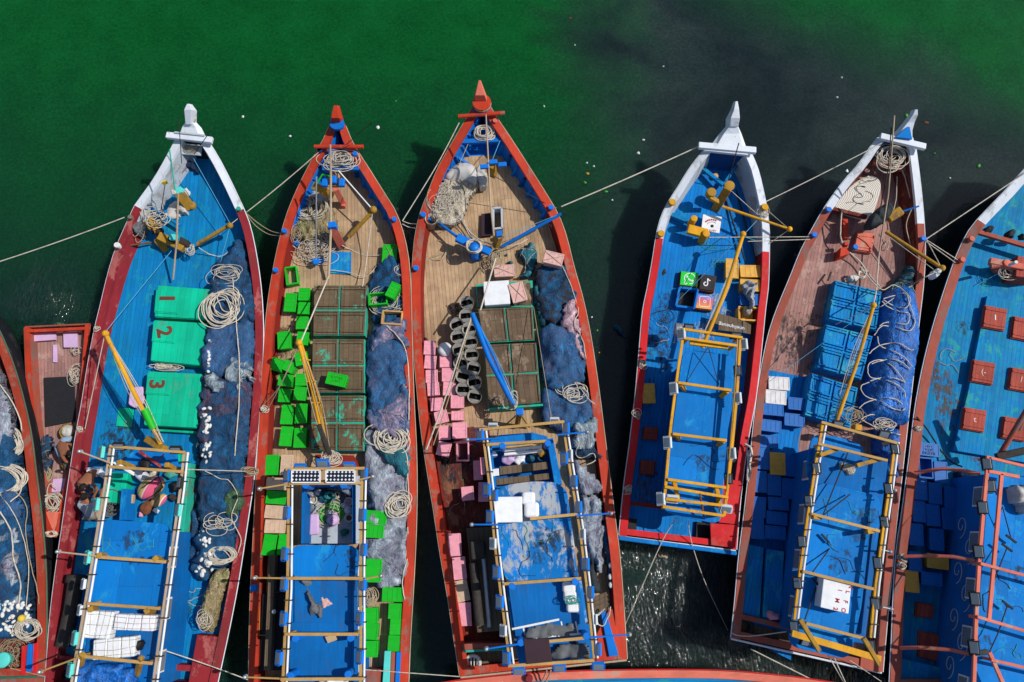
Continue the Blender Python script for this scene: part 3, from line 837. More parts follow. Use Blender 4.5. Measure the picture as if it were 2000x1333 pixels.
def bollards(B, pts, mat, r=.07, h=.16):
    for px, py, z in pts:
        mb = MB(); p = P(px, py, z+h); q = snap_gunwale(P(px, py, z))
        if q is not None: p = q; z = q.z
        mb.lathe((p.x, p.y, z-.03), [(r*.8, 0), (r*.8, h*.6), (r*1.15, h*.72), (r*1.15, h), (r, h+.03)], 12, sm=False)
        mb.tube([(p.x, p.y, z-.02), (p.x+.02, p.y, z-.02)], .01, 4); part(B, 'bollard', mat, mb)
def people(label, joints, edges, skin_parts, loc, clothes, head, hair='hair', hat=None, hands=()):
    """joints: name -> (x,y,z,r) relative to loc (world axes); one skinned body; clothes = list of (mat, name, [(joint pairs)], grow)"""
    root = thing('person', label, 'person', loc, 0)
    def skin(name, mat, J, E, rootj, sub=2):
        names = list(dict.fromkeys([rootj] + [n for e in E for n in e])); me = bpy.data.meshes.new(name)
        me.from_pydata([J[n][:3] for n in names], [(names.index(a), names.index(b)) for a, b in E], [])
        o = bpy.data.objects.new(name, me); COL.objects.link(o); o.parent = root
        m = o.modifiers.new('skin', 'SKIN'); m.use_smooth_shade = True
        if not me.skin_vertices:
            bm_ = bmesh.new(); bm_.from_mesh(me); bm_.verts.layers.skin.verify(); bm_.to_mesh(me); bm_.free()
        for i, n in enumerate(names):
            r = J[n][3]; me.skin_vertices[0].data[i].radius = (r, r*.85 if len(J[n]) > 4 else r); me.skin_vertices[0].data[i].use_root = (i == 0)
        s = o.modifiers.new('sub', 'SUBSURF'); s.levels = s.render_levels = sub
        me.materials.append(MT[mat]); return o
    J = dict(joints); E = list(edges)
    # fingers: five short chains from each hand
    for hn, wn in hands:
        h = Vector(J[hn][:3]); d = (h - Vector(J[wn][:3])).normalized(); s = d.cross(Vector((0, 0, 1)))
        s = s.normalized() if s.length > .05 else Vector((1, 0, 0)); u = s.cross(d)
        for k, (off, ln) in enumerate(((-.03, .075), (-.01, .085), (.01, .08), (.03, .062))):
            a, b, c = f'{hn}{k}a', f'{hn}{k}b', f'{hn}{k}c'
            p0 = h + d*.035 + s*off; p1 = p0 + d*ln*.5 - u*.01; p2 = p1 + d*ln*.4 - u*.03
            J[a] = (*p0, .010); J[b] = (*p1, .009); J[c] = (*p2, .007); E += [(hn, a), (a, b), (b, c)]
        p0 = h + s*-.04 + d*.0; p1 = p0 + d*.045 + s*-.02; J[hn+'t0'] = (*p0, .012); J[hn+'t1'] = (*p1, .009); E += [(hn, hn+'t0'), (hn+'t0', hn+'t1')]
    skin('body', 'skin', J, E, 'pelvis')
    for mat, nm, E2, grow in clothes:
        J2 = {k: (v[0], v[1], v[2], v[3]*grow + .012) for k, v in J.items()}
        skin(nm, mat, J2, E2, E2[0][0])
    hx, hy, hz, hr = J['head'][:4]; hv = Vector((hx, hy, hz)); f = Vector(head).normalized()
    q = Vector((0, 1, 0)).rotation_difference(f).to_matrix()
    m = MB()
    def hp(x, y, z): return hv + q @ Vector((x, y, z))
    wv = (lambda mb: mb.build)
    inv = ROOT[root]; ROOT[root] = Matrix()     # these parts are written in the person's own frame
    fm = MB(); fm.ball(hp(0, .098, -.01), (.015, .022, .02)); fm.ball(hp(.085, 0, 0), (.012, .022, .03)); fm.ball(hp(-.085, 0, 0), (.012, .022, .03)); fm.ball(hp(0, .088, -.055), (.024, .01, .008)); fm.build('face', 'skin', root)
    em = MB(); em.ball(hp(.032, .087, .018), .011); em.ball(hp(-.032, .087, .018), .011); em.build('eye', 'mark_dark', root)
    if hat:
        c = MB(); c.lathe(hp(0, -.01, .02), [(.112, 0), (.115, .04), (.09, .085), (.04, .11), (0, .115)], 18, axis=q @ Vector((0, 0, 1))); c.box(hp(0, .125, .03), (.13, .11, .012), M=q); c.build('cap', hat, root)
    c = MB(); c.ball(hp(0, -.02, .022), (.10, .105, .108), n=16, rings=10, M=q)
    for k in range(40):
        a, b = rnd.uniform(0, 6.28), rnd.uniform(.0, 1.3); dv = Vector((math.sin(b)*math.cos(a), math.sin(b)*math.sin(a)-.25, math.cos(b)))
        c.ball(hp(*(dv*.092 + Vector((0, -.01, .02)))), .02, n=6, rings=4)
    if not hat: c.build('hair', hair, root)
    ROOT[root] = inv
    return root

def slack(par, px, py, z, n=3, L=60, mat='rope_dark', r=.006, name='slack_cord', seed=0):
    """thin cords left lying in loose curves on a roof or deck"""
    rr = random.Random(int(px)*7+seed)
    for k in range(n):
        x, y, a = px+rr.uniform(-L*.4, L*.4), py+rr.uniform(-L*.3, L*.3), rr.uniform(0, 6.28); pts = []
        for i in range(rr.randint(7, 12)):
            pts.append((x, y, z+.012)); a += rr.gauss(0, .55); x += math.cos(a)*L*.11; y += math.sin(a)*L*.11
            x = min(max(x, px-L*.55), px+L*.55); y = min(max(y, py-L*.5), py+L*.5)
        mb = MB(); mb.tube(cr([P(*p) for p in pts], 5), r*rr.uniform(.8, 1.5), 4); part(par, name, mat, mb)
def stain(par, px, py, z, rx, ry, mat='stain_brown', seed=0, n=6, name='stain'):
    """blotches of spilt rust and grease, thin as paint"""
    rr = random.Random(int(px*3+py)+seed)
    for k in range(n):
        c = P(px+rr.gauss(0, rx*.5), py+rr.gauss(0, ry*.5), z+.0035+.0006*k); kx = SC(py, z); a0 = rr.uniform(.25, .6); mb = MB(); vs = [c]
        for i in range(22):
            t = 2*math.pi*i/22; q = 1+.8*noise.noise(Vector((math.cos(t)*1.6+k*5, math.sin(t)*1.6+px, seed)))
            vs.append(c + Vector((math.cos(t)*rx*a0*q*kx, math.sin(t)*ry*a0*q*kx, 0)))
        mb.add(vs, [[0, 1+i, 1+(i+1) % 22] for i in range(22)]); part(par, name, mat, mb)
ORD = ['first', 'second', 'third', 'fourth', 'fifth', 'sixth', 'seventh', 'eighth', 'ninth', 'tenth', 'eleventh', 'twelfth', 'thirteenth', 'fourteenth', 'fifteenth']
def strip_beam(B, name, mat, pts, w_, h_, bevel=.008, over=0):
    mb = MB()
    for a, b in zip(pts, pts[1:]): mb.beam(P(*a), P(*b), w_, h_)
    return part(B, name, mat, mb, bevel)
def frame(cab, rails, bars, zr, rmat='bamboo', wrail=.07, pipe='pvc_white', pside=1, posts=None, zpost=2.75, bmat=None):
    """side rails (each a run of segments), cross bars and short posts under the bar ends"""
    for rl in rails:
        mb = MB()
        for a, b in zip(rl, rl[1:]): mb.beam(P(a[0], a[1], zr), P(b[0], b[1], zr), wrail, .07)
        part(cab, 'rail', rmat, mb, .008)
        if pipe:
            m = MB(); off = 7*pside
            m.tube([P(a[0]+off, a[1], zr+.045) for a in rl], .03, 7)
            part(cab, 'pipe', pipe, m)
            for a, b in zip(rl, rl[1:]):
                for t in (.25, .75):
                    q = MB(); x, y = a[0]+(b[0]-a[0])*t, a[1]+(b[1]-a[1])*t; c = P(x+off*.5, y, zr+.03); q.box(c, (.2, .03, .14)); part(cab, 'strap', 'dark_iron', q)
    for (a, b) in bars:
        mb = MB(); mb.beam(P(a[0], a[1], zr+.073), P(b[0], b[1], zr+.073), .075, .06); part(cab, 'crossbar', bmat or rmat, mb, .008)
        for e in (a, b):
            f = .06; x = e[0]+(( b[0] if e is a else a[0])-e[0])*f; y = e[1]+((b[1] if e is a else a[1])-e[1])*f
            p = P(x, y, zr+.04); q = MB(); q.box((p.x, p.y, (zpost+zr)/2), (.07, .07, zr-zpost+.02)); part(cab, 'post', bmat or rmat, q, .008)
def roof(cab, px, z, mat, th=.07, rr=True, rim=None):
    pts = [P(x, y, z) for x, y in px]
    # round the corners
    out = []
    n = len(pts)
    for i in range(n):
        a, b, c = pts[i-1], pts[i], pts[(i+1) % n]
        r = px_r if (px_r := .32) < min((a-b).length, (c-b).length)*.45 else min((a-b).length, (c-b).length)*.45
        if not rr: out.append(b); continue
        u, v = (a-b).normalized()*r, (c-b).normalized()*r
        for t in (0, .25, .5, .75, 1): out.append((b+u)*(1-t)**2 + b*2*t*(1-t) + (b+v)*t*t)
    mb = MB(); mb.prism(out, z-th, z)
    o = part(cab, 'roof_panel', mat, mb, .012)
    return o, out
def walls(B, px, ztop, zbot, mat, inset=.0, name='cabin', label=None, windows=True):
    mb = MB(); pts = [P(x, y, ztop) for x, y in px]
    c = sum(pts, Vector())/len(pts); pts = [c + (p-c)*(1-inset) for p in pts]
    mb.prism([Vector((p.x, p.y, 0)) for p in pts], zbot, ztop)
    cab = part(B, name, mat, mb, .01, label)
    if windows:
        n = len(pts)
        for i in range(n):
            a, b = pts[i], pts[(i+1) % n]; L_ = (b-a).length
            if L_ < 1.4: continue
            d = (b-a).normalized(); k = int(L_/1.1); out = Vector((d.y, -d.x, 0))
            if out.dot(a-c) < 0: out = -out
            for j in range(k):
                m = a + d*(L_*(j+.5)/k); zc = ztop-.45
                w_ = MB(); w_.box((m.x+out.x*.012, m.y+out.y*.012, zc), (.55, .05, .42), rz=math.atan2(d.y, d.x)); part(cab, 'window_frame', 'pvc_white', w_)
                w_ = MB(); w_.box((m.x+out.x*.03, m.y+out.y*.03, zc), (.46, .05, .33), rz=math.atan2(d.y, d.x)); part(cab, 'window_pane', 'glass', w_)
    return cab
# ================================================================ BOAT 1 : numbered teal hatches
B1 = fishing_boat('fishing_boat', 'blue decked fishing boat with white bow and green hatches painted 1 2 3', 
 [(345,268),(333,292),(300,350),(262,403),(250,430),(228,480),(212,530),(195,600),(183,650),(170,720),(159,790),(146,860),(134,940),(121,1030),(109,1110),(98,1200),(91,1290),(86,1350)],
 [(403,272),(424,305),(450,355),(470,398),(482,425),(492,460),(503,520),(510,580),(513,650),(511,720),(508,780),(502,850),(495,930),(485,1000),(476,1060),(465,1130),(450,1210),(433,1290),(420,1350)],
 gmat='red_dark', gmat2='white_paint', split=.125, wall='red_dark', wall2='grey_white', wsplit=.14, deck='deck_blue', hull='hull_black', gw=.22)
stem(B1, [(372,268,2.3,.9,.2),(372,250,2.45,.62,.2),(372,238,2.6,.26,.22)], 'white_paint', 'bow_cap')
stem(B1, [(372,244,2.55,.24,.3),(371,216,2.95,.30,.3),(370,204,3.1,.10,.18)], 'white_paint')
m = MB(); pxbeam(m, (326,265,2.5), (415,275,2.5), .2, .13); part(B1, 'bow_crossbeam', 'white_paint', m, .015)
m = MB(); pxbeam(m, (342,260,2.57), (400,266,2.57), .05, .1); part(B1, 'bow_rail', 'grey_white', m)
coil(373,237,2.62,9,5,4,'thin tan rope bound round the white stem of the numbered-hatch boat', r=.014, mat='rope_tan', jit=.1, hgt=.04, group='rope lashings on stems')
m = MB(); m.pp([(360,280),(395,284),(392,304),(352,301)], 2.02, 1.98); part(B1, 'bow_locker_lid', 'grey_white', m)
coil(373,292,2.04,13,8,4,'small coil of dark cord on the pale locker lid at the white bow', r=.010, mat='rope_tan', jit=.2, group='coils of rope')
# hatches
zh = 1.42
h1, _ = hatch(B1, [(307,556),(412,564),(406,626),(300,620)], zh, B1.zd, 'hatch_teal', nu=1, nv=1, framed=False, battens=False, label='green hatch painted 1')
h2, _ = hatch(B1, [(300,624),(404,630),(394,716),(292,706)], zh, B1.zd, 'hatch_teal', nu=1, nv=1, framed=False, battens=False, label='green hatch painted 2')
h3, _ = hatch(B1, [(288,724),(393,729),(384,838),(279,832)], zh, B1.zd, 'hatch_teal', nu=1, nv=1, framed=False, battens=False, label='green hatch painted 3')
for hh_, q in ((h1, [(305,566),(349,569),(347,614),(301,611)]), (h2, [(300,627),(345,629),(341,671),(296,667)]), (h3, [(288,729),(334,732),(331,773),(284,770)])):
    mb = MB(); mb.pp(q, zh+.03, zh+.001); part(hh_, 'access_cover', 'hatch_teal', mb, .006)
    a, b = q[3], q[2]; mb = MB(); pxbeam(mb, (a[0]+1, a[1]-4, zh+.04), (b[0]-1, b[1]-4, zh+.04), .05, .02); part(hh_, 'hatch_batten', 'hatch_teal', mb)
letter(h1, '1', 325, 583, zh+.031, .62, 90, 'mark_brown', bold=.03); letter(h2, '2', 320, 649, zh+.031, .62, 75, 'mark_brown', bold=.022); letter(h3, '3', 305, 751, zh+.031, .62, 90, 'mark_brown', bold=.022)
m = MB(); m.pp([(318,518),(365,521),(363,557),(316,553)], 1.0, .86); part(B1, 'loose_board_cover', 'old_wood', m, .006)
m = MB(); m.pp([(300,838),(384,843),(383,847),(299,842)], 1.2, .86); part(B1, 'hatch_ledge', 'hatch_teal', m)
hatch(B1, [(230,794),(264,796),(259,837),(224,834)], 1.0, B1.zd, 'hatch_teal', nu=1, nv=1, framed=False, battens=False)
m = MB(); m.box((0, 0, 0), (.01, .01, .01))
solo(MB().pp([(254,757),(278,755),(284,786),(262,797),(250,790)], 1.25, .86), 'tub', 'lilac', 'purple plastic tub beside the third green hatch under the yellow boom', 'tub', bevel=.03)
# twine between hatches
coil(327,618,1.2,18,3,5,'white twine stuffed between the hatches painted 1 and 2', r=.012, jit=.6, group='twine between hatches', mat='rope_tan')
coil(326,716,1.2,22,5,7,'tangled pale rope lying between the hatches painted 2 and 3', r=.016, jit=.6, group='twine between hatches')
# gallows, winch gear near the bow
m = MB(); m.pp([(375,330),(345,324),(300,365),(270,402),(305,436),(340,462),(352,425),(385,370),(390,346)], 1.35, 1.25)
r_, _h = heap([(378,332),(345,322),(315,352),(282,395),(292,420),(335,430),(355,428),(378,385),(384,352)], 1.15, .10, 'tarp_white', 'pale canvas sheet spread on the bow deck of the numbered-hatch boat', 'canvas', 'canvas_sheet', 'sheets and tarps on deck', fold=.06, edge=.12, seed=3, ragged=.03)
def winch(B, post_a, post_b, drum, mat, z0, label=None):
    o = None
m = MB(); pxbeam(m, (345,372,1.95), (372,405,1.25), .30, .26); m.ball(P(374,402,1.3), .15); part(B1, 'samson_post', 'mustard', m, .03)
m = MB(); pxbeam(m, (294,426,1.8), (312,462,1.55), .17, .12); pxbeam(m, (312,462,1.6), (360,486,1.6), .26, .2); pxbeam(m, (306,468,1.5), (328,494,1.0), .2, .14); m.lathe(P(302,440,1.6), [(.12, -.2), (.12, .2)], 12, axis=(1, .4, 0)); part(B1, 'winch', 'mustard', m, .02)
m = MB(); m.lathe(P(308,452,1.62), [(.16, -.1), (.08, -.09), (.08, .09), (.16, .1)], 14, axis=(1, -.6, .2)); part(B1, 'winch_drum', 'dark_iron', m)
m = MB(); m.lathe(P(338,468,1.7), [(.1, -.12), (.1, .12)], 12, axis=(1, -.4, 0)); part(B1, 'winch_drum', 'dark_iron', m)
m = MB(); m.pp([(352,462),(368,470),(363,480),(350,474)], 1.75, 1.55); part(B1, 'winch_motor', 'dark_iron', m)
m = MB(); m.pp([(331,457),(346,458),(345,469),(330,468)], 2.0, 1.9); part(B1, 'post_cap', 'fl_cyan', m, .01)
m = MB(); m.tube([P(282,399,1.5), P(352,441,1.5)], .055, 8); part(B1, 'deck_beam', 'deck_blue', m)
m = MB(); m.tube([P(338,546,1.3), P(345,470,2.2), P(348,378,3.4)], .03, 6); part(B1, 'mast', 'pole_pale', m)
m = MB(); m.tube([P(342,372,3.2), P(331,292,3.8)], .02, 6); part(B1, 'mast_pole', 'teal_trim', m)
for a, b in (((355,320,2.6), (349,233,3.6)), ((379,302,2.5), (413,253,3.5)), ((312,428,1.4), (323,357,2.9))):
    m = MB(); m.tube([P(*a), P(*b)], .012, 5); part(B1, 'whip_pole', 'dark_iron', m)
m = MB(); m.box(P(322,357,2.95), (.16, .04, .16), rz=.4); part(B1, 'pennant', 'mark_yellow', m)
m = MB(); m.pp([(341,368),(352,364),(360,370),(356,376),(344,378)], 3.0, 2.94); part(B1, 'post_cap', 'fl_cyan', m, .01)
solo(MB().pp([(332,368),(343,372),(345,378),(335,380)], 2.2, 2.1), 'plastic_bag', 'plastic_film', 'clear plastic bag on the mustard post at the white bow', 'bag', bevel=.03)
r_, _h = heap([(362,315),(378,318),(386,330),(390,338),(382,340),(370,330),(358,332)], 1.4, .22, 'cloth_navy', 'dark blue jacket dropped on the white bow of the numbered-hatch boat', 'clothes', 'jacket', 'clothes left on deck', fold=.1, edge=.08, step=.035, ragged=.04)
r_, _h = heap([(342,334),(358,330),(366,333),(362,337),(344,341)], 1.4, .12, 'cloth_red', 'red rag beside the dark blue jacket on the white bow', 'rag', 'rag', 'clothes left on deck', fold=.1, edge=.06, step=.03, ragged=.02)
r_, _h = heap([(350,410),(362,406),(370,416),(366,422),(352,418)], 1.2, .16, 'plastic_film', 'crumpled clear bag at the foot of the mustard post', 'bag', 'plastic_bag', 'bags on deck', fold=.12, edge=.08, step=.03, ragged=.03)
coil(305,425,1.75,16,12,6,'white rope tangled over the mustard winch near the white bow', r=.016, jit=.5, drift=(30,-24), hgt=.3)
coil(275,443,1.4,8,22,4,'tan rope hanging on the rusty frame beside the mustard winch', r=.016, jit=.4, mat='rope_tan', hgt=.25)
coil(372,487,1.5,7,9,4,'white rope knot at the aft end of the mustard winch', r=.016, jit=.4)
r_, _h = heap([(272,418),(284,420),(290,445),(284,475),(278,478),(272,450),(266,432)], 1.1, .45, 'tarp_grey', 'grey sacking over the rusty frame beside the dark red gunwale', 'sacking', 'sacking', 'sheets and tarps on deck', fold=.15, edge=.1, step=.04)
m = MB(); pxbeam(m, (385,478,1.5), (447,441,1.9), .10, .09); m.ball(P(449,441,1.95), .10); part(B1, 'derrick_pole', 'mustard', m, .01)
m = MB(); m.tube([P(222,484,1.5), P(296,474,1.3)], .03, 5); part(B1, 'iron_bar', 'rust', m)
# boom
m = MB(); m.tube([P(206,652,2.9), P(262,768,2.4), P(314,868,1.9)], .065, 9); m.ball(P(206,652,2.92), .10); part(B1, 'boom', 'yellow_paint', m)
m = MB(); m.tube([P(282,800,2.32), P(300,838,2.14)], .11, 8); part(B1, 'boom_wrap', 'cr_green', m)
for d in (-7, -3, 6, 9):
    line(B1, 'boom_line', [(206,652,2.9),(262+d*1.4,768+(3 if d < 0 else -4),2.45),(316+d*.4,864,2.0)], .010, 'rope_white' if d != -7 else 'rope_tan')
m = MB(); pxbeam(m, (288,858,1.6), (322,878,1.9), .2, .2); part(B1, 'boom_step', 'mustard', m, .02)
bollards(B1, [(242,422,1.62),(456+18,418,1.62)], 'teal_trim', r=.06); bollards(B1, [(225,484,1.48)], 'pvc_white', .08, .2)
for yy, xx in ((642,200),(835,168)):
    coil(xx,yy,1.42,4,4,5,f'rope hitched round the dark red left gunwale, {"foremost" if yy < 700 else "beside the skiff"}', r=.014, jit=.9, group='rope hitches on gunwales')
line(B1, 'stay_line', [(205,652,2.9),(166,838,1.5)], .014)
line(B1, 'stay_line', [(205,650,2.9),(335,490,1.8)], .010, 'rope_blue'); line(B1, 'stay_line', [(378,310,2.6),(450,438,1.95)], .010, 'rope_blue'); line(B1, 'stay_line', [(449,443,1.95),(418,560,1.2)], .010, 'rope_blue')
line(B1, 'stay_line', [(449,440,1.95),(476,418,1.6)], .010)
mooring([(388,484,1.5),(410,497,1.2),(436,500,1.1),(460,478,1.2),(470,470,1.4)], 'white rope loop from the derrick foot to the right gunwale', r=.014, group='ropes across decks')
# nets along the right side
NB = 'numbered-hatch boat'
heap([(470,470),(455,490),(430,515),(418,545),(412,575),(415,640),(500,640),(508,580),(497,520),(486,480)], B1.zd, .55, 'net_navy', f'dark navy net heap at the bow end of the right side on the {NB}', seed=1, strands=26, smat='rope_dark')
heap([(418,640),(404,650),(398,690),(397,720),(430,745),(480,742),(502,720),(505,650),(500,632),(440,628)], B1.zd, .62, 'net_blue', f'blue net heap beside the second green hatch on the {NB}', seed=2, strands=20, smat='rope_blue')
heap([(446,706),(470,700),(492,715),(498,745),(478,748),(470,770),(452,750),(430,770),(415,765),(402,738),(420,728),(436,738)], B1.zd+.35, .38, 'net_pale', f'pale whitish net draped over the blue nets of the {NB}', seed=4, strands=10, smat='rope_white', ragged=.25)
heap([(398,735),(392,790),(388,850),(400,900),(440,905),(490,880),(497,800),(500,742),(440,735)], B1.zd, .5, 'net_maroon', f'dark maroon and blue net beside the third green hatch on the {NB}', seed=5, strands=24, smat='rope_dark')
heap([(398,860),(392,930),(388,1000),(384,1080),(400,1110),(450,1105),(470,1060),(480,980),(490,900),(495,830),(440,800)], B1.zd, .58, 'net_navy', f'long deep blue net heap along the aft right side of the {NB}', seed=6, strands=40, smat='net_teal' if False else 'rope_dark')
heap([(440,960),(470,950),(478,985),(462,1010),(445,1010),(432,985)], B1.zd+.42, .2, 'net_green', f'green patch of net among the blue nets of the {NB}', seed=7, strands=6, ragged=.15)
fl = [(412+rnd.gauss(0,1)-i*.55, 645+i*7.2) for i in range(16)] + [(404+rnd.uniform(-9,9), 795+rnd.uniform(0,52)) for _ in range(18)] + [(402+rnd.uniform(-9,12), 866+rnd.uniform(0,38)) for _ in range(14)] + [(394+rnd.gauss(0,5), 1010+rnd.uniform(0,118)) for _ in range(22)] + [(402+rnd.uniform(-10,14), 1045+rnd.uniform(0,75)) for _ in range(22)]
heap([(412,640),(400,700),(392,790),(385,860),(383,940),(372,1020),(370,1090),(388,1135),(420,1130),(404,1080),(396,1000),(402,900),(410,800),(416,700)], B1.zd, .3, 'net_navy', f'net edge strung with white floats beside the hatches of the {NB}', seed=8, strands=16, floats=fl, smat='rope_white', sr=.005)
coil(440,602,1.55,30,32,9,f'large coil of cream rope on the navy net of the {NB}', r=.024, jit=.28, tail=[(470,640,1.5),(484,590,1.4),(482,540,1.3)])
coil(446,535,1.45,20,11,7,f'loose pale twine on top of the navy net near the bow of the {NB}', r=.012, jit=.6)
coil(430,1022,1.55,20,13,6,f'tangled white cord on the aft nets of the {NB}', r=.014, jit=.7)
coil(432,1084,1.55,24,13,9,f'flat coil of cream rope on the aft nets of the {NB}', r=.02, jit=.22)
mooring([(455,545,1.55),(462,640,1.6),(467,700,1.7),(466,800,1.5),(458,890,1.5)], f'white rope running lengthwise over the nets of the {NB}', r=.016, group='ropes across decks')
mooring([(400,920,1.4),(430,935,1.5),(448,940,1.5),(464,970,1.5),(452,1010,1.5),(470,1050,1.5),(466,1080,1.5)], f'white cord zigzagging over the aft nets of the {NB}', r=.013, group='ropes across decks')
mooring([(360,917,3.2),(480,921,1.7)], f'pale blue line from the cabin frame to the right gunwale of the {NB}', r=.013, group='ropes across decks', mat='rope_white')
coil(482,920,1.55,13,6,5,f'knotted tan rope on the right gunwale of the {NB}', r=.016, jit=.6, group='rope hitches on gunwales', mat='rope_tan')
heap([(448,1108),(456,1125),(440,1160),(428,1215),(412,1240),(398,1222),(392,1195),(402,1150),(420,1115)], B1.zd, .42, 'straw', f'straw coloured bundle at the stern end of the {NB}', 'net bundle', 'net_bundle', seed=9, strands=60, smat='rope_tan', stretch=(4, 1), ragged=.05, fold=.09)
coil(398,1212,1.4,9,10,6,'white twine tied round the tail of the straw coloured bundle', r=.012, jit=.5)
# teal coaming beam, right side of cabin
m = MB(); m.pp([(364,905),(372,905),(334,1290),(322,1290)], 1.6, .86); part(B1, 'coaming_beam', 'teal_trim', m, .01)
m = MB(); m.pp([(336,880),(352,880),(350,902),(334,902)], 1.4, .86); part(B1, 'deck_box', 'hatch_teal', m, .01)
# cabin
ZR1 = 2.85; ZF1 = 3.2
cab = walls(B1, [(200,1024),(330,1034),(292,1360),(152,1350)], ZR1-.07, .86, 'wall_blue', .04)
roof(cab, [(195,1014),(334,1024),(316,1196),(164,1184)], ZR1, 'roof_blue')
roof(cab, [(163,1189),(315,1201),(290,1370),(140,1360)], ZR1-.12, 'roof_blue', rr=False)
m = MB(); m.pp([(250,888),(262,880),(345,886),(348,912),(240,908)], 1.9, 1.82); part(cab, 'roof_panel', 'roof_blue', m, .02)
frame(cab, [[(216,872),(205,950),(190,1040),(172,1150),(144,1309),(138,1350)], [(360,884),(352,960),(338,1060),(322,1170),(302,1319),(298,1350)]],
      [((214,872),(361,884)), ((214,912),(358,922)), ((187,1088),(324,1098)), ((170,1179),(313,1189)), ((150,1281),(298,1296))], ZF1, 'pole_pale', .055, bmat='bamboo', zpost=ZR1-.1)
for (a, b) in (((232,903),(262,915)), ((325,908),(350,922)), ((193,1085),(212,1086)), ((303,1091),(322,1096)), ((176,1190),(194,1190)), ((286,1194),(306,1194)), ((162,1278),(150,1330)), ((276,1284),(264,1333))):
    m = MB(); m.beam(P(a[0], a[1], ZF1+.12), P(b[0], b[1], ZR1-.3), .13, .13); part(cab, 'brace', 'mustard', m, .02)
for (x, y, an) in ((188,986,90),(171,1089,90),(146,1247,90),(137,1309,90),(348,997,90),(198,884,90)): floodlight(cab, x, y, ZF1+.03, an, 'fl_cyan')
for (x, y, an) in ((163,1141,90),(156,1192,90)): floodlight(cab, x, y, ZF1, an, 'fl_white', .2)
for (x, y, an) in ((233,872,0),(344,879,0),(352,943,90)): floodlight(cab, x, y, ZF1+.05, an, 'fl_black')
lamp_arm(B1, (216,905,3.3), (155,882,3.3), 'pole_pale'); lamp_arm(B1, (192,1087,3.3), (112,1078,3.3), 'pole_pale'); lamp_arm(B1, (160,1282,3.3), (77,1313,3.2), 'bamboo')
for k, (c, sz, an) in enumerate((((188,1221), (57,50), 3), ((261,1217), (80,29), 2), ((221,1267), (82,37), -5))):
    kk = SC(c[1], 3.2); w_, h_ = sz[0]*kk, sz[1]*kk; p = P(*c, 3.2)
    root = thing('foam_bundle', ['square white foam block wrapped in net on the numbered-hatch boat roof', 'long white foam slab wrapped in netting beside the square block', 'white foam slab with torn wrapping, nearest the stern on the roof'][k], 'foam block', (p.x, p.y, ZR1+.01), -R(an), 'foam blocks on cabin roofs')
    ROOT[root] = Matrix(); mb = MB(); n_ = 2 if k == 0 else 3
    for i in range(n_): mb.box((-w_/2 + w_*(i+.5)/n_, 0, .16), (w_/n_-.012, h_, .32))
    mb.build('foam_slab', 'foam', root, .03, 3)
    mb = MB()
    for i in range(5):
        x = -w_/2 + w_*(i+.5)/5; j = rnd.uniform(-.05, .05)
        mb.tube([(x, -h_/2-.006, .05), (x+j, -h_/2, .325), (x-j*.4, 0, .33), (x-j, h_/2, .325), (x, h_/2+.006, .05)], .0045, 4)
    for i in range(3):
        y = -h_/2 + h_*(i+.5)/3; mb.tube([(-w_/2-.006, y, .05), (-w_/2, y, .325), (0, y+rnd.uniform(-.05,.05), .335), (w_/2, y, .325), (w_/2+.006, y, .05)], .006, 4)
    mb.build('wrapping_net', 'net_pink' if k == 1 else 'net_cream', root)
heap([(262,1252),(278,1248),(286,1256),(280,1270),(286,1275),(270,1278)], ZR1+.0, .15, 'black', 'black plastic bag beside the torn foam slab', 'bag', 'plastic_bag', 'bags on deck', step=.035, edge=.08)
heap([(150,1305),(160,1290),(262,1298),(268,1345),(150,1345)], ZR1-.1, .28, 'tarp_blue', 'blue tarpaulin folded across the roof at the stern of the numbered-hatch boat', 'tarp', 'tarpaulin', 'sheets and tarps on deck', stretch=(.5, 2.5), fold=.12, seed=12)
# exhaust pipe and stern fittings, left side
m = MB(); m.tube([P(148,1136,1.6), P(140,1190,1.55), P(124,1262,1.5)], .2, 14); m.lathe(P(149,1131,1.6), [(.26, -.1), (.26, .1)], 14, axis=(.1, 1, 0)); part(B1, 'exhaust_pipe', 'dark_iron', m)
m = MB(); m.pp([(92,1278),(150,1284),(146,1292),(90,1286)], 1.2, .86); part(B1, 'stern_thwart', 'red_dark', m, .01)
m = MB(); m.pp([(385,1240),(430,1245),(412,1350),(365,1350)], 1.35, .86); m.pp([(305,1296),(376,1300),(374,1312),(304,1308)], 1.3, .86); part(B1, 'stern_bench', 'red_dark', m, .01)
for i_, (x, y, nm) in enumerate(((115,1304,'lying in the stern corner of the numbered-hatch boat'),)):
    mb = MB(); p = P(x, y, 1.1)
    pts = [(p.x + .24*math.cos(a), p.y + .24*math.sin(a), 1.0) for a in [k*2*math.pi/20 for k in range(20)]]; mb.tube(pts, .09, 10, closed=True); solo(mb, 'tyre', 'black', 'black rubber tyre ' + nm, 'tyre', 'tyres in stern corners')
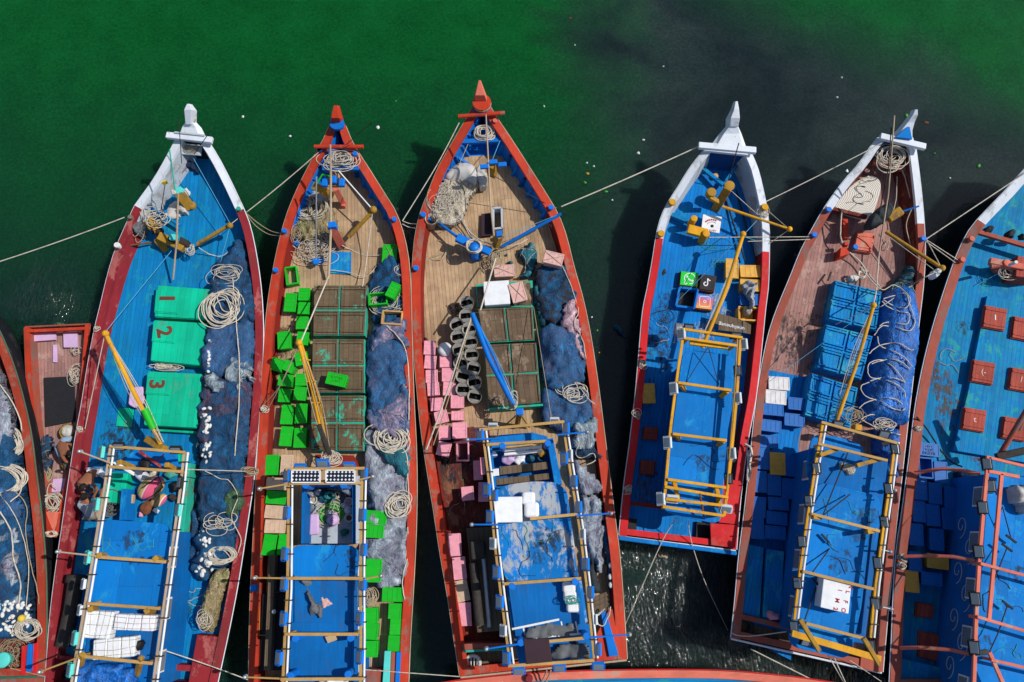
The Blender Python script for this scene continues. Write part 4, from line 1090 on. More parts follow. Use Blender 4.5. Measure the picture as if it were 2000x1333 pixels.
# odds and ends inside the open cabin front
m = MB(); m.pp([(205,922),(250,925),(240,985),(198,980)], 1.35, .86); part(B1, 'deck_locker', 'hatch_teal', m, .02)
m = MB(); m.pp([(237,955),(241,955),(238,1016),(233,1016)], 1.7, .86); part(B1, 'bulkhead', 'roof_blue', m)
basin = thing('fish_basket', 'round grey net basket full of small fish under the cabin frame', 'basket', P(214,983,1.35), 0); p = P(214,983,1.35)
mb = MB(); mb.lathe((p.x, p.y, .95), [(.28, 0), (.36, .4), (.40, .42), (.36, .38), (.27, .06)], 20); mb.build('basket_body', 'tarp_grey', basin)
mb = MB()
for k in range(46):
    a, r2 = rnd.uniform(0, 6.28), .29*math.sqrt(rnd.random()); mb.ball((p.x+r2*math.cos(a), p.y+r2*math.sin(a), 1.26+rnd.uniform(0, .05)), (.065, .016, .014), n=6, rings=4, M=Matrix.Rotation(rnd.uniform(0, 3), 3, 'Z'))
tag(mb.build('fish_pile', 'fish', basin), kind='stuff')
bag = thing('striped_bag', 'pink and tan striped cloth bag lying in the open cabin front', 'bag', P(298,960,1.2))
mb = MB(); ROOT[bag] = ROOT[bag]
bx = P(295,953,1.25); bd = (P(322,935,1.25)-P(272,968,1.25)).normalized(); M3 = Matrix.Rotation(math.atan2(bd.y, bd.x), 3, 'Z')
mb.ball(bx, (.42, .30, .20), n=18, rings=10, M=M3); mb.ball(P(310,978,1.15), (.26, .17, .14), n=14, rings=8, M=M3); mb.build('cloth_body', 'striped_cloth', bag)
mb = MB(); mb.tube([P(268,962,1.3), P(285,948,1.5), P(310,932,1.5), P(318,952,1.4), P(300,968,1.45), P(285,975,1.4)], .02, 6); mb.build('bag_strap', 'rope_dark', bag)
mb = MB(); p = P(274,936,1.5); mb.lathe((p.x, p.y, 1.1), [(.10, 0), (.15, .05), (.15, .34), (.12, .42), (.05, .45), (.05, .5), (0, .5)], 14, axis=(-.3, .5, .8)); solo(mb, 'rice_sack', 'cloth_white', 'white rounded sack beside the striped bag in the open cabin front', 'sack', bevel=0)
clutter = [((256,975), 'cardboard', .16, 'small tan cardboard box with dark spots in the open cabin front', 'box'), ((286,992), 'rust', .17, 'brown folded cloth by the roof edge in the open cabin front', 'cloth'), ((305,998), 'foam', .10, 'small white packet near the brown folded cloth', 'packet'), ((276,1005), 'cr_pink', .09, 'little red and white packet by the blue roof edge', 'packet'),
           ((335,925), 'rope_teal', .15, 'teal rag bundle under the front cabin frame', 'rag'), ((345,950), 'black', .16, 'black bag against the right rail of the open cabin front', 'bag'), ((338,972), 'dark_iron', .13, 'dark metal tin by the right rail of the open cabin front', 'tin'), ((300,925), 'rope_white', .10, 'heap of white twine under the front crossbar', 'twine'), ((283,908), 'black', .15, 'black tool bag on the small front roof panel', 'bag')]
for (x, y), mt, r_, lb, ct in clutter:
    mb = MB(); p = P(x, y, 1.15 if y > 915 else 2.0); M3 = Matrix.Rotation(rnd.uniform(0, 3), 3, 'Z')
    if ct in ('box', 'packet', 'tin'): mb.box(p, (r_*1.6, r_*1.1, r_), M=M3); bv = .02
    else:
        mb.ball(p, (r_*1.3, r_, r_*.7), n=16, rings=10, M=M3); bv = 0
        for v in mb.v: v += (v-p)*noise.noise(v*9)*.45
    solo(mb, ct.replace(' ', '_'), mt, lb, ct, 'clutter in the open cabin fronts', bevel=bv)
mb = MB(); pxbeam(mb, (272,882,2.2), (315,912,2.0), .07, .07); mb.tube([P(304,902,2.1), P(320,888,2.3)], .02, 6); solo(mb, 'red_tool', 'cr_pink' if False else 'red_dark', 'long dark red handled tool lying on the front panel of the open cabin', 'tool', bevel=.01)
mb = MB(); mb.tube([P(222,904,3.25), P(262,928,3.2)], .03, 8); mb.tube([P(230,906,3.28), P(262,925,3.2)], .03, 8); solo(mb, 'lamp_tube', 'pvc_white', 'pair of white tubes lashed to the front left brace of the cabin', 'tube')
# two crewmen sitting on the left deck
za = B1.zd
people('bare-backed person with dark hair sitting with head bowed toward a companion', {
 'pelvis': (0, .30, .42, .13), 'belly': (-.02, .18, .58, .12), 'chest': (-.01, 0, .74, .14), 'neck': (.02, -.14, .86, .055), 'head': (.03, -.23, .93, .085),
 'shl': (-.19, -.04, .80, .06), 'ell': (-.22, -.26, .56, .045), 'hal': (-.06, -.44, .46, .030), 'shr': (.17, -.06, .80, .06), 'elr': (.24, -.24, .56, .045), 'har': (.1, -.44, .45, .030),
 'hipl': (-.1, .27, .38, .09), 'knl': (-.26, -.14, .45, .065), 'fol': (-.16, -.22, .06, .045), 'tol': (-.16, -.36, .04, .03), 'hipr': (.12, .27, .38, .09), 'knr': (.42, .06, .40, .065), 'for': (.62, .04, .08, .045), 'tor': (.7, -.06, .04, .03)},
 [('pelvis','belly'),('belly','chest'),('chest','neck'),('neck','head'),('chest','shl'),('shl','ell'),('ell','hal'),('chest','shr'),('shr','elr'),('elr','har'),('pelvis','hipl'),('hipl','knl'),('knl','fol'),('fol','tol'),('pelvis','hipr'),('hipr','knr'),('knr','for'),('for','tor')],
 None, tuple(P(178,940,1.5))[:2] + (za,), [('cloth_white','shorts',[('pelvis','hipl'),('hipl','knl'),('pelvis','hipr'),('hipr','knr')],1.0)], (0.1, -.8, -.6), hands=(('hal','ell'),('har','elr')))
people('person in pale grey shirt with black hair facing a bare-backed companion', {
 'pelvis': (0, -.34, .42, .13), 'belly': (0, -.20, .58, .12), 'chest': (0, -.02, .74, .14), 'neck': (0, .12, .86, .055), 'head': (0, .21, .93, .085),
 'shl': (-.18, .0, .80, .06), 'ell': (-.25, .18, .56, .045), 'hal': (-.1, .34, .46, .030), 'shr': (.18, .0, .80, .06), 'elr': (.26, .18, .58, .045), 'har': (.22, .38, .5, .030),
 'hipl': (-.1, -.3, .38, .09), 'knl': (-.3, .1, .44, .065), 'fol': (-.34, .02, .06, .045), 'tol': (-.36, .14, .04, .03), 'hipr': (.12, -.3, .38, .09), 'knr': (.34, .12, .42, .065), 'for': (.38, .06, .06, .045), 'tor': (.42, .18, .04, .03)},
 [('pelvis','belly'),('belly','chest'),('chest','neck'),('neck','head'),('chest','shl'),('shl','ell'),('ell','hal'),('chest','shr'),('shr','elr'),('elr','har'),('pelvis','hipl'),('hipl','knl'),('knl','fol'),('fol','tol'),('pelvis','hipr'),('hipr','knr'),('knr','for'),('for','tor')],
 None, tuple(P(179,986,1.5))[:2] + (za,), [('cloth_grey','shirt',[('pelvis','belly'),('belly','chest'),('chest','shl'),('chest','shr'),('shl','ell'),('shr','elr')],1.08),('cloth_khaki','trousers',[('pelvis','hipl'),('hipl','knl'),('knl','fol'),('pelvis','hipr'),('hipr','knr'),('knr','for')],1.0)], (0, .8, -.6), hands=(('hal','ell'),('har','elr')))

# ================================================================ SKIFF
SK = fishing_boat('skiff', 'small square-ended wooden skiff with orange rim squeezed between two larger boats', 
 [(102,1050),(90,1036),(82,1000),(72,950),(62,870),(55,800),(50,720),(47,640)], [(106,1050),(118,1034),(126,985),(138,930),(150,868),(160,790),(168,710),(174,634)],
 zd=.38, zg=.78, rise=.35, drise=.1, gw=.12, gmat='orange', wall='red_brown', deck='deck_redwood', hull='hull_orange', rail='red_brown', cat='skiff', group='skiffs', N=26, rscale=.5)
m = MB(); m.pp([(88,1000),(122,1000),(112,1040),(98,1040)], .98, .8); part(SK, 'bow_cap', 'salmon', m, .01)
coil(101,1043,1.12,10,5,4,'white rope wrapped round the pointed bow of the skiff', r=.018, jit=.15)
coil(104,982,.85,16,14,8,'white rope coil on the bow of the skiff', r=.018, jit=.35, tail=[(92,965,.8),(98,945,.8),(112,955,.7)])
solo(MB().pp([(85,738),(144,735),(146,823),(88,834)], .46, .40), 'rubber_mat', 'black_mat', 'black rubber mat on the floor of the skiff', 'mat', bevel=.01)
for q, lb, nm in (([(54,646),(108,645),(108,664),(55,668)], 'long lilac plastic board at the square end of the skiff', 'board'), ([(123,648),(150,648),(151,679),(124,679)], 'square lilac plastic board beside the long one in the skiff', 'board'), ([(103,674),(110,673),(111,708),(103,708)], 'narrow lilac strip with dark strap on the skiff floor', 'board'), ([(103,936),(133,934),(129,960),(100,962)], 'lilac board near the bow of the skiff beneath white rope', 'board')):
    solo(MB().pp(q, .52 if q[0][1] < 670 else .46, .44 if q[0][1] < 670 else .40), nm, 'lilac', lb, 'board', 'lilac boards in the skiff', bevel=.008)
mb = MB(); mb.tube([P(64,752,.6), P(68,800,.55), P(74,856,.5)], .022, 6); solo(mb, 'bamboo_pole', 'bamboo', 'thin bamboo pole along the left side of the skiff', 'pole')
coil(146,735,.5,11,16,9,'bundle of fine pale net cord by the right rim of the skiff', r=.010, jit=.5); coil(150,687,.5,6,6,4,'small white twine loop near the square lilac board', r=.01, jit=.5)
coil(88,930,.5,13,13,9,'ring of tan rope with yellow strands in the skiff', r=.014, jit=.3, mat='rope_tan')
heap([(76,858),(104,852),(106,900),(100,925),(80,925)], .39, .08, 'net_black', 'dark scrap of net on the floor of the skiff', strands=40, smat='rope_tan', seed=22, ragged=.2, sr=.005)
for (x, y), r_, mt, mt2, lb in (((128,842), .22, 'plastic_film', 'gold', 'basket topped with a foil bag in the skiff'), ((130,905), .18, 'fish', 'gold', 'yellow rimmed basket in front of the crouching person in the skiff')):
    b_ = thing('basket', lb, 'basket', P(x, y, .4)); p = P(x, y, .75)
    mb = MB(); mb.lathe((p.x, p.y, .39), [(r_*.8, 0), (r_, .28), (r_*1.08, .30), (r_*.96, .27), (r_*.74, .04)], 18); mb.build('basket_body', mt2, b_)
    mb = MB(); mb.ball((p.x, p.y, .64), (r_*.92, r_*.92, .16), n=18, rings=10)
    for v in mb.v: v.z += noise.noise(v*8)*.07
    mb.build('basket_load', mt, b_)
people('crouching person with bare back and pale blue shorts in the skiff', {
 'pelvis': (-.28, .22, .52, .14), 'belly': (-.14, .13, .64, .12), 'chest': (.05, .02, .74, .14), 'neck': (.20, -.08, .78, .055), 'head': (.29, -.15, .80, .085),
 'shl': (.12, .16, .76, .06), 'ell': (.30, .10, .52, .045), 'hal': (.30, -.12, .42, .030), 'shr': (-.02, -.15, .74, .06), 'elr': (.02, -.34, .54, .045), 'har': (.18, -.38, .44, .030),
 'hipl': (-.22, .30, .48, .09), 'knl': (.10, .38, .44, .065), 'fol': (-.06, .40, .06, .045), 'tol': (.06, .42, .04, .03), 'hipr': (-.34, .12, .48, .09), 'knr': (-.18, -.22, .46, .065), 'for': (-.34, -.12, .06, .045), 'tor': (-.26, -.22, .04, .03)},
 [('pelvis','belly'),('belly','chest'),('chest','neck'),('neck','head'),('chest','shl'),('shl','ell'),('ell','hal'),('chest','shr'),('shr','elr'),('elr','har'),('pelvis','hipl'),('hipl','knl'),('knl','fol'),('fol','tol'),('pelvis','hipr'),('hipr','knr'),('knr','for'),('for','tor')],
 None, tuple(P(132,880,.9))[:2] + (.39,), [('cloth_blue','shorts',[('pelvis','belly'),('pelvis','hipl'),('hipl','knl'),('pelvis','hipr'),('hipr','knr')],1.05)], (.75, -.45, -.5), hat=None, hands=(('hal','ell'),('har','elr')))

# ================================================================ BOAT 0 (left edge)
B0 = fishing_boat('fishing_boat', 'orange-red fishing boat loaded with nets, cut off by the left edge',
 [(-120,560),(-180,640),(-215,800),(-225,1000),(-215,1200),(-205,1330)], [(-70,560),(-28,605),(0,652),(27,721),(46,789),(59,850),(68,920),(77,990),(84,1060),(88,1130),(89,1220),(88,1320)],
 gmat='rim_red', wall='orange_dark', deck='deck_maroon', hull='hull_black', rail='hull_green', rise=.5, drise=.2, gw=.22)
N0 = 'boat at the left edge'
heap([(-100,680),(-20,690),(10,760),(38,850),(58,960),(68,1050),(70,1160),(60,1200),(-90,1200)], B0.zd, .6, 'net_navy', f'broad dark blue net covering the deck of the {N0}', seed=31, strands=50, smat='rope_dark')
heap([(-40,700),(0,720),(20,770),(30,830),(10,880),(-40,880)], B0.zd+.4, .35, 'net_grey', f'pale lilac grey net on the bow end of the {N0}', seed=32, strands=10)
heap([(-40,960),(20,950),(45,970),(50,1010),(20,1020),(-40,1030)], B0.zd+.42, .3, 'net_blue', f'bright blue net patch in the middle of the {N0}', seed=33, strands=8)
heap([(-40,1020),(30,1015),(45,1060),(40,1120),(52,1160),(30,1190),(-40,1180)], B0.zd+.4, .3, 'net_grey', f'dark lilac net towards the stern of the {N0}', seed=34, strands=12)
heap([(-10,1160),(30,1165),(60,1180),(72,1200),(66,1245),(30,1250),(-10,1240)], B0.zd, .45, 'net_navy', f'net edge with white floats at the stern of the {N0}', seed=35, strands=10,
     floats=[(10+rnd.uniform(-12,48), 1175+rnd.uniform(0,66)) for _ in range(60)])
coil(10,868,1.75,36,30,9,f'upper ring of thick cream rope on the {N0}', r=.026, jit=.10, hgt=.16); coil(4,940,1.75,42,26,9,f'lower ring of thick cream rope on the {N0}', r=.026, jit=.10, hgt=.16)
coil(56,1228,1.5,24,17,9,f'flat coil of cream cord beside the floats on the {N0}', r=.018, jit=.2)
mooring([(0,752,1.6),(20,780,1.6),(36,810,1.6),(44,850,1.6),(48,910,1.6),(40,960,1.55),(20,980,1.5)], f'white rope curving down the right side of the {N0}', r=.018, group='ropes across decks')
mooring([(0,1000,1.6),(22,1040,1.6),(26,1090,1.6),(40,1140,1.6),(34,1195,1.6)], f'thick white rope snaking over lilac net on the {N0}', r=.02, group='ropes across decks')
mooring([(0,965,1.6),(30,1010,1.6),(48,1060,1.6),(56,1120,1.6),(50,1195,1.6)], f'thin white rope over blue net on the {N0}', r=.012, group='ropes across decks')
mooring([(30,960,1.6),(52,990,1.6),(50,1040,1.55),(60,1100,1.5),(72,1150,1.5),(76,1180,1.45)], f'white twisted rope near the right gunwale of the {N0}', r=.012, group='ropes across decks', mat='rope_tan')
solo(MB().ball(P(42,1208,1.55), .10), 'buoy', 'mark_yellow', 'round orange-yellow buoy among the white floats at the left edge', 'buoy')
m = MB(); m.pp([(54,1258),(62,1258),(60,1312),(50,1312)], 1.5, 1.4); part(B0, 'stern_board', 'blue_rib', m, .01)
m = MB(); m.pp([(42,1262),(54,1260),(50,1318),(40,1318)], 1.42, 1.3); m.pp([(63,1258),(74,1255),(72,1316),(62,1316)], 1.42, 1.3); part(B0, 'stern_plank', 'red_bright', m, .01)
m = MB(); m.pp([(-80,1318),(60,1316),(86,1322),(86,1350),(-80,1350)], 1.3, .86); part(B0, 'stern_deck', 'red_brown', m)
coil(26,1280,1.1,26,26,16,f'mess of brown fishing line on the stern deck of the {N0}', r=.008, jit=.7, mat='rope_tan')
mb = MB(); p = P(4,1290,1.3); mb.lathe((p.x, p.y, .95), [(.17, 0), (.2, .3), (.21, .34), (.17, .36)], 18); solo(mb, 'bucket', 'fl_cyan', 'turquoise lidded bucket at the left edge of the photo near the stern', 'bucket')
def crates(rows, mat_of, zb, boat, group):
    """rows: (row phrase, [(kind, px, py, w, h, ang[, z])...]) ; label = ordinal from the bow within its row"""
    for phrase, lst in rows:
        lst = sorted(lst, key=lambda c: c[2])
        for i, cr_ in enumerate(lst):
            k, x, y, w_, h_, a = cr_[:6]; z = cr_[6] if len(cr_) > 6 else zb; op = k.endswith('o'); ro = k.endswith('r'); mat, word = mat_of[k[0]]
            lb = f"{'open empty' if op else 'roped' if ro else 'lidded'} {word} crate, {ORD[i] + ' from the bow ' if len(lst) > 1 else ''}{phrase}"
            hs = 1.0
            til = (rnd.gauss(0, .02), rnd.gauss(0, .02))
            place_crate(mat, x, y, w_+rnd.uniform(-.6, .6), h_+rnd.uniform(-.6, .6), a + rnd.gauss(0, 1.2), z, lb, group, op, mat if k[0] != 'p' else 'dark_purple', ro, til)
def cabin_open_floor(B, q, z, mat):
    m = MB(); m.pp(q, z, z-.05); return part(B, 'cabin_floor', mat, m)
def pot(px, py, z, r, h, mat, inner, label, group='kitchen things in the open cabin fronts', name='pot', cat='pot', lid=False):
    o = thing(name, label, cat, P(px, py, z), 0, group); p = P(px, py, z+h)
    mb = MB(); mb.lathe((p.x, p.y, z), [(r*.85, 0), (r*.95, h*.3), (r, h), (r*1.1, h+.012), (r*.92, h), (r*.86, h*.55)], 18); mb.build('pot_body', mat, o)
    mb = MB()
    if lid: mb.lathe((p.x, p.y, z), [(r*1.0, h+.013), (r*.7, h+.04), (.025, h+.05), (.025, h+.075), (0, h+.08)], 18)
    else: mb.lathe((p.x, p.y, z), [(r*.85, h*.5), (r*.4, h*.62), (0, h*.65)], 14)
    mb.build('lid' if lid else 'contents', inner, o); return o
# ================================================================ BOAT 2 : green crates
N2 = 'green-crate boat'
B2 = fishing_boat('fishing_boat', 'orange fishing boat loaded with green crates, solar panels on its blue cabin',
 [(643,246),(634,268),(622,290),(600,330),(578,375),(560,420),(547,465),(537,510),(528,560),(520,620),(514,700),(509,780),(505,860),(500,950),(495,1050),(490,1150),(487,1250),(486,1350)],
 [(674,246),(682,266),(693,288),(720,330),(748,375),(770,410),(785,450),(796,500),(801,560),(803,640),(805,720),(808,800),(812,880),(813,960),(811,1050),(806,1150),(800,1250),(796,1350)],
 gmat='orange', wall='orange_dark', wall2='blue_rib', wsplit=.17, deck='deck_wood', deck2='blue_rib', dsplit=.045, hull='hull_black', rail='pole_pale', gw=.24, ribs=(.03, .17, 8, 'blue_rib', .12))
stem(B2, [(659,252,2.25,.62,.25),(658,240,2.5,.42,.28),(657,232,2.75,.36,.3),(657,207,3.0,.16,.2)], 'orange')
m = MB(); p = P(658,241,2.6); m.lathe((p.x, p.y, 2.5), [(.23, 0), (.23, .12)], 16, sm=False); part(B2, 'stem_band', 'blue_rib', m, .01)
m = MB(); m.tube([P(614,287,2.38), P(710,287,2.38)], .065, 10); part(B2, 'bow_crossbeam', 'orange', m)
m = MB(); pxbeam(m, (630,330,2.02), (702,329,2.02), .16, .12); part(B2, 'thwart', 'blue_rib', m, .01)
bollards(B2, [(622,289,2.4),(698,289,2.4),(776,431,1.7),(551,457,1.62),(536,531,1.45),(640,305,2.2)], 'fl_blue', .07)
coil(665,312,2.1,26,15,12,'heap of cream rope in the blue bow of the green-crate boat', r=.018, jit=.45, hgt=.3)
m = MB(); m.tube([P(642,540,1.3), P(646,450,2.0), P(646,330,3.2), P(645,283,3.7)], .045, 8, r1=.03); part(B2, 'mast', 'pole_pale', m)
m = MB(); m.tube([P(617,508,1.6), P(618,345,3.1)], .022, 6); part(B2, 'whip_pole', 'metal', m)
m = MB(); m.tube([P(676,283,2.6), P(727,238,3.6)], .012, 5); part(B2, 'whip_pole', 'dark_iron', m)
m = MB(); pxbeam(m, (644,362,2.7), (664,362,2.7), .12, .12); pxbeam(m, (618,366,2.6), (644,380,1.6), .3, .25); part(B2, 'mast_bracket', 'mustard', m, .02)
m = MB(); m.tube([P(620,357,2.8), P(630,341,2.9), P(648,346,2.9)], .03, 6); part(B2, 'green_hook', 'cr_green', m)
for x, y in ((635,358),(652,352),(668,358)):
    m = MB(); p = P(x, y, 2.85); m.box(p, (.17, .24, .14)); part(B2, 'mast_lamp', 'fl_blue', m, .02)
m = MB(); m.pp([(640,434),(655,432),(656,443),(641,445)], 2.2, 1.9); part(B2, 'post_cap', 'fl_blue', m, .01)
m = MB(); pxbeam(m, (648,444,2.0), (668,482,1.15), .26, .22); part(B2, 'samson_post', 'red_brown', m, .02)
m = MB(); pxbeam(m, (655,368,2.2), (670,398,1.3), .18, .16); m.pp([(665,388),(675,390),(673,403),(662,402)], 1.4, 1.0); part(B2, 'samson_post', 'salmon', m, .02)
m = MB(); pxbeam(m, (681,464,1.5), (728,413,2.0), .11, .1); m.ball(P(729,410,2.05), .12); part(B2, 'derrick_pole', 'mustard', m, .01)
m = MB(); m.pp([(647,491),(686,493),(685,536),(645,534)], 1.12, .9); part(B2, 'blue_hatch_board', 'hatch_blue', m, .01)
m = MB(); m.pp([(612,534),(728,536),(722,562),(612,560)], 1.03, .9); part(B2, 'deck_patch', 'deck_maroon', m)
heap([(600,385),(632,372),(650,400),(668,450),(680,480),(668,486),(640,470),(600,478),(568,462),(578,420)], B2.zd, .42, 'straw', f'brown straw-like net heap on the bow deck of the {N2}', seed=41, strands=80, smat='rope_tan', stretch=(1, 1), fold=.1, ragged=.15)
heap([(612,368),(638,370),(646,395),(628,402),(612,392)], B2.zd+.25, .3, 'plastic_film', f'grey plastic sheet on the straw net near the bow of the {N2}', 'sheet', 'plastic_sheet', 'sheets and tarps on deck', seed=42, edge=.12, step=.045)
coil(600,405,1.5,22,22,10,f'cream rope looped over the straw net of the {N2}', r=.018, jit=.4, drift=(4,6), hgt=.15)
coil(612,482,1.2,26,17,18,f'tangle of pale twine beside the mast foot of the {N2}', r=.012, jit=.6, mat='rope_white', hgt=.3)
coil(578,455,1.2,10,12,8,f'tan twine bundle near the left gunwale of the {N2}', r=.012, jit=.6, mat='rope_tan', hgt=.25)
coil(618,506,1.1,18,8,8,f'loose rope round the small blue bollard of the {N2}', r=.014, jit=.6)
m = MB(); pxbeam(m, (566,466,1.25), (584,478,1.2), .2, .12); part(B2, 'fender_board', 'blue_rib', m, .02)
bollards(B2, [(616,510,1.3),(626,508,1.1)], 'fl_blue', .1, .12)
m = MB(); m.tube([P(660,392,1.1), P(656,440,1.05)], .05, 6); part(B2, 'deck_rail', 'blue_rib', m)
# hatches
for q in ([(612,556),(718,556),(713,656),(610,656)], [(609,661),(713,661),(712,768),(607,768)], [(606,772),(713,771),(711,882),(606,880)]):
    hatch(B2, q, 1.5, B2.zd, 'hatch_brown', 'teal_trim', 2, 2)
M2 = {'g': ('cr_green', 'green'), 'b': ('cr_beige', 'beige'), 't': ('cr_tan', 'tan')}
zb = B2.zd+.005
crates([
 ('beside the first brown hatch', [('g',594.7,575,24,28,0,1.36-.36+.0),('g',592.6,603,24,27,0),('g',591,631,25,27,0),('g',591,662,25,28,4)]),
 ('in the sparse outer left rank', [('go',568,538,25,38,-12),('g',567,590.5,25,40,2),('g',554.5,665,28,38,-7)]),
 ('in the pile left of the boom', [('g',588.7,701,26,28,-12,1.1),('g',541,713,27,27,15),('g',565.6,716,24,24,28,1.0),('g',556.5,743,28,25,4,1.2),('g',587.5,742,24,26,0),('g',555.7,773,25,28,3),('g',585,770,26,29,3)]),
 ('in the outer pair beside the last brown hatch', [('g',561,810.6,26,41,2),('g',558.7,853,26,41,2)]),
 ('in the inner pair beside the last brown hatch', [('g',588.5,808.8,25,41,0),('g',586.5,854.7,26,41,0)]),
 ('lying on the middle brown hatch', [('g',657.7,742,42,27,13,1.51)]),
 ('on the blue net by the right gunwale', [('go',738,584.5,38,26,-4,1.25),('to',765,620.6,42,30,4,1.3)]),
 ('tipped against an open green crate on the net', [('g',767,568,21,34,24,1.4)]),
 ('by the right gunwale near the blue deck board', [('gr',761.6,495.8,32,41,0)]),
 ('in the outer file left of the cabin', [('g',532.5,909,27,42,1),('b',540,944.5,42,26,2),('g',539,972.5,42,27,2),('b',537.5,1001,43,27,2),('b',536.8,1028.5,43,28,2),('g',526.8,1064.8,28,42,2)]),
 ('in the inner file left of the cabin', [('b',560.5,908,26,42,1),('g',554.5,1065,26,42,2)]),
 ('in the stack right of the solar panels', [('g',740.8,922,44,28,-7),('b',742.6,953,46,27,3),('g',752.5,982.8,44,27,2),('g',733.7,1010.8,46,28,5,1.1),('b',745,1041,40,26,8),('g',730,1038.5,40,28,4,1.3)]),
 ('alone on the grey net by the cabin', [('g',729.5,1113.7,34,46,2,1.15)]),
 ('in the outer column at the right stern', [('g',767.4,1161.6,45,29,0),('g',771.7,1194,28,31,2),('g',773.8,1225.5,28,31,2),('g',771,1258,29,32,2)]),
 ('in the inner column at the right stern', [('g',724.9,1202,30,32,-2,1.1),('g',725,1234,30,32,1,1.1),('g',724.9,1267,30,32,1,1.1)]),
], M2, zb, N2, 'crates on the green-crate boat')
for x, y, t_ in ((658,738,'LAUT'),(658,748,'REJEKI')): pass
o_ = [o for o in COL.objects if o.get('label', '').endswith('lying on the middle brown hatch')][0]
l_ = text_mb('LAUT', .11, Matrix.Translation((0, -.05, .374)) @ Matrix.Rotation(math.pi, 4, 'Z'), .002); text_mb('MELATI', .11, Matrix.Translation((0, .07, .374)) @ Matrix.Rotation(math.pi, 4, 'Z'), .002, mb=l_)
lo_ = l_.build('lettering', 'cr_green_in'); lo_.parent = o_
# nets along the right
heap([(745,510),(778,505),(795,540),(797,610),(790,650),(735,640),(720,600),(722,545)], B2.zd, .35, 'net_navy', f'dark navy net by the roped green crate of the {N2}', seed=43, strands=40, smat='rope_blue')
heap([(728,640),(770,625),(798,640),(800,760),(796,830),(730,830),(716,770),(716,680)], B2.zd, .5, 'net_blue', f'big blue net mound right of the middle hatch on the {N2}', seed=44, strands=14, smat='rope_blue')
heap([(750,632),(790,620),(800,660),(795,690),(770,665),(740,690),(722,700),(726,660)], B2.zd+.42, .22, 'net_lilac', f'lilac net edging the top of the blue mound on the {N2}', seed=45, strands=6, ragged=.2)
heap([(718,800),(745,795),(790,750),(802,770),(803,830),(795,860),(740,850),(716,840)], B2.zd+.38, .25, 'net_lilac', f'lilac net edging the bottom of the blue mound on the {N2}', seed=46, strands=6, ragged=.2)
heap([(716,840),(800,850),(808,940),(806,1000),(780,1060),(740,1060),(716,960)], B2.zd, .42, 'net_grey', f'grey-green net below the white rope coil on the {N2}', seed=47, strands=12)
heap([(712,1010),(770,1000),(802,1040),(806,1090),(790,1140),(735,1150),(712,1110)], B2.zd, .42, 'net_grey', f'purplish grey net beside the lower cabin of the {N2}', seed=48, strands=10)
heap([(740,860),(780,858),(806,900),(800,935),(770,925),(745,900)], B2.zd+.32, .2, 'net_teal', f'green-blue net patch beside the solar panels of the {N2}', seed=49, strands=5, ragged=.2)
coil(763,852,1.6,27,21,12,f'big coil of cream rope on the right nets of the {N2}', r=.024, jit=.45, tail=[(790,880,1.5),(796,930,1.5),(798,985,1.5),(790,1010,1.4)])
coil(778,985,1.5,22,20,8,f'coil of cream rope beneath green crates right of the cabin on the {N2}', r=.022, jit=.3)
coil(764,585,1.45,30,26,12,f'wide loops of cream cord on the navy net of the {N2}', r=.013, jit=.35)
coil(724,1165,1.3,12,14,8,f'small tan rope coil near the right stern crates of the {N2}', r=.018, jit=.3, mat='rope_tan')
coil(784,528,1.3,9,9,3,f'white rope loop by the roped green crate', r=.016, jit=.3)
mooring([(755,637,1.6),(772,652,1.6),(788,675,1.6),(797,710,1.6),(799,760,1.5),(798,820,1.5)], f'white rope along the right gunwale over blue net on the {N2}', r=.018, group='ropes across decks')
mooring([(796,1030,1.5),(798,1080,1.5),(786,1130,1.4),(790,1170,1.4)], f'cream rope along the lower right gunwale of the {N2}', r=.018, group='ropes across decks')
# boom and rigging
m = MB(); m.tube([P(584,672,3.0), P(610,760,2.5), P(636,880,1.9)], .06, 9); m.tube([P(590,674,2.95), P(622,775,2.4), P(642,884,1.9)], .03, 7); m.ball(P(584,670,3.0), .10)
for t in (.15, .35, .55, .75): m.beam(P(584,672,3.0).lerp(P(636,880,1.9), t) + Vector((-.08, 0, 0)), P(584,672,3.0).lerp(P(640,880,1.9), t) + Vector((.2, 0, 0)), .03, .03)
part(B2, 'boom', 'yellow_paint', m)
for d in (-5, 5, 12): line(B2, 'boom_line', [(585,672,3.0),(612+d*1.2,780,2.5),(640+d*.5,890,1.9)], .012, 'rope_tan')
m = MB(); pxbeam(m, (622,830,2.4), (645,888,1.9), .12, .12); part(B2, 'boom_step', 'dark_iron', m, .02)
coil(648,893,1.8,12,9,9,'knot of pale rope at the boom foot of the green-crate boat', r=.018, jit=.6)
mooring([(588,667,3.0),(642,540,1.9)], 'taut white rope from the boom tip to the mast foot of the green-crate boat', r=.022, group='ropes across decks')
for x2, y2 in ((512,793),(523,800),(540,760)): line(B2, 'stay_line', [(584,672,3.0),(548,752,2.2),(x2,y2,1.45)], .012, 'rope_tan')
coil(516,797,1.42,5,4,6,'rope hitched round the left gunwale of the green-crate boat', r=.016, jit=.9, group='rope hitches on gunwales')
line(B2, 'stay_line', [(661,334,2.4),(726,408,2.1)], .022, 'pvc_white'); line(B2, 'stay_line', [(727,418,2.0),(717,500,1.4),(708,560,1.5)], .016)
mooring([(668,480,1.2),(690,490,1.1),(715,500,1.1),(745,498,1.2),(760,500,1.3)], 'white rope from the mast foot to the roped green crate', r=.013, group='ropes across decks')
mooring([(645,528,1.2),(680,532,1.2),(715,540,1.2),(735,520,1.2)], 'white rope crossing below the small blue board', r=.012, group='ropes across decks')
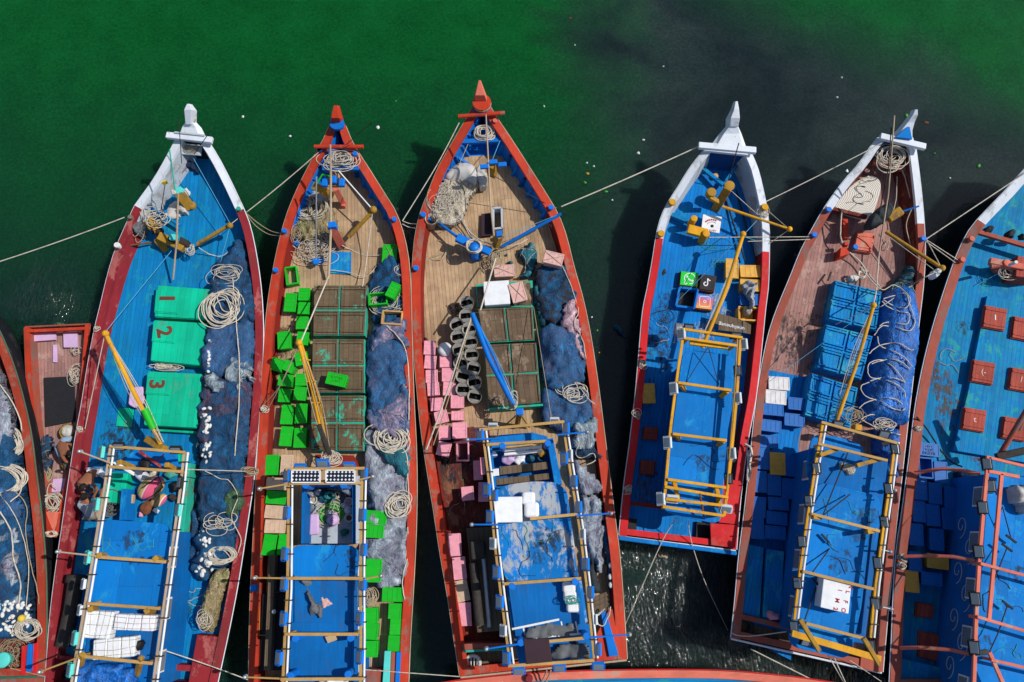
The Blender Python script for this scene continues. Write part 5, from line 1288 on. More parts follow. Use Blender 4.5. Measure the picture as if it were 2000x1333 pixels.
# cabin
ZR = 2.75; ZF = 3.15
cab = walls(B2, [(572,1068),(698,1068),(700,1360),(570,1360)], ZR-.07, .9, 'wall_blue', .05)
roof(cab, [(566,1065),(700,1065),(700,1129),(565,1129)], ZR, 'roof_blue')
roof(cab, [(567,1131),(700,1131),(697,1236),(566,1234)], ZR-.12, 'roof_worn', rr=False)
roof(cab, [(564,1241),(697,1243),(696,1360),(562,1360)], ZR-.12, 'roof_blue', rr=False)
for q in ([(569,1216),(697,1218),(696,1234),(568,1232)], [(688,1133),(698,1133),(697,1216),(687,1214)], [(688,1244),(697,1244),(696,1350),(687,1350)], [(566,1243),(575,1243),(574,1350),(564,1350)]):
    m = MB(); m.pp(q, ZR-.05, ZR-.119); part(cab, 'roof_rim', 'wall_blue', m)
frame(cab, [[(564,917),(563,1060),(562,1150),(557,1240),(552,1350)], [(708,915),(706,1000),(704,1140),(705,1240),(704,1350)]],
      [((558,917),(712,915)), ((565,945),(706,944)), ((558,1130),(712,1130)), ((556,1239),(700,1239)), ((548,1327),(712,1326))], ZF, 'bamboo', .07, zpost=ZR-.1)
for i, q in enumerate(([(570,919),(625,919),(625,943),(570,943)], [(637,919),(693,919),(693,943),(637,943)])):
    o = thing('solar_panel', ['left solar panel above the cabin front, black with white diamonds', 'right solar panel above the cabin front, black with white diamonds'][i], 'solar panel', P(q[0][0], q[0][1], ZF+.12), 0, 'solar panels over the cabin front')
    m = MB(); m.pp(q, ZF+.16, ZF+.13); m.build('panel_glass', 'solar', o)
    m = MB()
    for a, b in zip(q, q[1:]+q[:1]): pxbeam(m, (*a, ZF+.15), (*b, ZF+.15), .03, .05)
    m.build('panel_frame', 'pvc_white', o)
for (x, y, an) in ((587,914,0),(682,911,0),(561,929,90),(711,927,90),(560,1002,90),(708,1006,90),(556,1083,90),(709,1074,90),(555,1141,90),(708,1141,90),(554,1209,90),(703,1208,90),(545,1286,90),(703,1283,90),(630,905,0)): floodlight(cab, x, y, ZF+.03, an, 'fl_blue', .27)
for x, y in ((576,1248),(684,1247),(566,1321),(679,1318),(596,948),(670,948)): post(cab, x, y, ZR-.15, ZF+.1, .09, 'fl_blue', name='roof_post')
lamp_arm(B2, (566,945,3.2), (506,955,3.2), 'bamboo'); lamp_arm(B2, (563,1130,3.25), (497,1129,3.25), 'bamboo'); lamp_arm(B2, (702,1134,3.25), (744,1125,3.25), 'bamboo'); lamp_arm(B2, (700,938,3.3), (728,931,3.3), 'bamboo'); lamp_arm(B2, (552,1326,3.2), (478,1323,3.2), 'bamboo')
cf = cabin_open_floor(B2, [(593,950),(692,950),(692,1062),(592,1062)], 1.4, 'grey_white')
for q in ([(590,948),(596,948),(594,1062),(588,1062)], [(688,948),(696,950),(696,1062),(688,1062)], [(597,946),(690,946),(690,951),(597,951)]):
    m = MB(); m.pp(q, 2.1, 1.0); part(B2, 'cabin_side', 'wall_blue', m)
m = MB(); m.pp([(695,930),(703,930),(702,1062),(695,1062)], 2.25, 2.1); part(B2, 'side_shelf', 'grey_white', m)
m = MB(); m.pp([(630,958),(672,962),(676,985),(650,1005),(640,985)], 1.42, 1.405); part(B2, 'floor_stain', 'tarp_grey', m)
pot(611,976,1.42,.11,.16,'pvc_white','cardboard','white pot with tan contents in the open cabin of the green-crate boat'); pot(609,991,1.42,.11,.12,'net_pale','glass','pale blue basin below the white pot in the open cabin', name='basin', cat='basin')
pot(681,980,1.42,.12,.14,'pvc_white','cr_pink','white bowl of red food at the right side of the open cabin', name='bowl', cat='bowl'); pot(681,996,1.42,.12,.14,'pvc_white','pvc_white','plain white bowl between two bowls with red contents', name='bowl', cat='bowl', lid=True); pot(681,1012,1.42,.12,.14,'pvc_white','rust','bowl of dark red peppers, aftmost in the open cabin', name='bowl', cat='bowl'); pot(681,968,1.42,.07,.1,'cloth_red','cloth_red','small red cup ahead of the bowls', name='cup', cat='cup')
pot(650,1016,1.5,.17,.1,'lilac','lilac','round lilac platter on the green wreath of rope', name='platter', cat='platter', lid=True)
coil(648,1004,1.42,22,17,6,'green and white ring of cord round the lilac platter', r=.02, jit=.15, mat='leaf'); coil(647,1000,1.46,24,19,5,'white cord looped round the green ring in the open cabin', r=.013, jit=.35)
pl = MB(); pl.pp([(605,1004),(622,1003),(623,1044),(603,1046)], 1.55, 1.43); solo(pl, 'pillow', 'lilac', 'long pale lilac pillow on the open cabin floor', 'pillow', bevel=.05, seg=3)
for (x0, y0, x1, y1, lb) in ((594,953,612,966,'left'), (668,953,686,962,'right')):
    mb = MB(); mb.tube([P(x0, y0, 1.9), P(x1, y1, 1.9)], .055, 10); mb.tube([P(x0+2, y0+4, 1.9), P(x1, y1+4, 1.9)], .055, 10); solo(mb, 'thermos_rack', 'metal', f'pair of steel cylinders at the {lb} front corner of the open cabin', 'cylinder', 'steel cylinders')
for (x, y), r_, mt, lb in (((638,970),.2,'net_teal','dark teal bag in the middle of the open cabin of the green-crate boat'), ((621,962),.1,'foam','crumpled white paper near the left steel cylinders'), ((633,955),.09,'dark_iron','dark pan by the front wall of the open cabin'), ((671,1040),.1,'hull_green','green bottle rack at the right wall of the open cabin'), ((671,988),.07,'foam','white cup beside the plain white bowl')):
    mb = MB(); p = P(x, y, 1.5); mb.ball(p, (r_*1.2, r_, r_*.6), n=16, rings=10)
    for v in mb.v: v += (v-p)*noise.noise(v*9)*.4
    solo(mb, lb.split()[2] if False else 'cabin_item', mt, lb, 'household item', 'kitchen things in the open cabin fronts')
coil(646,968,1.7,9,5,3,'teal rope rings on the dark bag', r=.014, jit=.2, mat='rope_teal'); coil(659,966,1.5,5,7,5,'small grey cord coil in the open cabin', r=.012, jit=.3)
# black cable crossing the roof, cloth
r_, _h = heap([(590,1133),(608,1130),(610,1145),(604,1148),(618,1175),(628,1178),(631,1192),(628,1212),(618,1200),(606,1205),(604,1186),(608,1178),(596,1152)], ZR-.12, .1, 'tarp_grey', 'dark grey cloth trailing across the worn blue roof', 'cloth', 'dark_cloth', 'sheets and tarps on deck', fold=.1, edge=.06, step=.035, ragged=.02)
r_, _h = heap([(624,1158),(632,1156),(646,1172),(650,1180),(632,1190),(628,1178)], ZR-.11, .02, 'cr_lightpink', 'small pink rag on the worn blue roof', 'rag', 'rag', 'clothes left on deck', fold=.02, edge=.05, step=.03, ragged=.01)
mb = MB(); mb.pp([(634,1244),(654,1240),(659,1250),(640,1257)], ZR+.04, ZR-.11); solo(mb, 'cardboard_box', 'cardboard', 'torn cardboard box on the aft blue roof', 'box', bevel=.01)
heap([(628,1325),(676,1325),(678,1345),(626,1345)], ZR-.1, .25, 'foam', 'white wrapped bundle at the bottom edge of the aft blue roof', 'bundle', 'white_bundle', 'foam blocks on cabin roofs', edge=.1, fold=.08)
# left side deck gear: beams and engine boxes
m = MB(); m.pp([(526,1085),(538,1085),(528,1310),(515,1310)], 1.55, 1.3); part(B2, 'deck_beam', 'old_wood', m, .01)
m = MB(); m.pp([(512,1160),(560,1160),(552,1310),(506,1310)], 1.32, .99); m.pp([(540,1085),(560,1085),(558,1155),(539,1155)], 1.2, .99); part(B2, 'engine_cover', 'black', m, .02)
m = MB(); m.tube([P(506,1155,1.3), P(505,1241,1.3), P(535,1241,1.3)], .035, 6); part(B2, 'rail_pipe', 'mustard', m)
bollards(B2, [(497,1152,1.45)], 'fl_blue', .09); solo(MB().ball(P(535,1195,1.65), (.06, .06, .05)), 'cup', 'pvc_white', 'white cup on the long dark beam left of the cabin', 'cup')
m = MB(); m.pp([(751,1272),(763,1272),(760,1350),(746,1350)], 1.5, 1.4); part(B2, 'stern_board', 'fl_cyan', m, .01)
m = MB(); m.pp([(764,1274),(773,1274),(770,1350),(761,1350)], 1.45, 1.35); part(B2, 'stern_board', 'red_brown', m, .01)
m = MB(); m.pp([(774,1274),(783,1274),(779,1350),(771,1350)], 1.5, 1.4); part(B2, 'stern_board', 'blue_rib', m, .01)
m = MB(); m.pp([(708,1308),(746,1308),(744,1350),(706,1350)], 1.4, .99); part(B2, 'stern_bench', 'red_brown', m, .01)
mb = MB(); mb.pp([(612,893),(640,900),(636,918),(606,914)], 1.35, 1.3); solo(mb, 'cardboard_sheet', 'cardboard', 'folded cardboard sheet ahead of the left solar panel', 'cardboard', bevel=.01)
m = MB(); m.pp([(618,888),(690,890),(706,912),(610,912)], 1.03, .99); part(B2, 'deck_patch', 'orange_dark', m)

# ================================================================ BOAT 3 : pink crates
N3 = 'pink-crate boat'
B3 = fishing_boat('fishing_boat', 'orange fishing boat with long wooden deck and stacks of pink crates',
 [(925,205),(914,226),(905,242),(880,285),(855,330),(835,380),(820,420),(810,470),(805,540),(805,600),(808,680),(815,760),(823,840),(835,920),(848,1000),(860,1080),(874,1160),(887,1245),(899,1322)],
 [(955,205),(966,224),(978,242),(1010,290),(1045,345),(1070,385),(1090,420),(1105,460),(1120,520),(1137,580),(1150,640),(1160,700),(1170,770),(1180,850),(1190,930),(1200,1010),(1210,1090),(1217,1180),(1224,1288)],
 gmat='orange', wall='orange_dark', wall2='blue_rib', wsplit=.2, deck='deck_wood', deck2='blue_rib', dsplit=.055, hull='hull_black', rail='pole_pale', gw=.25, ribs=(.045, .21, 11, 'blue_rib', .14))
m = MB(); m.pp([(860,835),(955,835),(1000,1290),(918,1290),(850,985)], B3.zd+.012, B3.zd+.004); part(B3, 'deck_patch', 'deck_maroon', m)
stem(B3, [(940,206,2.3,.6,.25),(939,196,2.6,.5,.3),(938,188,2.8,.42,.3),(937,158,3.1,.08,.16)], 'salmon')
m = MB(); p = P(941,200,2.66); m.lathe((p.x, p.y, 2.52), [(.30, 0), (.30, .05)], 18, sm=False); part(B3, 'stem_band', 'blue_rib', m)
m = MB(); m.lathe((p.x, p.y, 2.572), [(.295, 0), (.295, .04)], 18, sm=False); part(B3, 'stem_band', 'mark_yellow', m); m = MB(); m.lathe((p.x, p.y, 2.614), [(.29, 0), (.29, .05)], 18, sm=False); part(B3, 'stem_band', 'orange', m)
m = MB(); m.tube([P(895,228,2.45), P(986,221,2.45)], .065, 10); part(B3, 'bow_crossbeam', 'orange', m)
m = MB(); pxbeam(m, (902,278,1.95), (988,274,1.95), .15, .12); part(B3, 'thwart', 'blue_rib', m, .01)
m = MB(); pxbeam(m, (884,303,1.8), (916,322,1.5), .08, .1); part(B3, 'brace_board', 'blue_rib', m)
bollards(B3, [(815,425,1.62),(1091,402,1.66),(808,525,1.42)], 'fl_blue', .08)
bollards(B3, [(973,226,2.45)], 'salmon', .07, .1)
coil(944,261,2.0,17,14,10,'round cream rope coil in the blue bow of the pink-crate boat', r=.018, jit=.25, hgt=.15)
m = MB(); m.tube([P(966,475,1.6), P(958,400,2.3), P(949,224,3.6)], .035, 7, r1=.022); part(B3, 'mast', 'pole_pale', m)
for x, y, an in ((946,326,0),(963,317,90),(981,322,0)):
    m = MB(); p = P(x, y, 2.9); m.box(p, (.26, .14, .1), rz=R(5)); part(B3, 'mast_lamp', 'fl_blue', m, .02)
m = MB(); pxbeam(m, (958,322,2.8), (962,342,2.0), .26, .2); part(B3, 'mast_bracket', 'mustard', m, .02)
m = MB(); m.pp([(969,452),(980,450),(981,460),(970,462)], 2.2, 2.0); part(B3, 'post_cap', 'fl_blue', m, .01)
m = MB(); pxbeam(m, (975,460,2.05), (968,482,1.3), .22, .18); pxbeam(m, (958,470,1.6), (985,460,1.8), .1, .1); part(B3, 'samson_post', 'mustard', m, .02)
m = MB(); pxbeam(m, (892,464,1.7), (912,474,1.65), .26, .18); pxbeam(m, (908,470,1.5), (958,494,1.5), .22, .16); part(B3, 'winch', 'blue_rib', m, .02)
m = MB(); m.tube([P(857,436,1.5), P(893,463,1.6)], .05, 6); part(B3, 'winch_arm', 'blue_rib', m)
coil(926,484,1.75,14,13,9,'rope wound round the blue and red winch drum of the pink-crate boat', r=.02, jit=.08, hgt=.22)
m = MB(); p = P(926,482,1.95); m.lathe((p.x, p.y, 1.2), [(.2, 0), (.12, .1), (.12, .62), (.16, .66), (.1, .74)], 14); part(B3, 'winch_drum', 'fl_blue', m)
m = MB(); m.tube([P(980,482,1.4), P(1096,418,2.1)], .055, 8); part(B3, 'derrick_pole', 'blue_rib', m)
line(B3, 'stay_line', [(966,345,2.6),(1066,398,1.7)], .012, 'rope_dark'); line(B3, 'stay_line', [(914,282,2.0),(880,360,1.8)], .012, 'rope_tan'); line(B3, 'stay_line', [(977,274,2.0),(962,312,2.9)], .012, 'rope_blue'); line(B3, 'stay_line', [(983,462,2.1),(1090,420,2.1)], .008, 'rope_blue')
# bow gear: dark open box and pallets
m = MB(); m.pp([(940,418),(958,416),(958,460),(940,462)], 1.25, 1.0); part(B3, 'hatch_plate', 'dark_purple', m, .01)
o_ = thing('open_locker', 'narrow dark open locker with grey rim on the bow deck of the pink-crate boat', 'locker', P(970,438,1.0))
q_ = [(964,414),(980,413),(981,452),(964,454)]; m = MB()
for a, b in zip(q_, q_[1:]+q_[:1]): pxbeam(m, (*a, 1.3), (*b, 1.3), .06, .55)
m.build('locker_side', 'grey_white', o_); m = MB(); m.pp(q_, 1.05, 1.0); m.build('locker_floor', 'black', o_)
mb = MB()
for k in range(4): pxbeam(mb, (932+k*3,417,1.06+k*.0), (934+k*3,462,1.06), .04, .05)
solo(mb, 'iron_rack', 'dark_iron', 'thin dark iron rack left of the open locker', 'rack')
# white cylinder net, cream nets, baskets
heap([(862,352),(880,330),(905,322),(928,330),(938,350),(934,372),(918,395),(905,430),(880,445),(850,440),(838,420),(845,385)], 1.25, .35, 'net_cream', f'cream net and rope mound on the bow deck of the {N3}', seed=51, strands=110, smat='rope_white', fold=.08, ragged=.06)
heap([(866,348),(885,325),(908,319),(930,328),(937,350),(928,366),(905,358),(880,358)], 1.5, .42, 'tarp_white', f'smooth white sack at the top of the cream net on the {N3}', 'sack', 'white_sack', 'sacks on decks', seed=52, edge=.35, fold=.02, ragged=.0)
heap([(936,330),(948,330),(953,355),(948,372),(934,370),(930,352)], 1.3, .4, 'plastic_film', f'grey plastic bundle between mast and white sack on the {N3}', 'bundle', 'plastic_bundle', 'bags on deck', seed=53, edge=.12, step=.04)
coil(873,388,1.8,22,24,16,f'tangled cream cord over the net mound of the {N3}', r=.011, jit=.6, hgt=.15)
for k, (x, y, rr_, lb) in enumerate(((842,390,.19,'grey woven basket leaning by the left gunwale beside the cream net'), (838,430,.19,'grey woven basket at the foot of the cream net mound'), (858,365,.2,'square grey crate basket at the bow end of the cream net'))):
    mb = MB(); p = P(x, y, 1.7); mb.lathe((p.x, p.y, 1.25), [(rr_*.8, 0), (rr_, .42), (rr_*1.06, .44), (rr_*.88, .41), (rr_*.7, .05), (0, .04)], 8 if k == 2 else 18, axis=(.15, .1, 1)); solo(mb, 'basket', 'net_cream' if k == 1 else 'tarp_white', lb, 'basket', 'baskets by the cream net')
mb = MB(); mb.tube(cr([P(852,475,1.05), P(858,470,1.1), P(868,478,1.1), P(871,492,1.1), P(862,506,1.1), P(846,508,1.05), P(840,504,1.05)], 8), .03, 7); mb.tube(cr([P(840,504,1.05), P(852,500,1.1), P(864,494,1.1)], 6), .025, 6); solo(mb, 'hose', 'rope_tan', 'curled tan hose on the wooden deck left of the blue winch', 'hose')
mooring([(905,430,1.4),(915,450,1.3),(940,470,1.4),(962,478,1.6)], 'cream rope from the net mound to the winch', r=.018, group='ropes across decks'); mooring([(900,425,1.4),(920,462,1.3),(945,472,1.4),(962,480,1.6)], 'second cream rope from the net mound to the winch', r=.014, group='ropes across decks')
mooring([(966,380,1.1),(1000,390,1.05),(1016,396,1.05),(1040,408,1.1),(1064,425,1.15),(1070,405,1.4),(1086,406,1.7)], 'thin cream rope wandering over the wooden bow deck', r=.011, group='ropes across decks'); mooring([(983,482,1.4),(1010,478,1.4),(1030,468,1.3)], 'short cream rope at the derrick foot', r=.016, group='ropes across decks')
mooring([(1064,430,1.3),(1074,440,1.3),(1080,448,1.3),(1076,436,1.4)], 'rope loop hanging at the right bulwark near the blue pole', r=.014, group='ropes across decks'); line(B3, 'stay_line', [(1066,426,1.4),(1088,495,1.2)], .014, 'rope_tan')
coil(972,502,1.4,10,12,9,'frayed tan rope below the mustard post of the pink-crate boat', r=.014, jit=.6, mat='rope_tan')
mooring([(968,505,1.7),(938,607,2.9)], 'taut white rope from the bow post to the blue boom tip', r=.026, group='ropes across decks')
# hatches
m = MB(); m.pp([(929,556),(1040,548),(1042,600),(932,600)], 1.2, .99); part(B3, 'hatch_coaming', 'teal_trim', m, .01)
m = MB(); m.pp([(932,560),(1036,552),(1038,597),(935,597)], 1.22, 1.201); part(B3, 'hatch_cover', 'hatch_wood', m, .01)
hatch(B3, [(932,602),(1041,598),(1045,665),(943,670)], 1.42, B3.zd, 'hatch_wood', 'teal_trim', 2, 1, battens=False)
hatch(B3, [(944,672),(1048,668),(1058,788),(953,796)], 1.42, B3.zd, 'hatch_wood', 'teal_trim', 2, 2, battens=False)
m = MB(); m.pp([(954,797),(1060,789),(1061,793),(955,801)], 1.45, 1.0); part(B3, 'coaming_edge', 'teal_trim', m, .008)
M3_ = {'p': ('cr_pink', 'pink'), 'l': ('cr_lightpink', 'pale pink'), 'w': ('cr_beige', 'peach')}
crates([
 ('in the outer file along the left gunwale', [('p',838.6,680,25,30,0),('p',839.8,708.5,25,28,2),('p',842.8,735.5,26,28,-2),('p',846,761,26,28,-4),('p',852.6,789.5,26,27,-3),('p',862,814.5,27,27,-15),('p',868.6,844.5,25,30,-5),('p',866.5,878,28,29,13)]),
 ('in the inner file beside the round baskets', [('p',870.4,704,26,30,-2),('p',875,731.6,27,29,-3),('p',877.6,759.5,27,29,-3),('p',893.5,785,27,27,0,1.1),('p',893.5,812,26,20,0),('p',897.5,842,31,34,-3,1.15),('po',904,881,27,40,-2)]),
 ('in shade beside the cabin', [('p',933,918.6,19,40,-3),('p',913.5,963,26,28,-5),('p',944.4,961,21,40,0)]),
 ('standing on edge against the cabin rail', [('p',943,911,9,36,-5,1.35)]),
 ('in the left file beside the engine box', [('p',888,1065,28,45,-3),('p',897,1110,28,45,-6),('w',902,1154.6,28,42,-12),('p',908,1200,29,46,-5)]),
 ('in front of the white foam box', [('lr',984,529,42,27,-2,1.0)]),
 ('on the net by the right gunwale', [('lr',1081,505,40,29,15,1.45)]),
 ('right of the white foam box', [('lr',1011,571,32,42,-16,1.23)]),
], M3_, B3.zd+.005, N3, 'crates on the pink-crate boat')
def foambox(px, py, w_, h_, a, z, hh_, label, mat='foam', group='foam blocks on cabin roofs', roots=None, txt=None):
    k = SC(py, z+hh_); p = P(px, py, z+hh_); o = thing('foam_box', label, 'foam box', (p.x, p.y, z), -R(a), group); ROOT[o] = Matrix()
    mb = MB(); mb.box((0, 0, hh_*.41), (w_*k-.02, h_*k-.02, hh_*.82)); mb.build('box_body', mat, o, .02, 3)
    mb = MB(); mb.box((0, 0, hh_*.91), (w_*k, h_*k, hh_*.18)); mb.build('lid', mat, o, .02, 3); return o, w_*k, h_*k
foambox(970,572,50,49,-4,1.24,.34,'large white foam box on the wooden hatch cover between pale pink crates')
k = 0
for (x, y) in ((911.5,591.5),(910,617),(892,634),(916,642.5),(893.5,658.4),(919,668),(896.5,683.6),(921,693),(899.5,710),(924.4,719.6),(904,735),(926.5,747),(904,761),(927,774.5)):
    left = x < 906.5 and y > 620
    o = thing('round_basket', f'round grey fish basket, {ORD[k]} from the bow in the double row beside the hatches', 'basket', P(x, y, .99), 0, 'round baskets beside the hatches'); p = P(x, y, 1.5); r_ = .205
    mb = MB(); mb.lathe((p.x, p.y, .99), [(r_*.82, 0), (r_*.95, .3), (r_, .52), (r_*1.05, .54), (r_*1.05, .5), (r_*.92, .5), (r_*.86, .3)], 20); mb.build('basket_body', 'basket_weave', o)
    mb = MB(); mb.lathe((p.x, p.y, .99), [(r_*.9, .36), (0, .34)], 16); mb.build('basket_inside', 'black', o)
    a = rnd.uniform(-.35, .5); mb = MB(); c_, s_ = math.cos(a), math.sin(a)
    for sg in (-1, 1):
        mb = MB(); mb.add([(p.x+c_*r_*1.0*t - s_*r_*.42*sg*1.0, p.y+s_*r_*t*.9 + c_*r_*.42*sg, 1.5-.03*(t*t)) for t in (-.8, 0, .8)] + [(p.x+c_*r_*.5*t - s_*r_*.95*sg*.93, p.y+s_*r_*.5*t + c_*r_*.95*sg*.93, 1.5) for t in (-.8, 0, .8)], [[0, 1, 4, 3], [1, 2, 5, 4]])
        mb.build('basket_lining', 'basket_cloth' if k else 'tarp_grey', o)
    k += 1
mb = MB(); p = P(869,683,1.4); mb.lathe((p.x, p.y, .99), [(.19, 0), (.21, .42), (.22, .44), (.1, .47), (0, .47)], 20); solo(mb, 'white_tub', 'cr_white', 'white round lidded tub beside the first inner pink crate', 'tub')
# right side nets
heap([(985,490),(1000,505),(1008,535),(1020,540),(1022,520),(1010,500),(1030,478),(1045,482),(1052,505),(1040,540),(1025,548),(1005,540),(990,510)], 1.0, .3, 'net_teal', f'teal fringed net below the blue derrick of the {N3}', seed=54, strands=40, smat='rope_white', sr=.005)
heap([(1040,560),(1050,520),(1075,515),(1105,520),(1125,550),(1130,590),(1120,640),(1060,640),(1045,600)], B3.zd, .5, 'net_black', f'black net heap by the right gunwale of the {N3}', seed=55, strands=20, smat='rope_blue')
heap([(1040,570),(1052,560),(1060,600),(1070,640),(1060,650),(1048,620)], 1.1, .35, 'net_teal', f'teal net fringe beside the black net heap of the {N3}', seed=56, strands=20, smat='rope_blue')
heap([(1050,640),(1100,630),(1130,650),(1145,690),(1146,730),(1135,760),(1090,770),(1060,760),(1052,700)], B3.zd, .6, 'net_blue', f'large round blue net mound right of the hatches on the {N3}', seed=57, strands=16, smat='rope_blue', edge=.5)
heap([(1100,600),(1122,588),(1132,630),(1140,670),(1146,700),(1138,705),(1120,675),(1108,650),(1092,640)], 1.45, .2, 'net_pink', f'pink net strip over the blue mound of the {N3}', seed=58, strands=8, ragged=.22)
heap([(1056,760),(1140,760),(1160,790),(1168,840),(1120,850),(1060,830)], B3.zd, .4, 'net_blue', f'lower blue net flat right of the boom foot on the {N3}', seed=59, strands=14)
heap([(1118,830),(1150,815),(1166,820),(1168,850),(1155,880),(1130,880),(1105,870),(1120,850)], 1.3, .25, 'net_pale', f'whitish net fold near the cabin front of the {N3}', seed=60, strands=10, smat='rope_white', ragged=.2)
heap([(1120,900),(1140,905),(1165,930),(1178,950),(1165,970),(1130,965),(1118,930)], 1.1, .35, 'net_grey', f'pale purple-grey net mound beside the cabin of the {N3}', seed=61, strands=8, edge=.35)
heap([(1128,975),(1150,965),(1175,980),(1180,1040),(1178,1110),(1165,1120),(1145,1080),(1130,1040)], B3.zd, .45, 'net_grey', f'long grey net sack along the right deck of the {N3}', seed=62, strands=14, stretch=(2.5, .8))
heap([(1145,1060),(1160,1080),(1172,1130),(1170,1160),(1150,1155),(1142,1110)], B3.zd+.05, .35, 'tarp_dark', f'dark grey tarp under the long net sack of the {N3}', 'tarp', 'tarpaulin', 'sheets and tarps on deck', seed=63, stretch=(2.5, .8))
heap([(1108,870),(1135,860),(1172,870),(1180,930),(1160,905),(1120,895)], B3.zd, .3, 'net_black', f'black net by the cabin front of the {N3}', seed=64, strands=12)
heap([(1175,960),(1186,1000),(1196,1080),(1200,1150),(1190,1160),(1180,1100),(1172,1000)], B3.zd, .3, 'net_navy', f'narrow dark net strip against the right bulwark of the {N3}', seed=65, strands=12)
coil(1112,768,1.6,21,15,7,f'loose cream rope coil on the blue nets of the {N3}', r=.02, jit=.6, tail=[(1150,780,1.6),(1162,790,1.5)])
mooring([(1098,520,1.6),(1110,545,1.6),(1122,580,1.6),(1130,610,1.6),(1122,630,1.6),(1138,665,1.6),(1144,700,1.6)], f'cream rope running over black and pink net on the {N3}', r=.014, group='ropes across decks')
mooring([(1130,870,1.5),(1124,885,1.5),(1135,895,1.5),(1158,886,1.5),(1162,900,1.4),(1140,910,1.4)], f'cream rope beside the cabin front of the {N3}', r=.016, group='ropes across decks')
line(B3, 'stay_line', [(1042,600,1.6),(1078,825,2.9)], .010, 'rope_tan')
for x, y in ((1193,1105),(1192,1128),(1194,1143)): pass
# boom (blue) and mustard tripod
m = MB(); m.tube([P(922,612,3.0), P(955,700,2.5), P(1002,790,2.1)], .075, 9); m.tube([P(927,618,2.95), P(966,700,2.5), P(1004,792,2.1)], .035, 7); part(B3, 'boom', 'blue_rib', m)
for d in (-6, 7, 12): line(B3, 'boom_line', [(923,614,3.0),(960+d,702,2.5),(1004+d*.4,790,2.1)], .010, 'rope_blue' if d > 7 else 'rope_white')
line(B3, 'stay_line', [(922,615,3.0),(872,770,2.0),(833,878,1.5)], .026, 'rope_white'); line(B3, 'stay_line', [(924,615,3.0),(878,772,2.0),(846,870,1.5)], .016, 'rope_tan')
m = MB(); p = P(1015,804,2.2); m.box((p.x, p.y, 2.15), (.22, .2, .1)); part(B3, 'boom_head', 'fl_blue', m, .02)
m = MB(); m.tube([P(1014,808,2.1), P(1010,832,1.1)], .08, 8); m.tube([P(1018,812,2.1), P(1034,835,1.1)], .03, 6); m.tube([P(1008,812,2.1), P(982,835,1.1)], .025, 6); part(B3, 'boom_step', 'mustard', m)
m = MB(); pxbeam(m, (985,752,2.25), (1002,798,2.1), .1, .1); part(B3, 'boom_clamp', 'dark_iron', m, .01)
coil(998,788,2.0,8,12,4,'white rope slack round the blue boom foot', r=.016, jit=.5)
# cabin
ZR = 2.7; ZF = 3.1
cab = walls(B3, [(970,1000),(1110,985),(1150,1245),(1008,1268)], ZR-.07, .99, 'wall_blue', .03)
roof(cab, [(964,966),(985,948),(1040,940),(1085,942),(1108,958),(1128,1130),(986,1140),(968,1010)], ZR, 'roof_worn')
roof(cab, [(989,1146),(1136,1134),(1148,1216),(1000,1230)], ZR-.14, 'roof_worn', rr=False)
roof(cab, [(1002,1232),(1150,1218),(1158,1292),(1014,1300)], ZR-.2, 'wall_blue', rr=False)
frame(cab, [[(942,838),(956,950),(966,1060),(978,1160),(996,1297)], [(1099,827),(1115,930),(1133,1040),(1145,1140),(1160,1286)]],
      [((936,840),(1102,824)), ((950,869),(1068,862)), ((1035,1014),(1126,1005)), ((983,1141),(1135,1130)), ((1016,1258),(1148,1246)), ((992,1301),(1160,1290))], ZF, 'bamboo', .065, zpost=ZR-.1)
for (x, y, an) in ((965,968,90),(951,957,90),(957,1010,90),(970,1118,90),(976,1176,90),(989,1286,90),(1102,900-4,90),(1120,940,90),(1129,991,90),(1143,1102,90),(1152,1157,90),(1166,1268,90),(1013,1310,0),(1092,1304,0),(1168,1301,0),(1105,837,90),(938,850,90)): floodlight(cab, x, y, ZF+.03, an, 'fl_blue', .26)
for (x, y, an) in ((963,1062,90),(1137,1043,90),(983,1232,90),(963,833,0),(1083,822,0),(1112,888,90),(1160,1210,90)): floodlight(cab, x, y, ZF+.02, an, 'fl_white', .22)
for x, y in ((1000,1146),(1123,1137),(1017,1256),(1145,1243),(981,871),(1070,866)): post(cab, x, y, ZR-.2, ZF+.12, .09, 'fl_blue', name='roof_post')
lamp_arm(B3, (985,1025,3.2), (921,1025,3.2), 'fl_blue'); lamp_arm(B3, (1125,1008,3.2), (1194,1003,3.2), 'fl_blue'); lamp_arm(B3, (1016,1258,3.2), (950,1268,3.2), 'fl_blue'); lamp_arm(B3, (1150,1246,3.2), (1230,1240,3.2), 'fl_blue'); lamp_arm(B3, (975,857,3.2), (913,859,3.2), 'fl_blue'); lamp_arm(B3, (1088,850,3.2), (1147,844,3.2), 'fl_blue')
m = MB(); m.pp([(955,862),(975,850),(1040,845),(1068,852),(1072,866),(955,876)], 1.9, 1.8); part(B3, 'canopy_panel', 'roof_blue', m, .02)
cabin_open_floor(B3, [(958,868),(1070,860),(1090,945),(966,955)], 1.3, 'wall_blue')
for q in ([(1068,858),(1080,856),(1098,946),(1084,948)], [(952,870),(960,870),(970,955),(960,958)]):
    m = MB(); m.pp(q, 2.0, 1.0); part(B3, 'cabin_side', 'roof_blue', m)
for q in ([(976,912),(1070,902),(1072,916),(977,928)], [(968,936),(1074,924),(1075,936),(970,948)]):
    m = MB(); m.pp(q, 1.85, 1.75); part(B3, 'bench_board', 'old_wood', m, .01)
for y, mt in ((874,'bamboo'),(879,'pvc_white'),(887,'pvc_white')):
    m = MB(); m.tube([P(985,y+1,2.2), P(1058,y-6,2.2)], .045, 8); part(B3, 'cross_pole', mt, m)
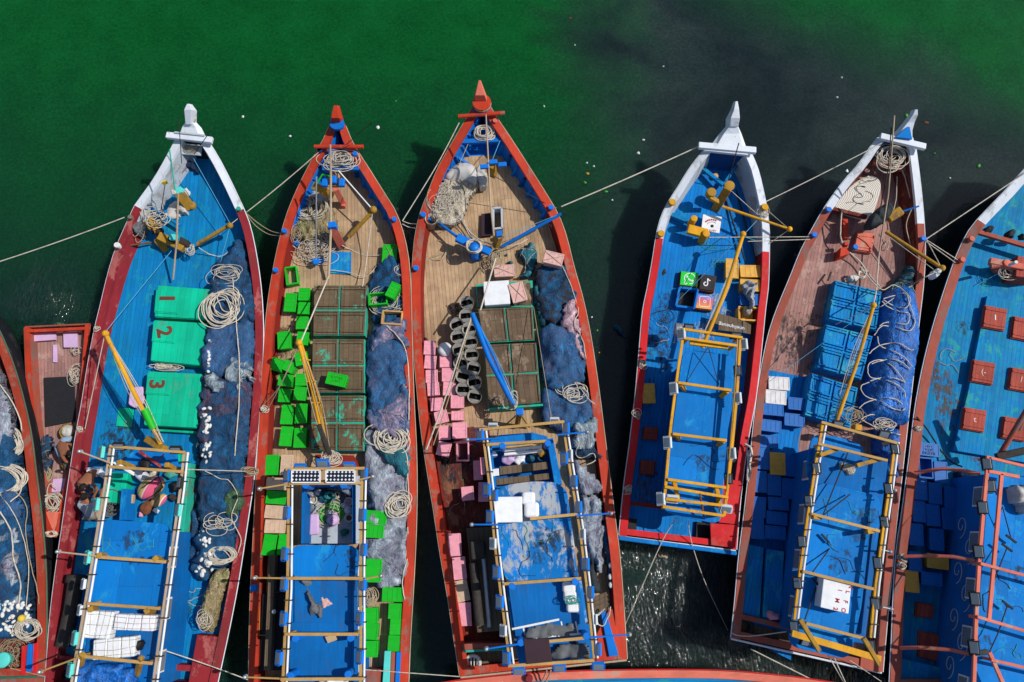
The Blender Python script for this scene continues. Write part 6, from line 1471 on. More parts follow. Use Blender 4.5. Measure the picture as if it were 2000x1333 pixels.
for (x, y), r_, mt, lb in (((993,896),.17,'lilac','pale lilac plastic bag behind the dark bench of the pink-crate boat'), ((1016,888),.17,'foam','heap of white foam trays behind the dark bench'), ((1014,900),.13,'foam','smaller white tray beside the teal packet'), ((1036,896),.1,'net_teal','teal packet among white trays'), ((962,888),.1,'foam','small white cup by the left rail of the pink-crate boat'), ((1057,884),.12,'mustard','mustard coloured jug at the right end of the bench')):
    mb = MB(); p = P(x, y, 1.75); mb.ball(p, (r_*1.25, r_, r_*.7), n=18, rings=10)
    for v in mb.v: v += (v-p)*noise.noise(v*8)*.45
    solo(mb, 'cabin_item', mt, lb, 'household item', 'kitchen things in the open cabin fronts')
pot(1028,883,1.7,.075,.1,'pvc_white','cardboard','small cream bowl on the white foam trays'); pot(1045,883,1.6,.08,.12,'rust','black','small brown clay pot right of the cream bowl'); pot(1057,894,1.6,.09,.12,'net_teal','black','dark green mug at the right end of the bench')
mb = MB(); mb.pp([(961,917),(974,915),(975,929),(962,931)], 2.05, 1.9); solo(mb, 'white_box', 'foam', 'small white box at the left end of the dark bench', 'box', bevel=.015)
foambox(994,995.6,52,49,-1,ZR+.005,.38,'square white foam box on the worn blue roof beside two tied white bundles')
for k, (x, y, w_, h_) in enumerate(((1032,973,27,25),(1038.5,996,29,30))):
    kk = SC(y, 3.1)*.5; p = P(x, y, 2.95); mb = MB(); mb.box((p.x, p.y, 2.87), (w_*kk*2, h_*kk*2, .3)); o = solo(mb, 'white_bundle', 'foam', ['upper small white tied bundle beside the foam box on the roof', 'lower small white tied bundle beside the foam box on the roof'][k], 'bundle', 'foam blocks on cabin roofs', bevel=.09, seg=4)
for k, (x, y) in enumerate(((1112,1148),(1114,1166),(1120,1186))):
    p = P(x, y, 2.9); mb = MB(); mb.box((p.x, p.y, 2.73), (.34, .28, .3)); solo(mb, 'white_bundle', 'foam', ['foremost', 'middle', 'aftmost'][k] + ' white tied packet in the row by the right roof edge', 'bundle', 'foam blocks on cabin roofs', bevel=.07, seg=3)
coil(1118,1172,2.95,12,7,3,'teal cord tying the white packets', r=.012, jit=.4, mat='rope_teal')
lad = thing('ladder', 'aluminium ladder lying across the aft end of the pink-crate boat cabin', 'ladder', P(1065,1230,2.6)); mb = MB()
for a, b in (((1000,1229),(1092,1210)), ((1004,1250),(1134,1238))):
    mb = MB(); mb.beam(P(*a, 2.62), P(*b, 2.62), .05, .05); mb.build('ladder_rail', 'pvc_white', lad)
for x in (1026, 1051, 1076, 1100, 1128):
    mb = MB(); mb.beam(P(x-4, 1226-(x-1026)*.17 if x < 1095 else 1214, 2.62), P(x+1, 1248-(x-1026)*.1, 2.62), .035, .035); mb.build('rung', 'pvc_white', lad)
heap([(1015,1228),(1085,1214),(1125,1216),(1132,1240),(1080,1250),(1018,1250)], ZR-.2, .12, 'tarp_grey', 'grey tarp spread under the aluminium ladder', 'tarp', 'tarpaulin', 'sheets and tarps on deck', fold=.06, edge=.08, seed=71)
heap([(1078,1262),(1140,1254),(1150,1285),(1080,1292)], ZR-.2, .1, 'tarp_grey', 'grey plastic sheet in the aft frame beside the dark panel', 'tarp', 'tarpaulin', 'sheets and tarps on deck', fold=.06, edge=.08, seed=72)
solo(MB().pp([(1022,1249),(1072,1247),(1079,1293),(1028,1298)], ZF+.14, ZF+.11), 'solar_panel', 'dark_purple', 'dark square panel mounted over the stern frame of the pink-crate boat', 'panel', bevel=.02)
for (x, y) in ((1027,1300),(1031,1303),(1138,1293),(1150,1288)):
    pass
# left engine box and stern
m = MB(); m.pp([(911,1032),(962,1030),(982,1232),(932,1236)], 1.5, .99); part(B3, 'engine_box', 'old_wood', m, .02)
m = MB(); m.tube([P(925,1100,1.6), P(937,1222,1.6)], .13, 10); part(B3, 'exhaust_pipe', 'dark_iron', m)
m = MB(); m.tube([P(944,1085,1.6), P(956,1225,1.6)], .07, 8); part(B3, 'exhaust_pipe', 'metal', m)
m = MB(); m.pp([(918,1058),(945,1056),(948,1092),(921,1094)], 1.8, 1.5); part(B3, 'engine', 'dark_iron', m, .04)
m = MB(); m.pp([(902,1258),(995,1256),(997,1268),(904,1272)], 1.5, .99); part(B3, 'stern_thwart', 'red_brown', m, .01)
m = MB(); m.pp([(905,1272),(990,1270),(994,1304),(912,1310)], 1.1, .99); part(B3, 'stern_deck', 'old_wood', m)
m = MB(); m.pp([(904,1271),(998,1266),(998,1270),(905,1275)], 1.53, 1.5); part(B3, 'trim_board', 'teal_trim', m)
mb = MB(); p = P(923,1296,1.3); mb.tube([(p.x+.2*math.cos(a), p.y+.2*math.sin(a), 1.3) for a in [k*math.pi/12 for k in range(24)]], .05, 8, closed=True)
for i in range(4): mb.tube([(p.x-.13+i*.085, p.y-.14, 1.28), (p.x-.13+i*.085, p.y+.14, 1.28)], .02, 6)
solo(mb, 'drain_ring', 'tarp_white', 'round grey ring with grille in the left stern corner of the pink-crate boat', 'ring')
m = MB(); m.pp([(1172,1188),(1182,1188),(1208,1280),(1190,1284)], 1.5, 1.42); part(B3, 'stern_board', 'blue_rib', m, .01)
m = MB(); m.pp([(1160,1250),(1190,1190),(1196,1190),(1212,1280),(1165,1292)], 1.41, 1.3); part(B3, 'stern_deck', 'orange', m, .01)
mb = MB()
for k in range(4): mb.pp([(1152+k*1,1170+k*9),(1184+k*1,1156+k*9),(1188+k,1164+k*9),(1155+k,1178+k*9)], 1.5+.012*(k % 2), 1.46)
solo(mb, 'wooden_pallet', 'old_wood', 'small brown wooden pallet near the right stern of the pink-crate boat', 'pallet', bevel=.01)
for k, (x, y) in enumerate(((1193,1105),(1192,1127),(1193,1143))): solo(MB().ball(P(x, y, 1.3), (.07, .09, .06)), 'float', 'foam_float', ['foremost', 'middle', 'aftmost'][k] + ' white float against the right bulwark of the pink-crate boat', 'float', 'floats by the bulwark')
mooring([(1164,1205,1.6),(1175,1196,1.6),(1180,1190,1.7),(1168,1200,1.6),(1166,1216,1.6),(1178,1222,1.6),(1190,1200,1.6),(1192,1185,1.6)], 'white rope looped beside the blue stern board', r=.016, group='ropes across decks')
for (x0, y0) in ((1060,1335),(1068,1335)): pass
# ================================================================ BOAT 4 : app-logo hatches, yellow frame
N4 = 'logo-hatch boat'
B4 = fishing_boat('fishing_boat', 'small blue decked boat with white bow, red sides and yellow framed cabin',
 [(1378,290),(1350,325),(1325,365),(1303,400),(1290,430),(1282,465),(1275,510),(1266,560),(1256,610),(1249,690),(1242,769),(1235,830),(1229,880),(1220,945),(1210,1046)],
 [(1466,296),(1480,330),(1490,370),(1498,410),(1502,450),(1502,500),(1500,560),(1495,600),(1488,670),(1477,769),(1468,820),(1459,870),(1446,975),(1438,1074)],
 gmat='red_bright', gmat2='white_paint', split=.235, wall='orange_dark', wall2='grey_white', wsplit=.235, deck='deck_blue_deep', hull='hull_blue', rail='white_paint', gw=.21)
stem(B4, [(1422,292,2.3,1.25,.14),(1428,262,2.45,.72,.16),(1431,246,2.6,.34,.24)], 'white_paint', 'bow_cap')
stem(B4, [(1431,248,2.6,.36,.3),(1433,232,2.85,.40,.3),(1436,215,3.0,.22,.25),(1437,199,3.1,.10,.16)], 'white_paint')
m = MB(); pxbeam(m, (1364,285,2.5), (1476,295,2.5), .2, .14); pxbeam(m, (1374,293,2.42), (1460,302,2.42), .1, .12); part(B4, 'bow_crossbeam', 'white_paint', m, .015)
m = MB(); pxbeam(m, (1369,327,1.6), (1412,362,1.6), .12, .12); pxbeam(m, (1443,318,1.7), (1414,360,1.6), .1, .1); part(B4, 'bow_brace', 'deck_blue', m, .01)
m = MB(); pxbeam(m, (1307,418,1.35), (1345,434,1.35), .14, .12); part(B4, 'bow_brace', 'deck_blue', m, .01)
m = MB(); m.tube([P(1421,358,1.6), P(1443,280,3.2)], .016, 6); part(B4, 'whip_pole', 'dark_iron', m)
m = MB(); pxbeam(m, (1394,414,1.05), (1423,366,2.1), .26, .24); m.lathe(P(1424,364,2.08), [(.17, 0), (.17, .06)], 14); part(B4, 'samson_post', 'mustard', m, .02)
m = MB(); pxbeam(m, (1385,385,2.0), (1402,395,1.7), .15, .12); m.lathe(P(1386,382,1.85), [(.15, 0), (.15, .25)], 14); part(B4, 'samson_cleat', 'mustard', m, .02)
m = MB(); pxbeam(m, (1343,448,1.6), (1381,458,1.6), .3, .16); m.lathe(P(1352,433,1.6), [(.11, -.3), (.11, .25)], 14); m.lathe(P(1377,460,1.6), [(.12, -.5), (.12, .16)], 14); part(B4, 'winch', 'yellow_paint', m, .02)
bollards(B4, [(1300,397,1.75),(1501,407,1.75),(1283,459,1.6)], 'yellow_paint', .1)
m = MB(); m.tube([P(1411,404,1.9), P(1542,448,2.1)], .05, 7, r1=.035); m.ball(P(1542,448,2.1), .09); part(B4, 'derrick_pole', 'yellow_paint', m)
for (a, b) in (((1418,390,1.3),(1455,510,1.2)), ((1438,372,1.3),(1476,508,1.2))):
    m = MB(); m.tube([P(*a), P(*b)], .03, 5); part(B4, 'deck_pole', 'tarp_dark', m)
# dish sign
sg = thing('white_sign', 'square white board with red arc of lettering beside the yellow winch', 'sign', P(1389,438,1.4)); mb = MB(); mb.pp([(1373,419),(1410,424),(1405,456),(1370,449)], 1.45, 1.40); mb.build('board', 'foam', sg, .006)
c0 = P(1391,442,1.456)
for rr_, mt, w0, a0, a1 in ((.26, 'mark_red', .055, 55, 150), (.17, 'mark_dark', .012, 40, 160)):
    mb = MB(); pts = [c0 + Vector((math.cos(R(a))*rr_, math.sin(R(a))*rr_*.85, 0)) for a in range(a0, a1, 5)]; mb.tube(pts, .004, 4)
    n_ = len(pts)
    for i in range(0, n_-1):
        if mt == 'mark_red' and i % 3 == 2: continue
        mb.beam(pts[i], pts[i+1], w0, .004)
    mb.build('painted_arc', mt, sg)
mb = MB(); mb.lathe(c0, [(.05, 0), (.05, .006)], 14); mb.build('painted_dot', 'mark_dark', sg); letter(sg, 'KOEV', 1392, 451, 1.452, .09, 6, 'mark_red')
# logo hatches
zl = 1.22
def logo_hatch(q, mat, label): 
    h, Q = hatch(B4, q, zl, B4.zd, mat, 'deck_maroon', 1, 1, framed=False, battens=False, label=label); return h
def mk_arc(mb, c, r, w_, a0, a1, z, sx=1, sy=1, n=28):
    for i in range(n):
        t0, t1 = R(a0+(a1-a0)*i/n), R(a0+(a1-a0)*(i+1)/n); ps = []
        for t, rad in ((t0, r-w_), (t1, r-w_), (t1, r), (t0, r)): ps.append(Vector((c.x+math.cos(t)*rad*sx, c.y+math.sin(t)*rad*sy, 0)))
        mb.prism(ps, z, z+.004)
# speech-bubble and handset mark on green
q = [(1329,528),(1366,532),(1363,562),(1326,558)]; h = logo_hatch(q, 'mark_green', 'bright green hatch with a white phone bubble mark')
c = P(1347.5,544.5,zl); mb = MB(); mk_arc(mb, c, .185, .022, -100, 215, zl+.001); mb.prism([c+Vector((-.18,-.10,0)), c+Vector((-.21,-.21,0)), c+Vector((-.09,-.165,0)), c+Vector((-.10,-.142,0)), c+Vector((-.178,-.175,0)), c+Vector((-.16,-.09,0))], zl+.001, zl+.005); mb.build('painted_ring', 'mark_white', h)
mb = MB(); pts = [c+Vector((x, y, .004)) for x, y in ((-.075,.075),(-.07,.03),(-.035,-.03),(.03,-.07),(.08,-.075))]
for i, (a, b) in enumerate(zip(pts, pts[1:])): mb.beam(a, b, .038, .003)
for e in (pts[0]+Vector((.0,-.01,0)), pts[-1]+Vector((-.01,0,0))): mb.lathe(e-Vector((0,0,.002)), [(.035, 0), (.035, .005)], 12, sm=False)
mb.build('painted_handset', 'mark_white', h)
# music-note mark on dark board
q = [(1368,534),(1401,538),(1396,571),(1364,566)]; h = logo_hatch(q, 'mark_dark', 'dark hatch with a white music note mark')
c = P(1380,552,zl); mb = MB(); mk_arc(mb, c+Vector((-.03,-.05,0)), .075, .034, 80, 370, zl+.001, n=20)
mb.beam(c+Vector((.028,-.05,.004)), c+Vector((.045,.13,.004)), .034, .004); mk_arc(mb, c+Vector((.125,.125,0)), .085, .034, 180, 270, zl+.001, n=10); mb.build('painted_note', 'mark_white', h)
# camera mark on gradient
q = [(1362,573),(1397,578),(1391,607),(1357,603)]; h = logo_hatch(q, 'mark_gradient', 'orange and violet hatch with a white camera mark')
c = P(1376.5,589.5,zl); a_ = R(-6); mb = MB(); s_ = .165; r_ = .06; w_ = .018; rot = Matrix.Rotation(a_, 3, 'Z'); pts = []
for k, (cx, cy) in enumerate(((s_-r_, s_-r_), (-s_+r_, s_-r_), (-s_+r_, -s_+r_), (s_-r_, -s_+r_))):
    for j in range(6): t = R(90*k + 18*j); pts.append(c + rot @ Vector((cx+math.cos(t)*r_, cy+math.sin(t)*r_, .003)))
for a, b in zip(pts, pts[1:]+pts[:1]): mb.beam(a, b, w_, .003)
mb.build('painted_frame', 'mark_white', h); mb = MB(); mk_arc(mb, c, .05, .02, 0, 360, zl+.001); mb.build('painted_lens', 'mark_white', h); mb = MB(); mb.lathe(c + rot @ Vector((.095, .095, .001)), [(.016, 0), (.016, .005)], 10, sm=False); mb.build('painted_dot', 'mark_white', h)
# open hatch
oq = [(1326,564),(1361,568),(1355,604),(1319,600)]; m = MB()
for a, b in zip(oq, oq[1:]+oq[:1]): pxbeam(m, (*a, 1.1), (*b, 1.1), .07, .24)
hf = part(B4, 'open_hatch', 'roof_blue', m, .008, 'open blue framed hatch showing dark hold'); m = MB(); m.pp([(1329,568),(1358,571),(1353,601),(1323,598)], .995, .985); part(hf, 'hold', 'black', m)
# wooden board with lettering
bd = thing('lettered_board', 'weathered wooden board with white hand-painted letters ahead of the yellow frame', 'board', P(1430,633,1.3)); mb = MB(); mb.pp([(1397,610),(1449,625),(1448,650),(1403,645),(1404,634),(1392,631)], 1.4, 1.35); mb.pp([(1451,626),(1467,635),(1466,653),(1450,650)], 1.4, 1.35); mb.build('planks', 'old_wood', bd, .006)
M_ = Matrix.Translation(P(1429,638,1.402)) @ Matrix.Rotation(R(180-12), 4, 'Z'); mb = text_mb('uneliqneueg', .165, M_, .003, bold=.0)
mb.build('lettering', 'mark_white', bd)
M4 = {'y': ('cr_yellow', 'yellow'), 'b': ('cr_blue', 'blue'), 'w': ('cr_white', 'white')}
crates([
 ('in the yellow column by the right gunwale', [('y',1465.5,531,43,27,1),('y',1465,558,42,27,2),('b',1466,586,44,26,2),('yo',1463,613,44,30,4)]),
 ('standing left of the yellow column', [('y',1430,525,27,43,5)]),
 ('alone in shade on the left deck', [('y',1266.5,769,28,42,2)]),
], M4, B4.zd+.005, N4, 'crates on the logo-hatch boat')
heap([(1448,556),(1462,552),(1478,556),(1474,568),(1472,590),(1470,604),(1462,606),(1462,590),(1452,574)], 1.42, .07, 'cloth_grey', 'grey shirt draped over a yellow crate', 'clothes', 'shirt', 'clothes left on deck', edge=.05, step=.03, ragged=.02, fold=.25)
heap([(1447,604),(1462,603),(1464,616),(1456,622),(1447,618)], 1.06, .22, 'net_cream', 'crumpled cream rags inside the open yellow crate', 'rag', 'rag', 'clothes left on deck', edge=.06, step=.03, ragged=.02, fold=.2)
for q, lb in (([(1257,833),(1287,835),(1285,861),(1254,858)], 'foremost'), ([(1251,898),(1281,900),(1279,929),(1249,926)], 'aftmost')): hatch(B4, q, 1.12, B4.zd, 'hatch_red', nu=1, nv=1, framed=False, battens=True)
m = MB(); m.tube([P(1451,460,2.4), P(1420,560,2.2), P(1372,680,1.9)], .06, 8); m.ball(P(1451,458,2.4), .1); part(B4, 'boom', 'yellow_paint', m)
for d in (-6, -4, 6): line(B4, 'boom_line', [(1450,462,2.4),(1418+d,562,2.2),(1374+d*.6,660,1.9)], .010, 'rope_white')
line(B4, 'stay_line', [(1420,366,2.1),(1480,420,1.8)], .010); line(B4, 'stay_line', [(1451,460,2.4),(1489,420,1.8)], .010, 'rope_blue'); line(B4, 'stay_line', [(1450,460,2.4),(1320,592,1.3)], .009, 'rope_blue'); line(B4, 'stay_line', [(1500,412,1.8),(1540,447,2.1)], .010); line(B4, 'stay_line', [(1500,478,1.6),(1541,449,2.1)], .010); line(B4, 'stay_line', [(1451,462,2.3),(1475,470,1.5)], .01, 'rope_teal')
coil(1490,418,1.8,6,8,6,'white rope knot below the right yellow bollard', r=.012, jit=.6)
coil(1384,480,1.05,18,9,7,'loose teal cord on the blue deck below the yellow winch', r=.008, jit=.8, mat='rope_teal'); coil(1404,516,1.05,8,7,3,'small teal cord loop on the blue deck near the crates', r=.008, jit=.6, mat='rope_teal')
coil(1297,620,1.05,20,16,3,'thin dark cord loop on the left deck', r=.008, jit=.7, mat='rope_dark')
mb = MB(); p = P(1398,341,1.55); mb.lathe((p.x, p.y, 1.3), [(.09, 0), (.11, .14), (.115, .15), (.05, .16), (0, .16)], 14); solo(mb, 'tin_can', 'cr_tan', 'small tan tin by the blue bow brace', 'tin')
mb = MB(); p = P(1296,530,1.0); mb.lathe((p.x, p.y, .985), [(.12, 0), (.10, .03), (0, .04)], 9)
for v in mb.v: v += Vector((noise.noise(v*7), noise.noise(v*7+Vector((3,3,3))), 0))*.12
solo(mb, 'oil_rag', 'black', 'dark wet rag on the blue left deck', 'rag')
mb = MB(); mb.lathe(P(1328,645,1.9), [(.2, -.16), (.2, .16)], 18, axis=(1, -.15, 0)); 
for k in range(4): mb.lathe(P(1328,645,1.9)+Vector((-.12+k*.08, 0, 0)), [(.207, -.01), (.207, .01)], 18, axis=(1, -.15, 0))
part(B4, 'drum', 'metal', mb, .01)
ZR = 2.65; ZF = 3.05
cab = walls(B4, [(1338,700),(1425,706),(1404,1000),(1306,985)], ZR-.07, .99, 'wall_blue', .02)
roof(cab, [(1334,683),(1436,694),(1428,762),(1413,950),(1409,1026),(1292,1000)], ZR, 'roof_blue')
frame(cab, [[(1336,643),(1324,724),(1310,832),(1296,992)], [(1446,660),(1439,769),(1427,900),(1414,1008)]], 
      [((1332,643),(1450,660)), ((1336,661),(1440,676)), ((1324,748),(1428,763)), ((1314,848),(1419,861)), ((1304,937),(1418,953)), ((1298,951),(1422,972)), ((1300,975),(1415,988)), ((1294,990),(1414,1008))], ZF, 'yellow_paint', .075, pipe=None, zpost=ZR-.05)
m = MB(); m.pp([(1348,664),(1423,674),(1422,682),(1347,673)], ZF-.02, ZF-.12); part(cab, 'lamp_board', 'yellow_paint', m, .01)
m = MB(); m.tube([P(1440,662,ZF+.05), P(1434,770,ZF+.05), P(1419,960,ZF+.05)], .025, 6); part(cab, 'pipe', 'mustard', m)
for (a, b) in (((1316,940),(1324,975)), ((1399,953),(1406,990)), ((1330,752),(1337,762)), ((1421,765),(1408,775)), ((1322,850),(1326,858)), ((1413,862),(1402,870))): m = MB(); m.beam(P(a[0], a[1], ZF+.02), P(b[0], b[1], ZR-.0), .11, .1); part(cab, 'brace', 'yellow_paint', m, .015)
for (x, y, an) in ((1331,653,90),(1452,673,90),(1316,759,90),(1440,778,90),(1304,865,90),(1429,886,90),(1291,975,90),(1313,975,5),(1418,994,8)): floodlight(cab, x, y, ZF+.02, an, 'fl_white', .26)
for (x, y, an) in ((1345,640,5),(1437,656,5),(1441,725,90),(1423,936,90)): floodlight(cab, x, y, ZF+.02, an, 'fl_black', .24)
m = MB(); m.tube([P(1367,965,ZF+.15), P(1375,1010,ZR+.2)], .03, 6); part(cab, 'black_pole', 'rust', m)
line(cab, 'stay_line', [(1382,680,ZF),(1340,748,ZR)], .012, 'rope_dark'); line(cab, 'stay_line', [(1384,680,ZF),(1404,752,ZR)], .012, 'rope_dark')
m = MB(); m.pp([(1387,1022),(1441,1026),(1436,1071),(1389,1065)], 1.46, 1.40); m.pp([(1410,935),(1449,940),(1442,1025),(1404,1021)], 1.457, 1.397); part(B4, 'stern_deck', 'red_bright', m, .01)
m = MB(); m.pp([(1224,978),(1296,988),(1296,995),(1224,986)], 1.3, 1.2); part(B4, 'stern_thwart', 'orange_dark', m, .01)
m = MB(); m.pp([(1361,1019),(1388,1024),(1386,1056),(1359,1051)], 1.1, 1.0); part(B4, 'stern_hatch', 'black', m)
m = MB(); m.pp([(1222,1012),(1244,1014),(1243,1035),(1222,1033)], 1.2, 1.1); part(B4, 'stern_locker', 'black', m)
m = MB(); pxbeam(m, (1208,1051,1.3), (1438,1081,1.3), .12, .14); part(B4, 'stern_fender', 'roof_blue', m, .03)
for (y, x) in ((712,1246),(810,1241),(957,1220)): coil(x,y,1.42,6,6,6,f'pale rope hitched on the left gunwale of the {N4}, {["foremost","middle","aftmost"][(712,810,957).index(y)]}', r=.013, jit=.9, group='rope hitches on gunwales')
mooring([(1455,868,1.5),(1466,875,1.6),(1468,890,1.6),(1464,905,1.6),(1466,920,1.6),(1460,940,1.6),(1462,880,1.5)], 'twisted cream cloth rope on the right gunwale beside the brown boat', r=.035, group='ropes across decks')

# ================================================================ BOAT 5 : blue tarp bundle
N5 = 'blue-tarp boat'
B5 = fishing_boat('fishing_boat', 'brown decked fishing boat with white bow, blue hatches and long blue tarp bundle',
 [(1716,268),(1700,288),(1680,318),(1650,352),(1622,390),(1604,418),(1585,452),(1565,490),(1545,540),(1520,600),(1503,650),(1490,710),(1480,770),(1471,850),(1463,930),(1454,1010),(1444,1090),(1437,1170),(1429,1246)],
 [(1782,268),(1788,285),(1793,320),(1798,360),(1803,410),(1806,455),(1807,500),(1803,560),(1796,620),(1789,680),(1783,740),(1776,800),(1767,880),(1758,960),(1749,1040),(1742,1120),(1734,1200),(1724,1313)],
 gmat='red_brown', gmat2='white_paint', split=.155, wall='deck_maroon', deck='deck_redwood', hull='hull_blue', rail='white_paint', gw=.22, rscale=1.2)
m = MB(); m.pp([(1486,720),(1590,740),(1560,860),(1545,1290),(1436,1235),(1458,1000)], B5.zd+.012, B5.zd+.004); part(B5, 'deck_patch', 'deck_blue_deep', m)
stem(B5, [(1757,276,2.3,.9,.14),(1768,256,2.5,.5,.16),(1776,240,2.65,.30,.2),(1784,226,2.85,.22,.2),(1787,215,3.0,.12,.16)], 'white_paint')
m = MB(); m.pp([(1776,244),(1782,272),(1750,268)], 2.66, 2.6); part(B5, 'bow_panel', 'roof_blue', m, .005)
m = MB(); pxbeam(m, (1719,267,2.5), (1807,288,2.5), .2, .13); part(B5, 'bow_crossbeam', 'white_paint', m, .015)
m = MB(); pxbeam(m, (1703,318,1.85), (1768,332,1.85), .14, .12); part(B5, 'thwart', 'red_brown', m, .01)
m = MB(); pxbeam(m, (1622,408,1.6), (1692,425,1.6), .12, .12); part(B5, 'thwart', 'deck_maroon', m, .01)
coil(1741,309,2.0,22,20,14,'heap of cream rope at the bow of the blue-tarp boat', r=.018, jit=.4, hgt=.25)
ob = thing('twine_slab', 'large rounded slab of coiled cream netting cord on the brown bow deck', 'net', P(1676,383,1.5)); pts = [P(x, y, 1.6) for x, y in ((1690,345),(1705,343),(1718,352),(1721,368),(1714,395),(1706,415),(1694,424),(1665,418),(1630,405),(1633,395),(1648,378),(1668,358))]
mb = MB(); mb.prism([Vector((p.x, p.y, 0)) for p in cr(pts, 4, True)], 1.35, 1.6); mb.build('cord_mass', 'twine_ball', ob, .06, 3)
for k in range(5): pass
for k, (x0, y0) in enumerate(((1683,370),(1672,390),(1690,355),(1660,400),(1700,385))):
    mb = MB(); pts = [P(x0+math.sin(i*.9+k)*9+i*.8*(1 if k % 2 else -1), y0+i*2.2-10+math.cos(i*.7+k*2)*5, 1.615) for i in range(12)]; mb.tube(cr(pts, 4), .008, 4); mb.build('loose_twine', 'rope_dark' if k < 2 else 'rope_tan', ob)['kind'] = 'stuff'
bollards(B5, [(1611,415,1.75),(1581,462,1.65),(1807,470,1.62),(1672,482,1.5)], 'fl_blue', .08)
m = MB(); m.tube([P(1716,500,1.6), P(1735,380,2.8), P(1747,226,3.8)], .022, 6); part(B5, 'mast', 'pole_pale', m); m = MB(); m.tube([P(1713,440,2.0), P(1735,330,3.2), P(1741,248,3.6)], .018, 6); part(B5, 'whip_pole', 'dark_iron', m)
heap([(1722,402),(1735,405),(1738,420),(1728,436),(1710,446),(1692,450),(1688,440),(1700,420)], 1.9, .3, 'tarp_dark', 'dark grey cloth wrapped over the winch on the brown bow deck', 'cloth', 'dark_cloth', 'sheets and tarps on deck', step=.035, edge=.12, seed=81, ragged=.03, fold=.1)
m = MB(); pxbeam(m, (1733,428,2.0), (1760,412,2.1), .28, .25); part(B5, 'winch', 'mustard', m, .04)
m = MB(); m.tube([P(1755,416,2.1), P(1795,403,2.3)], .03, 6); part(B5, 'winch_arm', 'blue_rib', m)
m = MB(); m.tube([P(1730,453,1.6), P(1838,523,2.1)], .055, 8); m.ball(P(1840,524,2.1), .1); part(B5, 'derrick_pole', 'mustard', m)
heap([(1813,535),(1830,526),(1838,528),(1832,540),(1816,550),(1812,543)], 1.9, .1, 'foam', 'frayed white rope bundle hanging from the mustard derrick tip', 'rope', 'rope_bundle', 'coils of rope', step=.03, edge=.06, fold=.2)
m = MB(); pxbeam(m, (1648,430,1.4), (1651,468,1.4), .18, .2); m.pp([(1642,484),(1655,482),(1660,496),(1640,502)], 1.5, 1.0); m.box(P(1651,478,1.5), (.14, .12, .2)); part(B5, 'anchor_block', 'orange', m, .02)
hatch(B5, [(1674,452),(1711,455),(1704,494),(1667,488)], 1.3, B5.zd, 'salmon', nu=1, nv=1, framed=False, battens=True)
mooring([(1644,411,1.7),(1642,440,1.6),(1643,468,1.5),(1656,490,1.4),(1680,512,1.3),(1700,540,1.3),(1720,562,1.6)], 'cream rope winding from the cord slab down to the blue tarp bundle', r=.024, group='ropes across decks')
mooring([(1725,440,2.0),(1718,486,1.5),(1712,560,1.7),(1706,596,2.7)], 'taut white rope from the winch to the boom tip', r=.02, group='ropes across decks')
mooring([(1762,330,1.9),(1768,350,1.8),(1782,400,1.7),(1790,425,1.7),(1806,470,1.7)], 'white rope down the inside of the right bulwark', r=.018, group='ropes across decks')
mooring([(1752,345,1.7),(1750,390,1.6),(1742,420,1.6)], 'short white rope on the bow deck by the mast', r=.014, group='ropes across decks'); mooring([(1735,470,1.2),(1728,478,1.2),(1730,488,1.2),(1736,480,1.2),(1735,450,1.4)], 'small white rope loop below the winch', r=.012, group='ropes across decks')
line(B5, 'stay_line', [(1780,410,1.8),(1770,440,1.6),(1778,478,1.5)], .014); line(B5, 'stay_line', [(1806,462,1.7),(1838,522,2.1)], .014); line(B5, 'stay_line', [(1735,462,1.7),(1828,530,2.0)], .012)
mooring([(1835,530,2.0),(1800,545,1.6),(1778,560,1.5),(1720,600,1.8)], 'thin white line from derrick tip across the blue tarp', r=.011, group='ropes across decks')
hatch(B5, [(1631,546),(1724,569),(1713,647),(1616,624)], 1.5, B5.zd, 'hatch_blue', nu=2, nv=2)
hatch(B5, [(1613,632),(1707,656),(1684,743),(1594,719)], 1.5, B5.zd, 'hatch_blue', nu=2, nv=2)
hatch(B5, [(1585,727),(1678,757),(1662,838),(1570,812)], 1.5, B5.zd, 'hatch_blue', nu=2, nv=2)
m = MB(); m.tube([P(1623,532,1.2), P(1617,548,1.3)], .03, 5); part(B5, 'hatch_post', 'dark_iron', m)
coil(1682,538,1.4,7,7,4,'pale rope ring with brown core ahead of the blue hatches', r=.03, jit=.15); heap([(1650,545),(1665,540),(1678,545),(1672,553),(1655,554)], 1.45, .1, 'plastic_film', 'crumpled clear plastic at the front of the blue hatches', 'sheet', 'plastic_sheet', 'sheets and tarps on deck', step=.03, edge=.06)
heap([(1772,515),(1780,520),(1782,560),(1778,590),(1760,580),(1730,580),(1722,570),(1740,555),(1758,535)], B5.zd, .5, 'net_teal', 'teal net showing at the bow end of the blue tarp bundle', seed=82, strands=30, smat='rope_white', sr=.005)
heap([(1724,575),(1742,563),(1762,560),(1780,572),(1788,600),(1792,640),(1789,690),(1781,740),(1774,790),(1768,832),(1740,836),(1700,828),(1676,822),(1678,790),(1690,740),(1700,690),(1706,650),(1714,610)], B5.zd, .85, 'tarp_blue', 'long bright blue tarpaulin bundle lashed with white rope along the right side', 'tarpaulin', 'tarpaulin_bundle', 'sheets and tarps on deck', seed=83, edge=.55, fold=.05, rough=.03, stretch=(3.0, .8), ragged=.05, step=.05)
heap([(1706,838),(1740,838),(1752,860),(1744,930),(1735,960),(1700,950),(1706,900)], B5.zd, .75, 'tarp_blue', 'aft end of the blue tarpaulin showing inside the cabin frame', 'tarpaulin', 'tarpaulin_bundle', 'sheets and tarps on deck', seed=84, edge=.4, fold=.10, stretch=(2.2, .9))
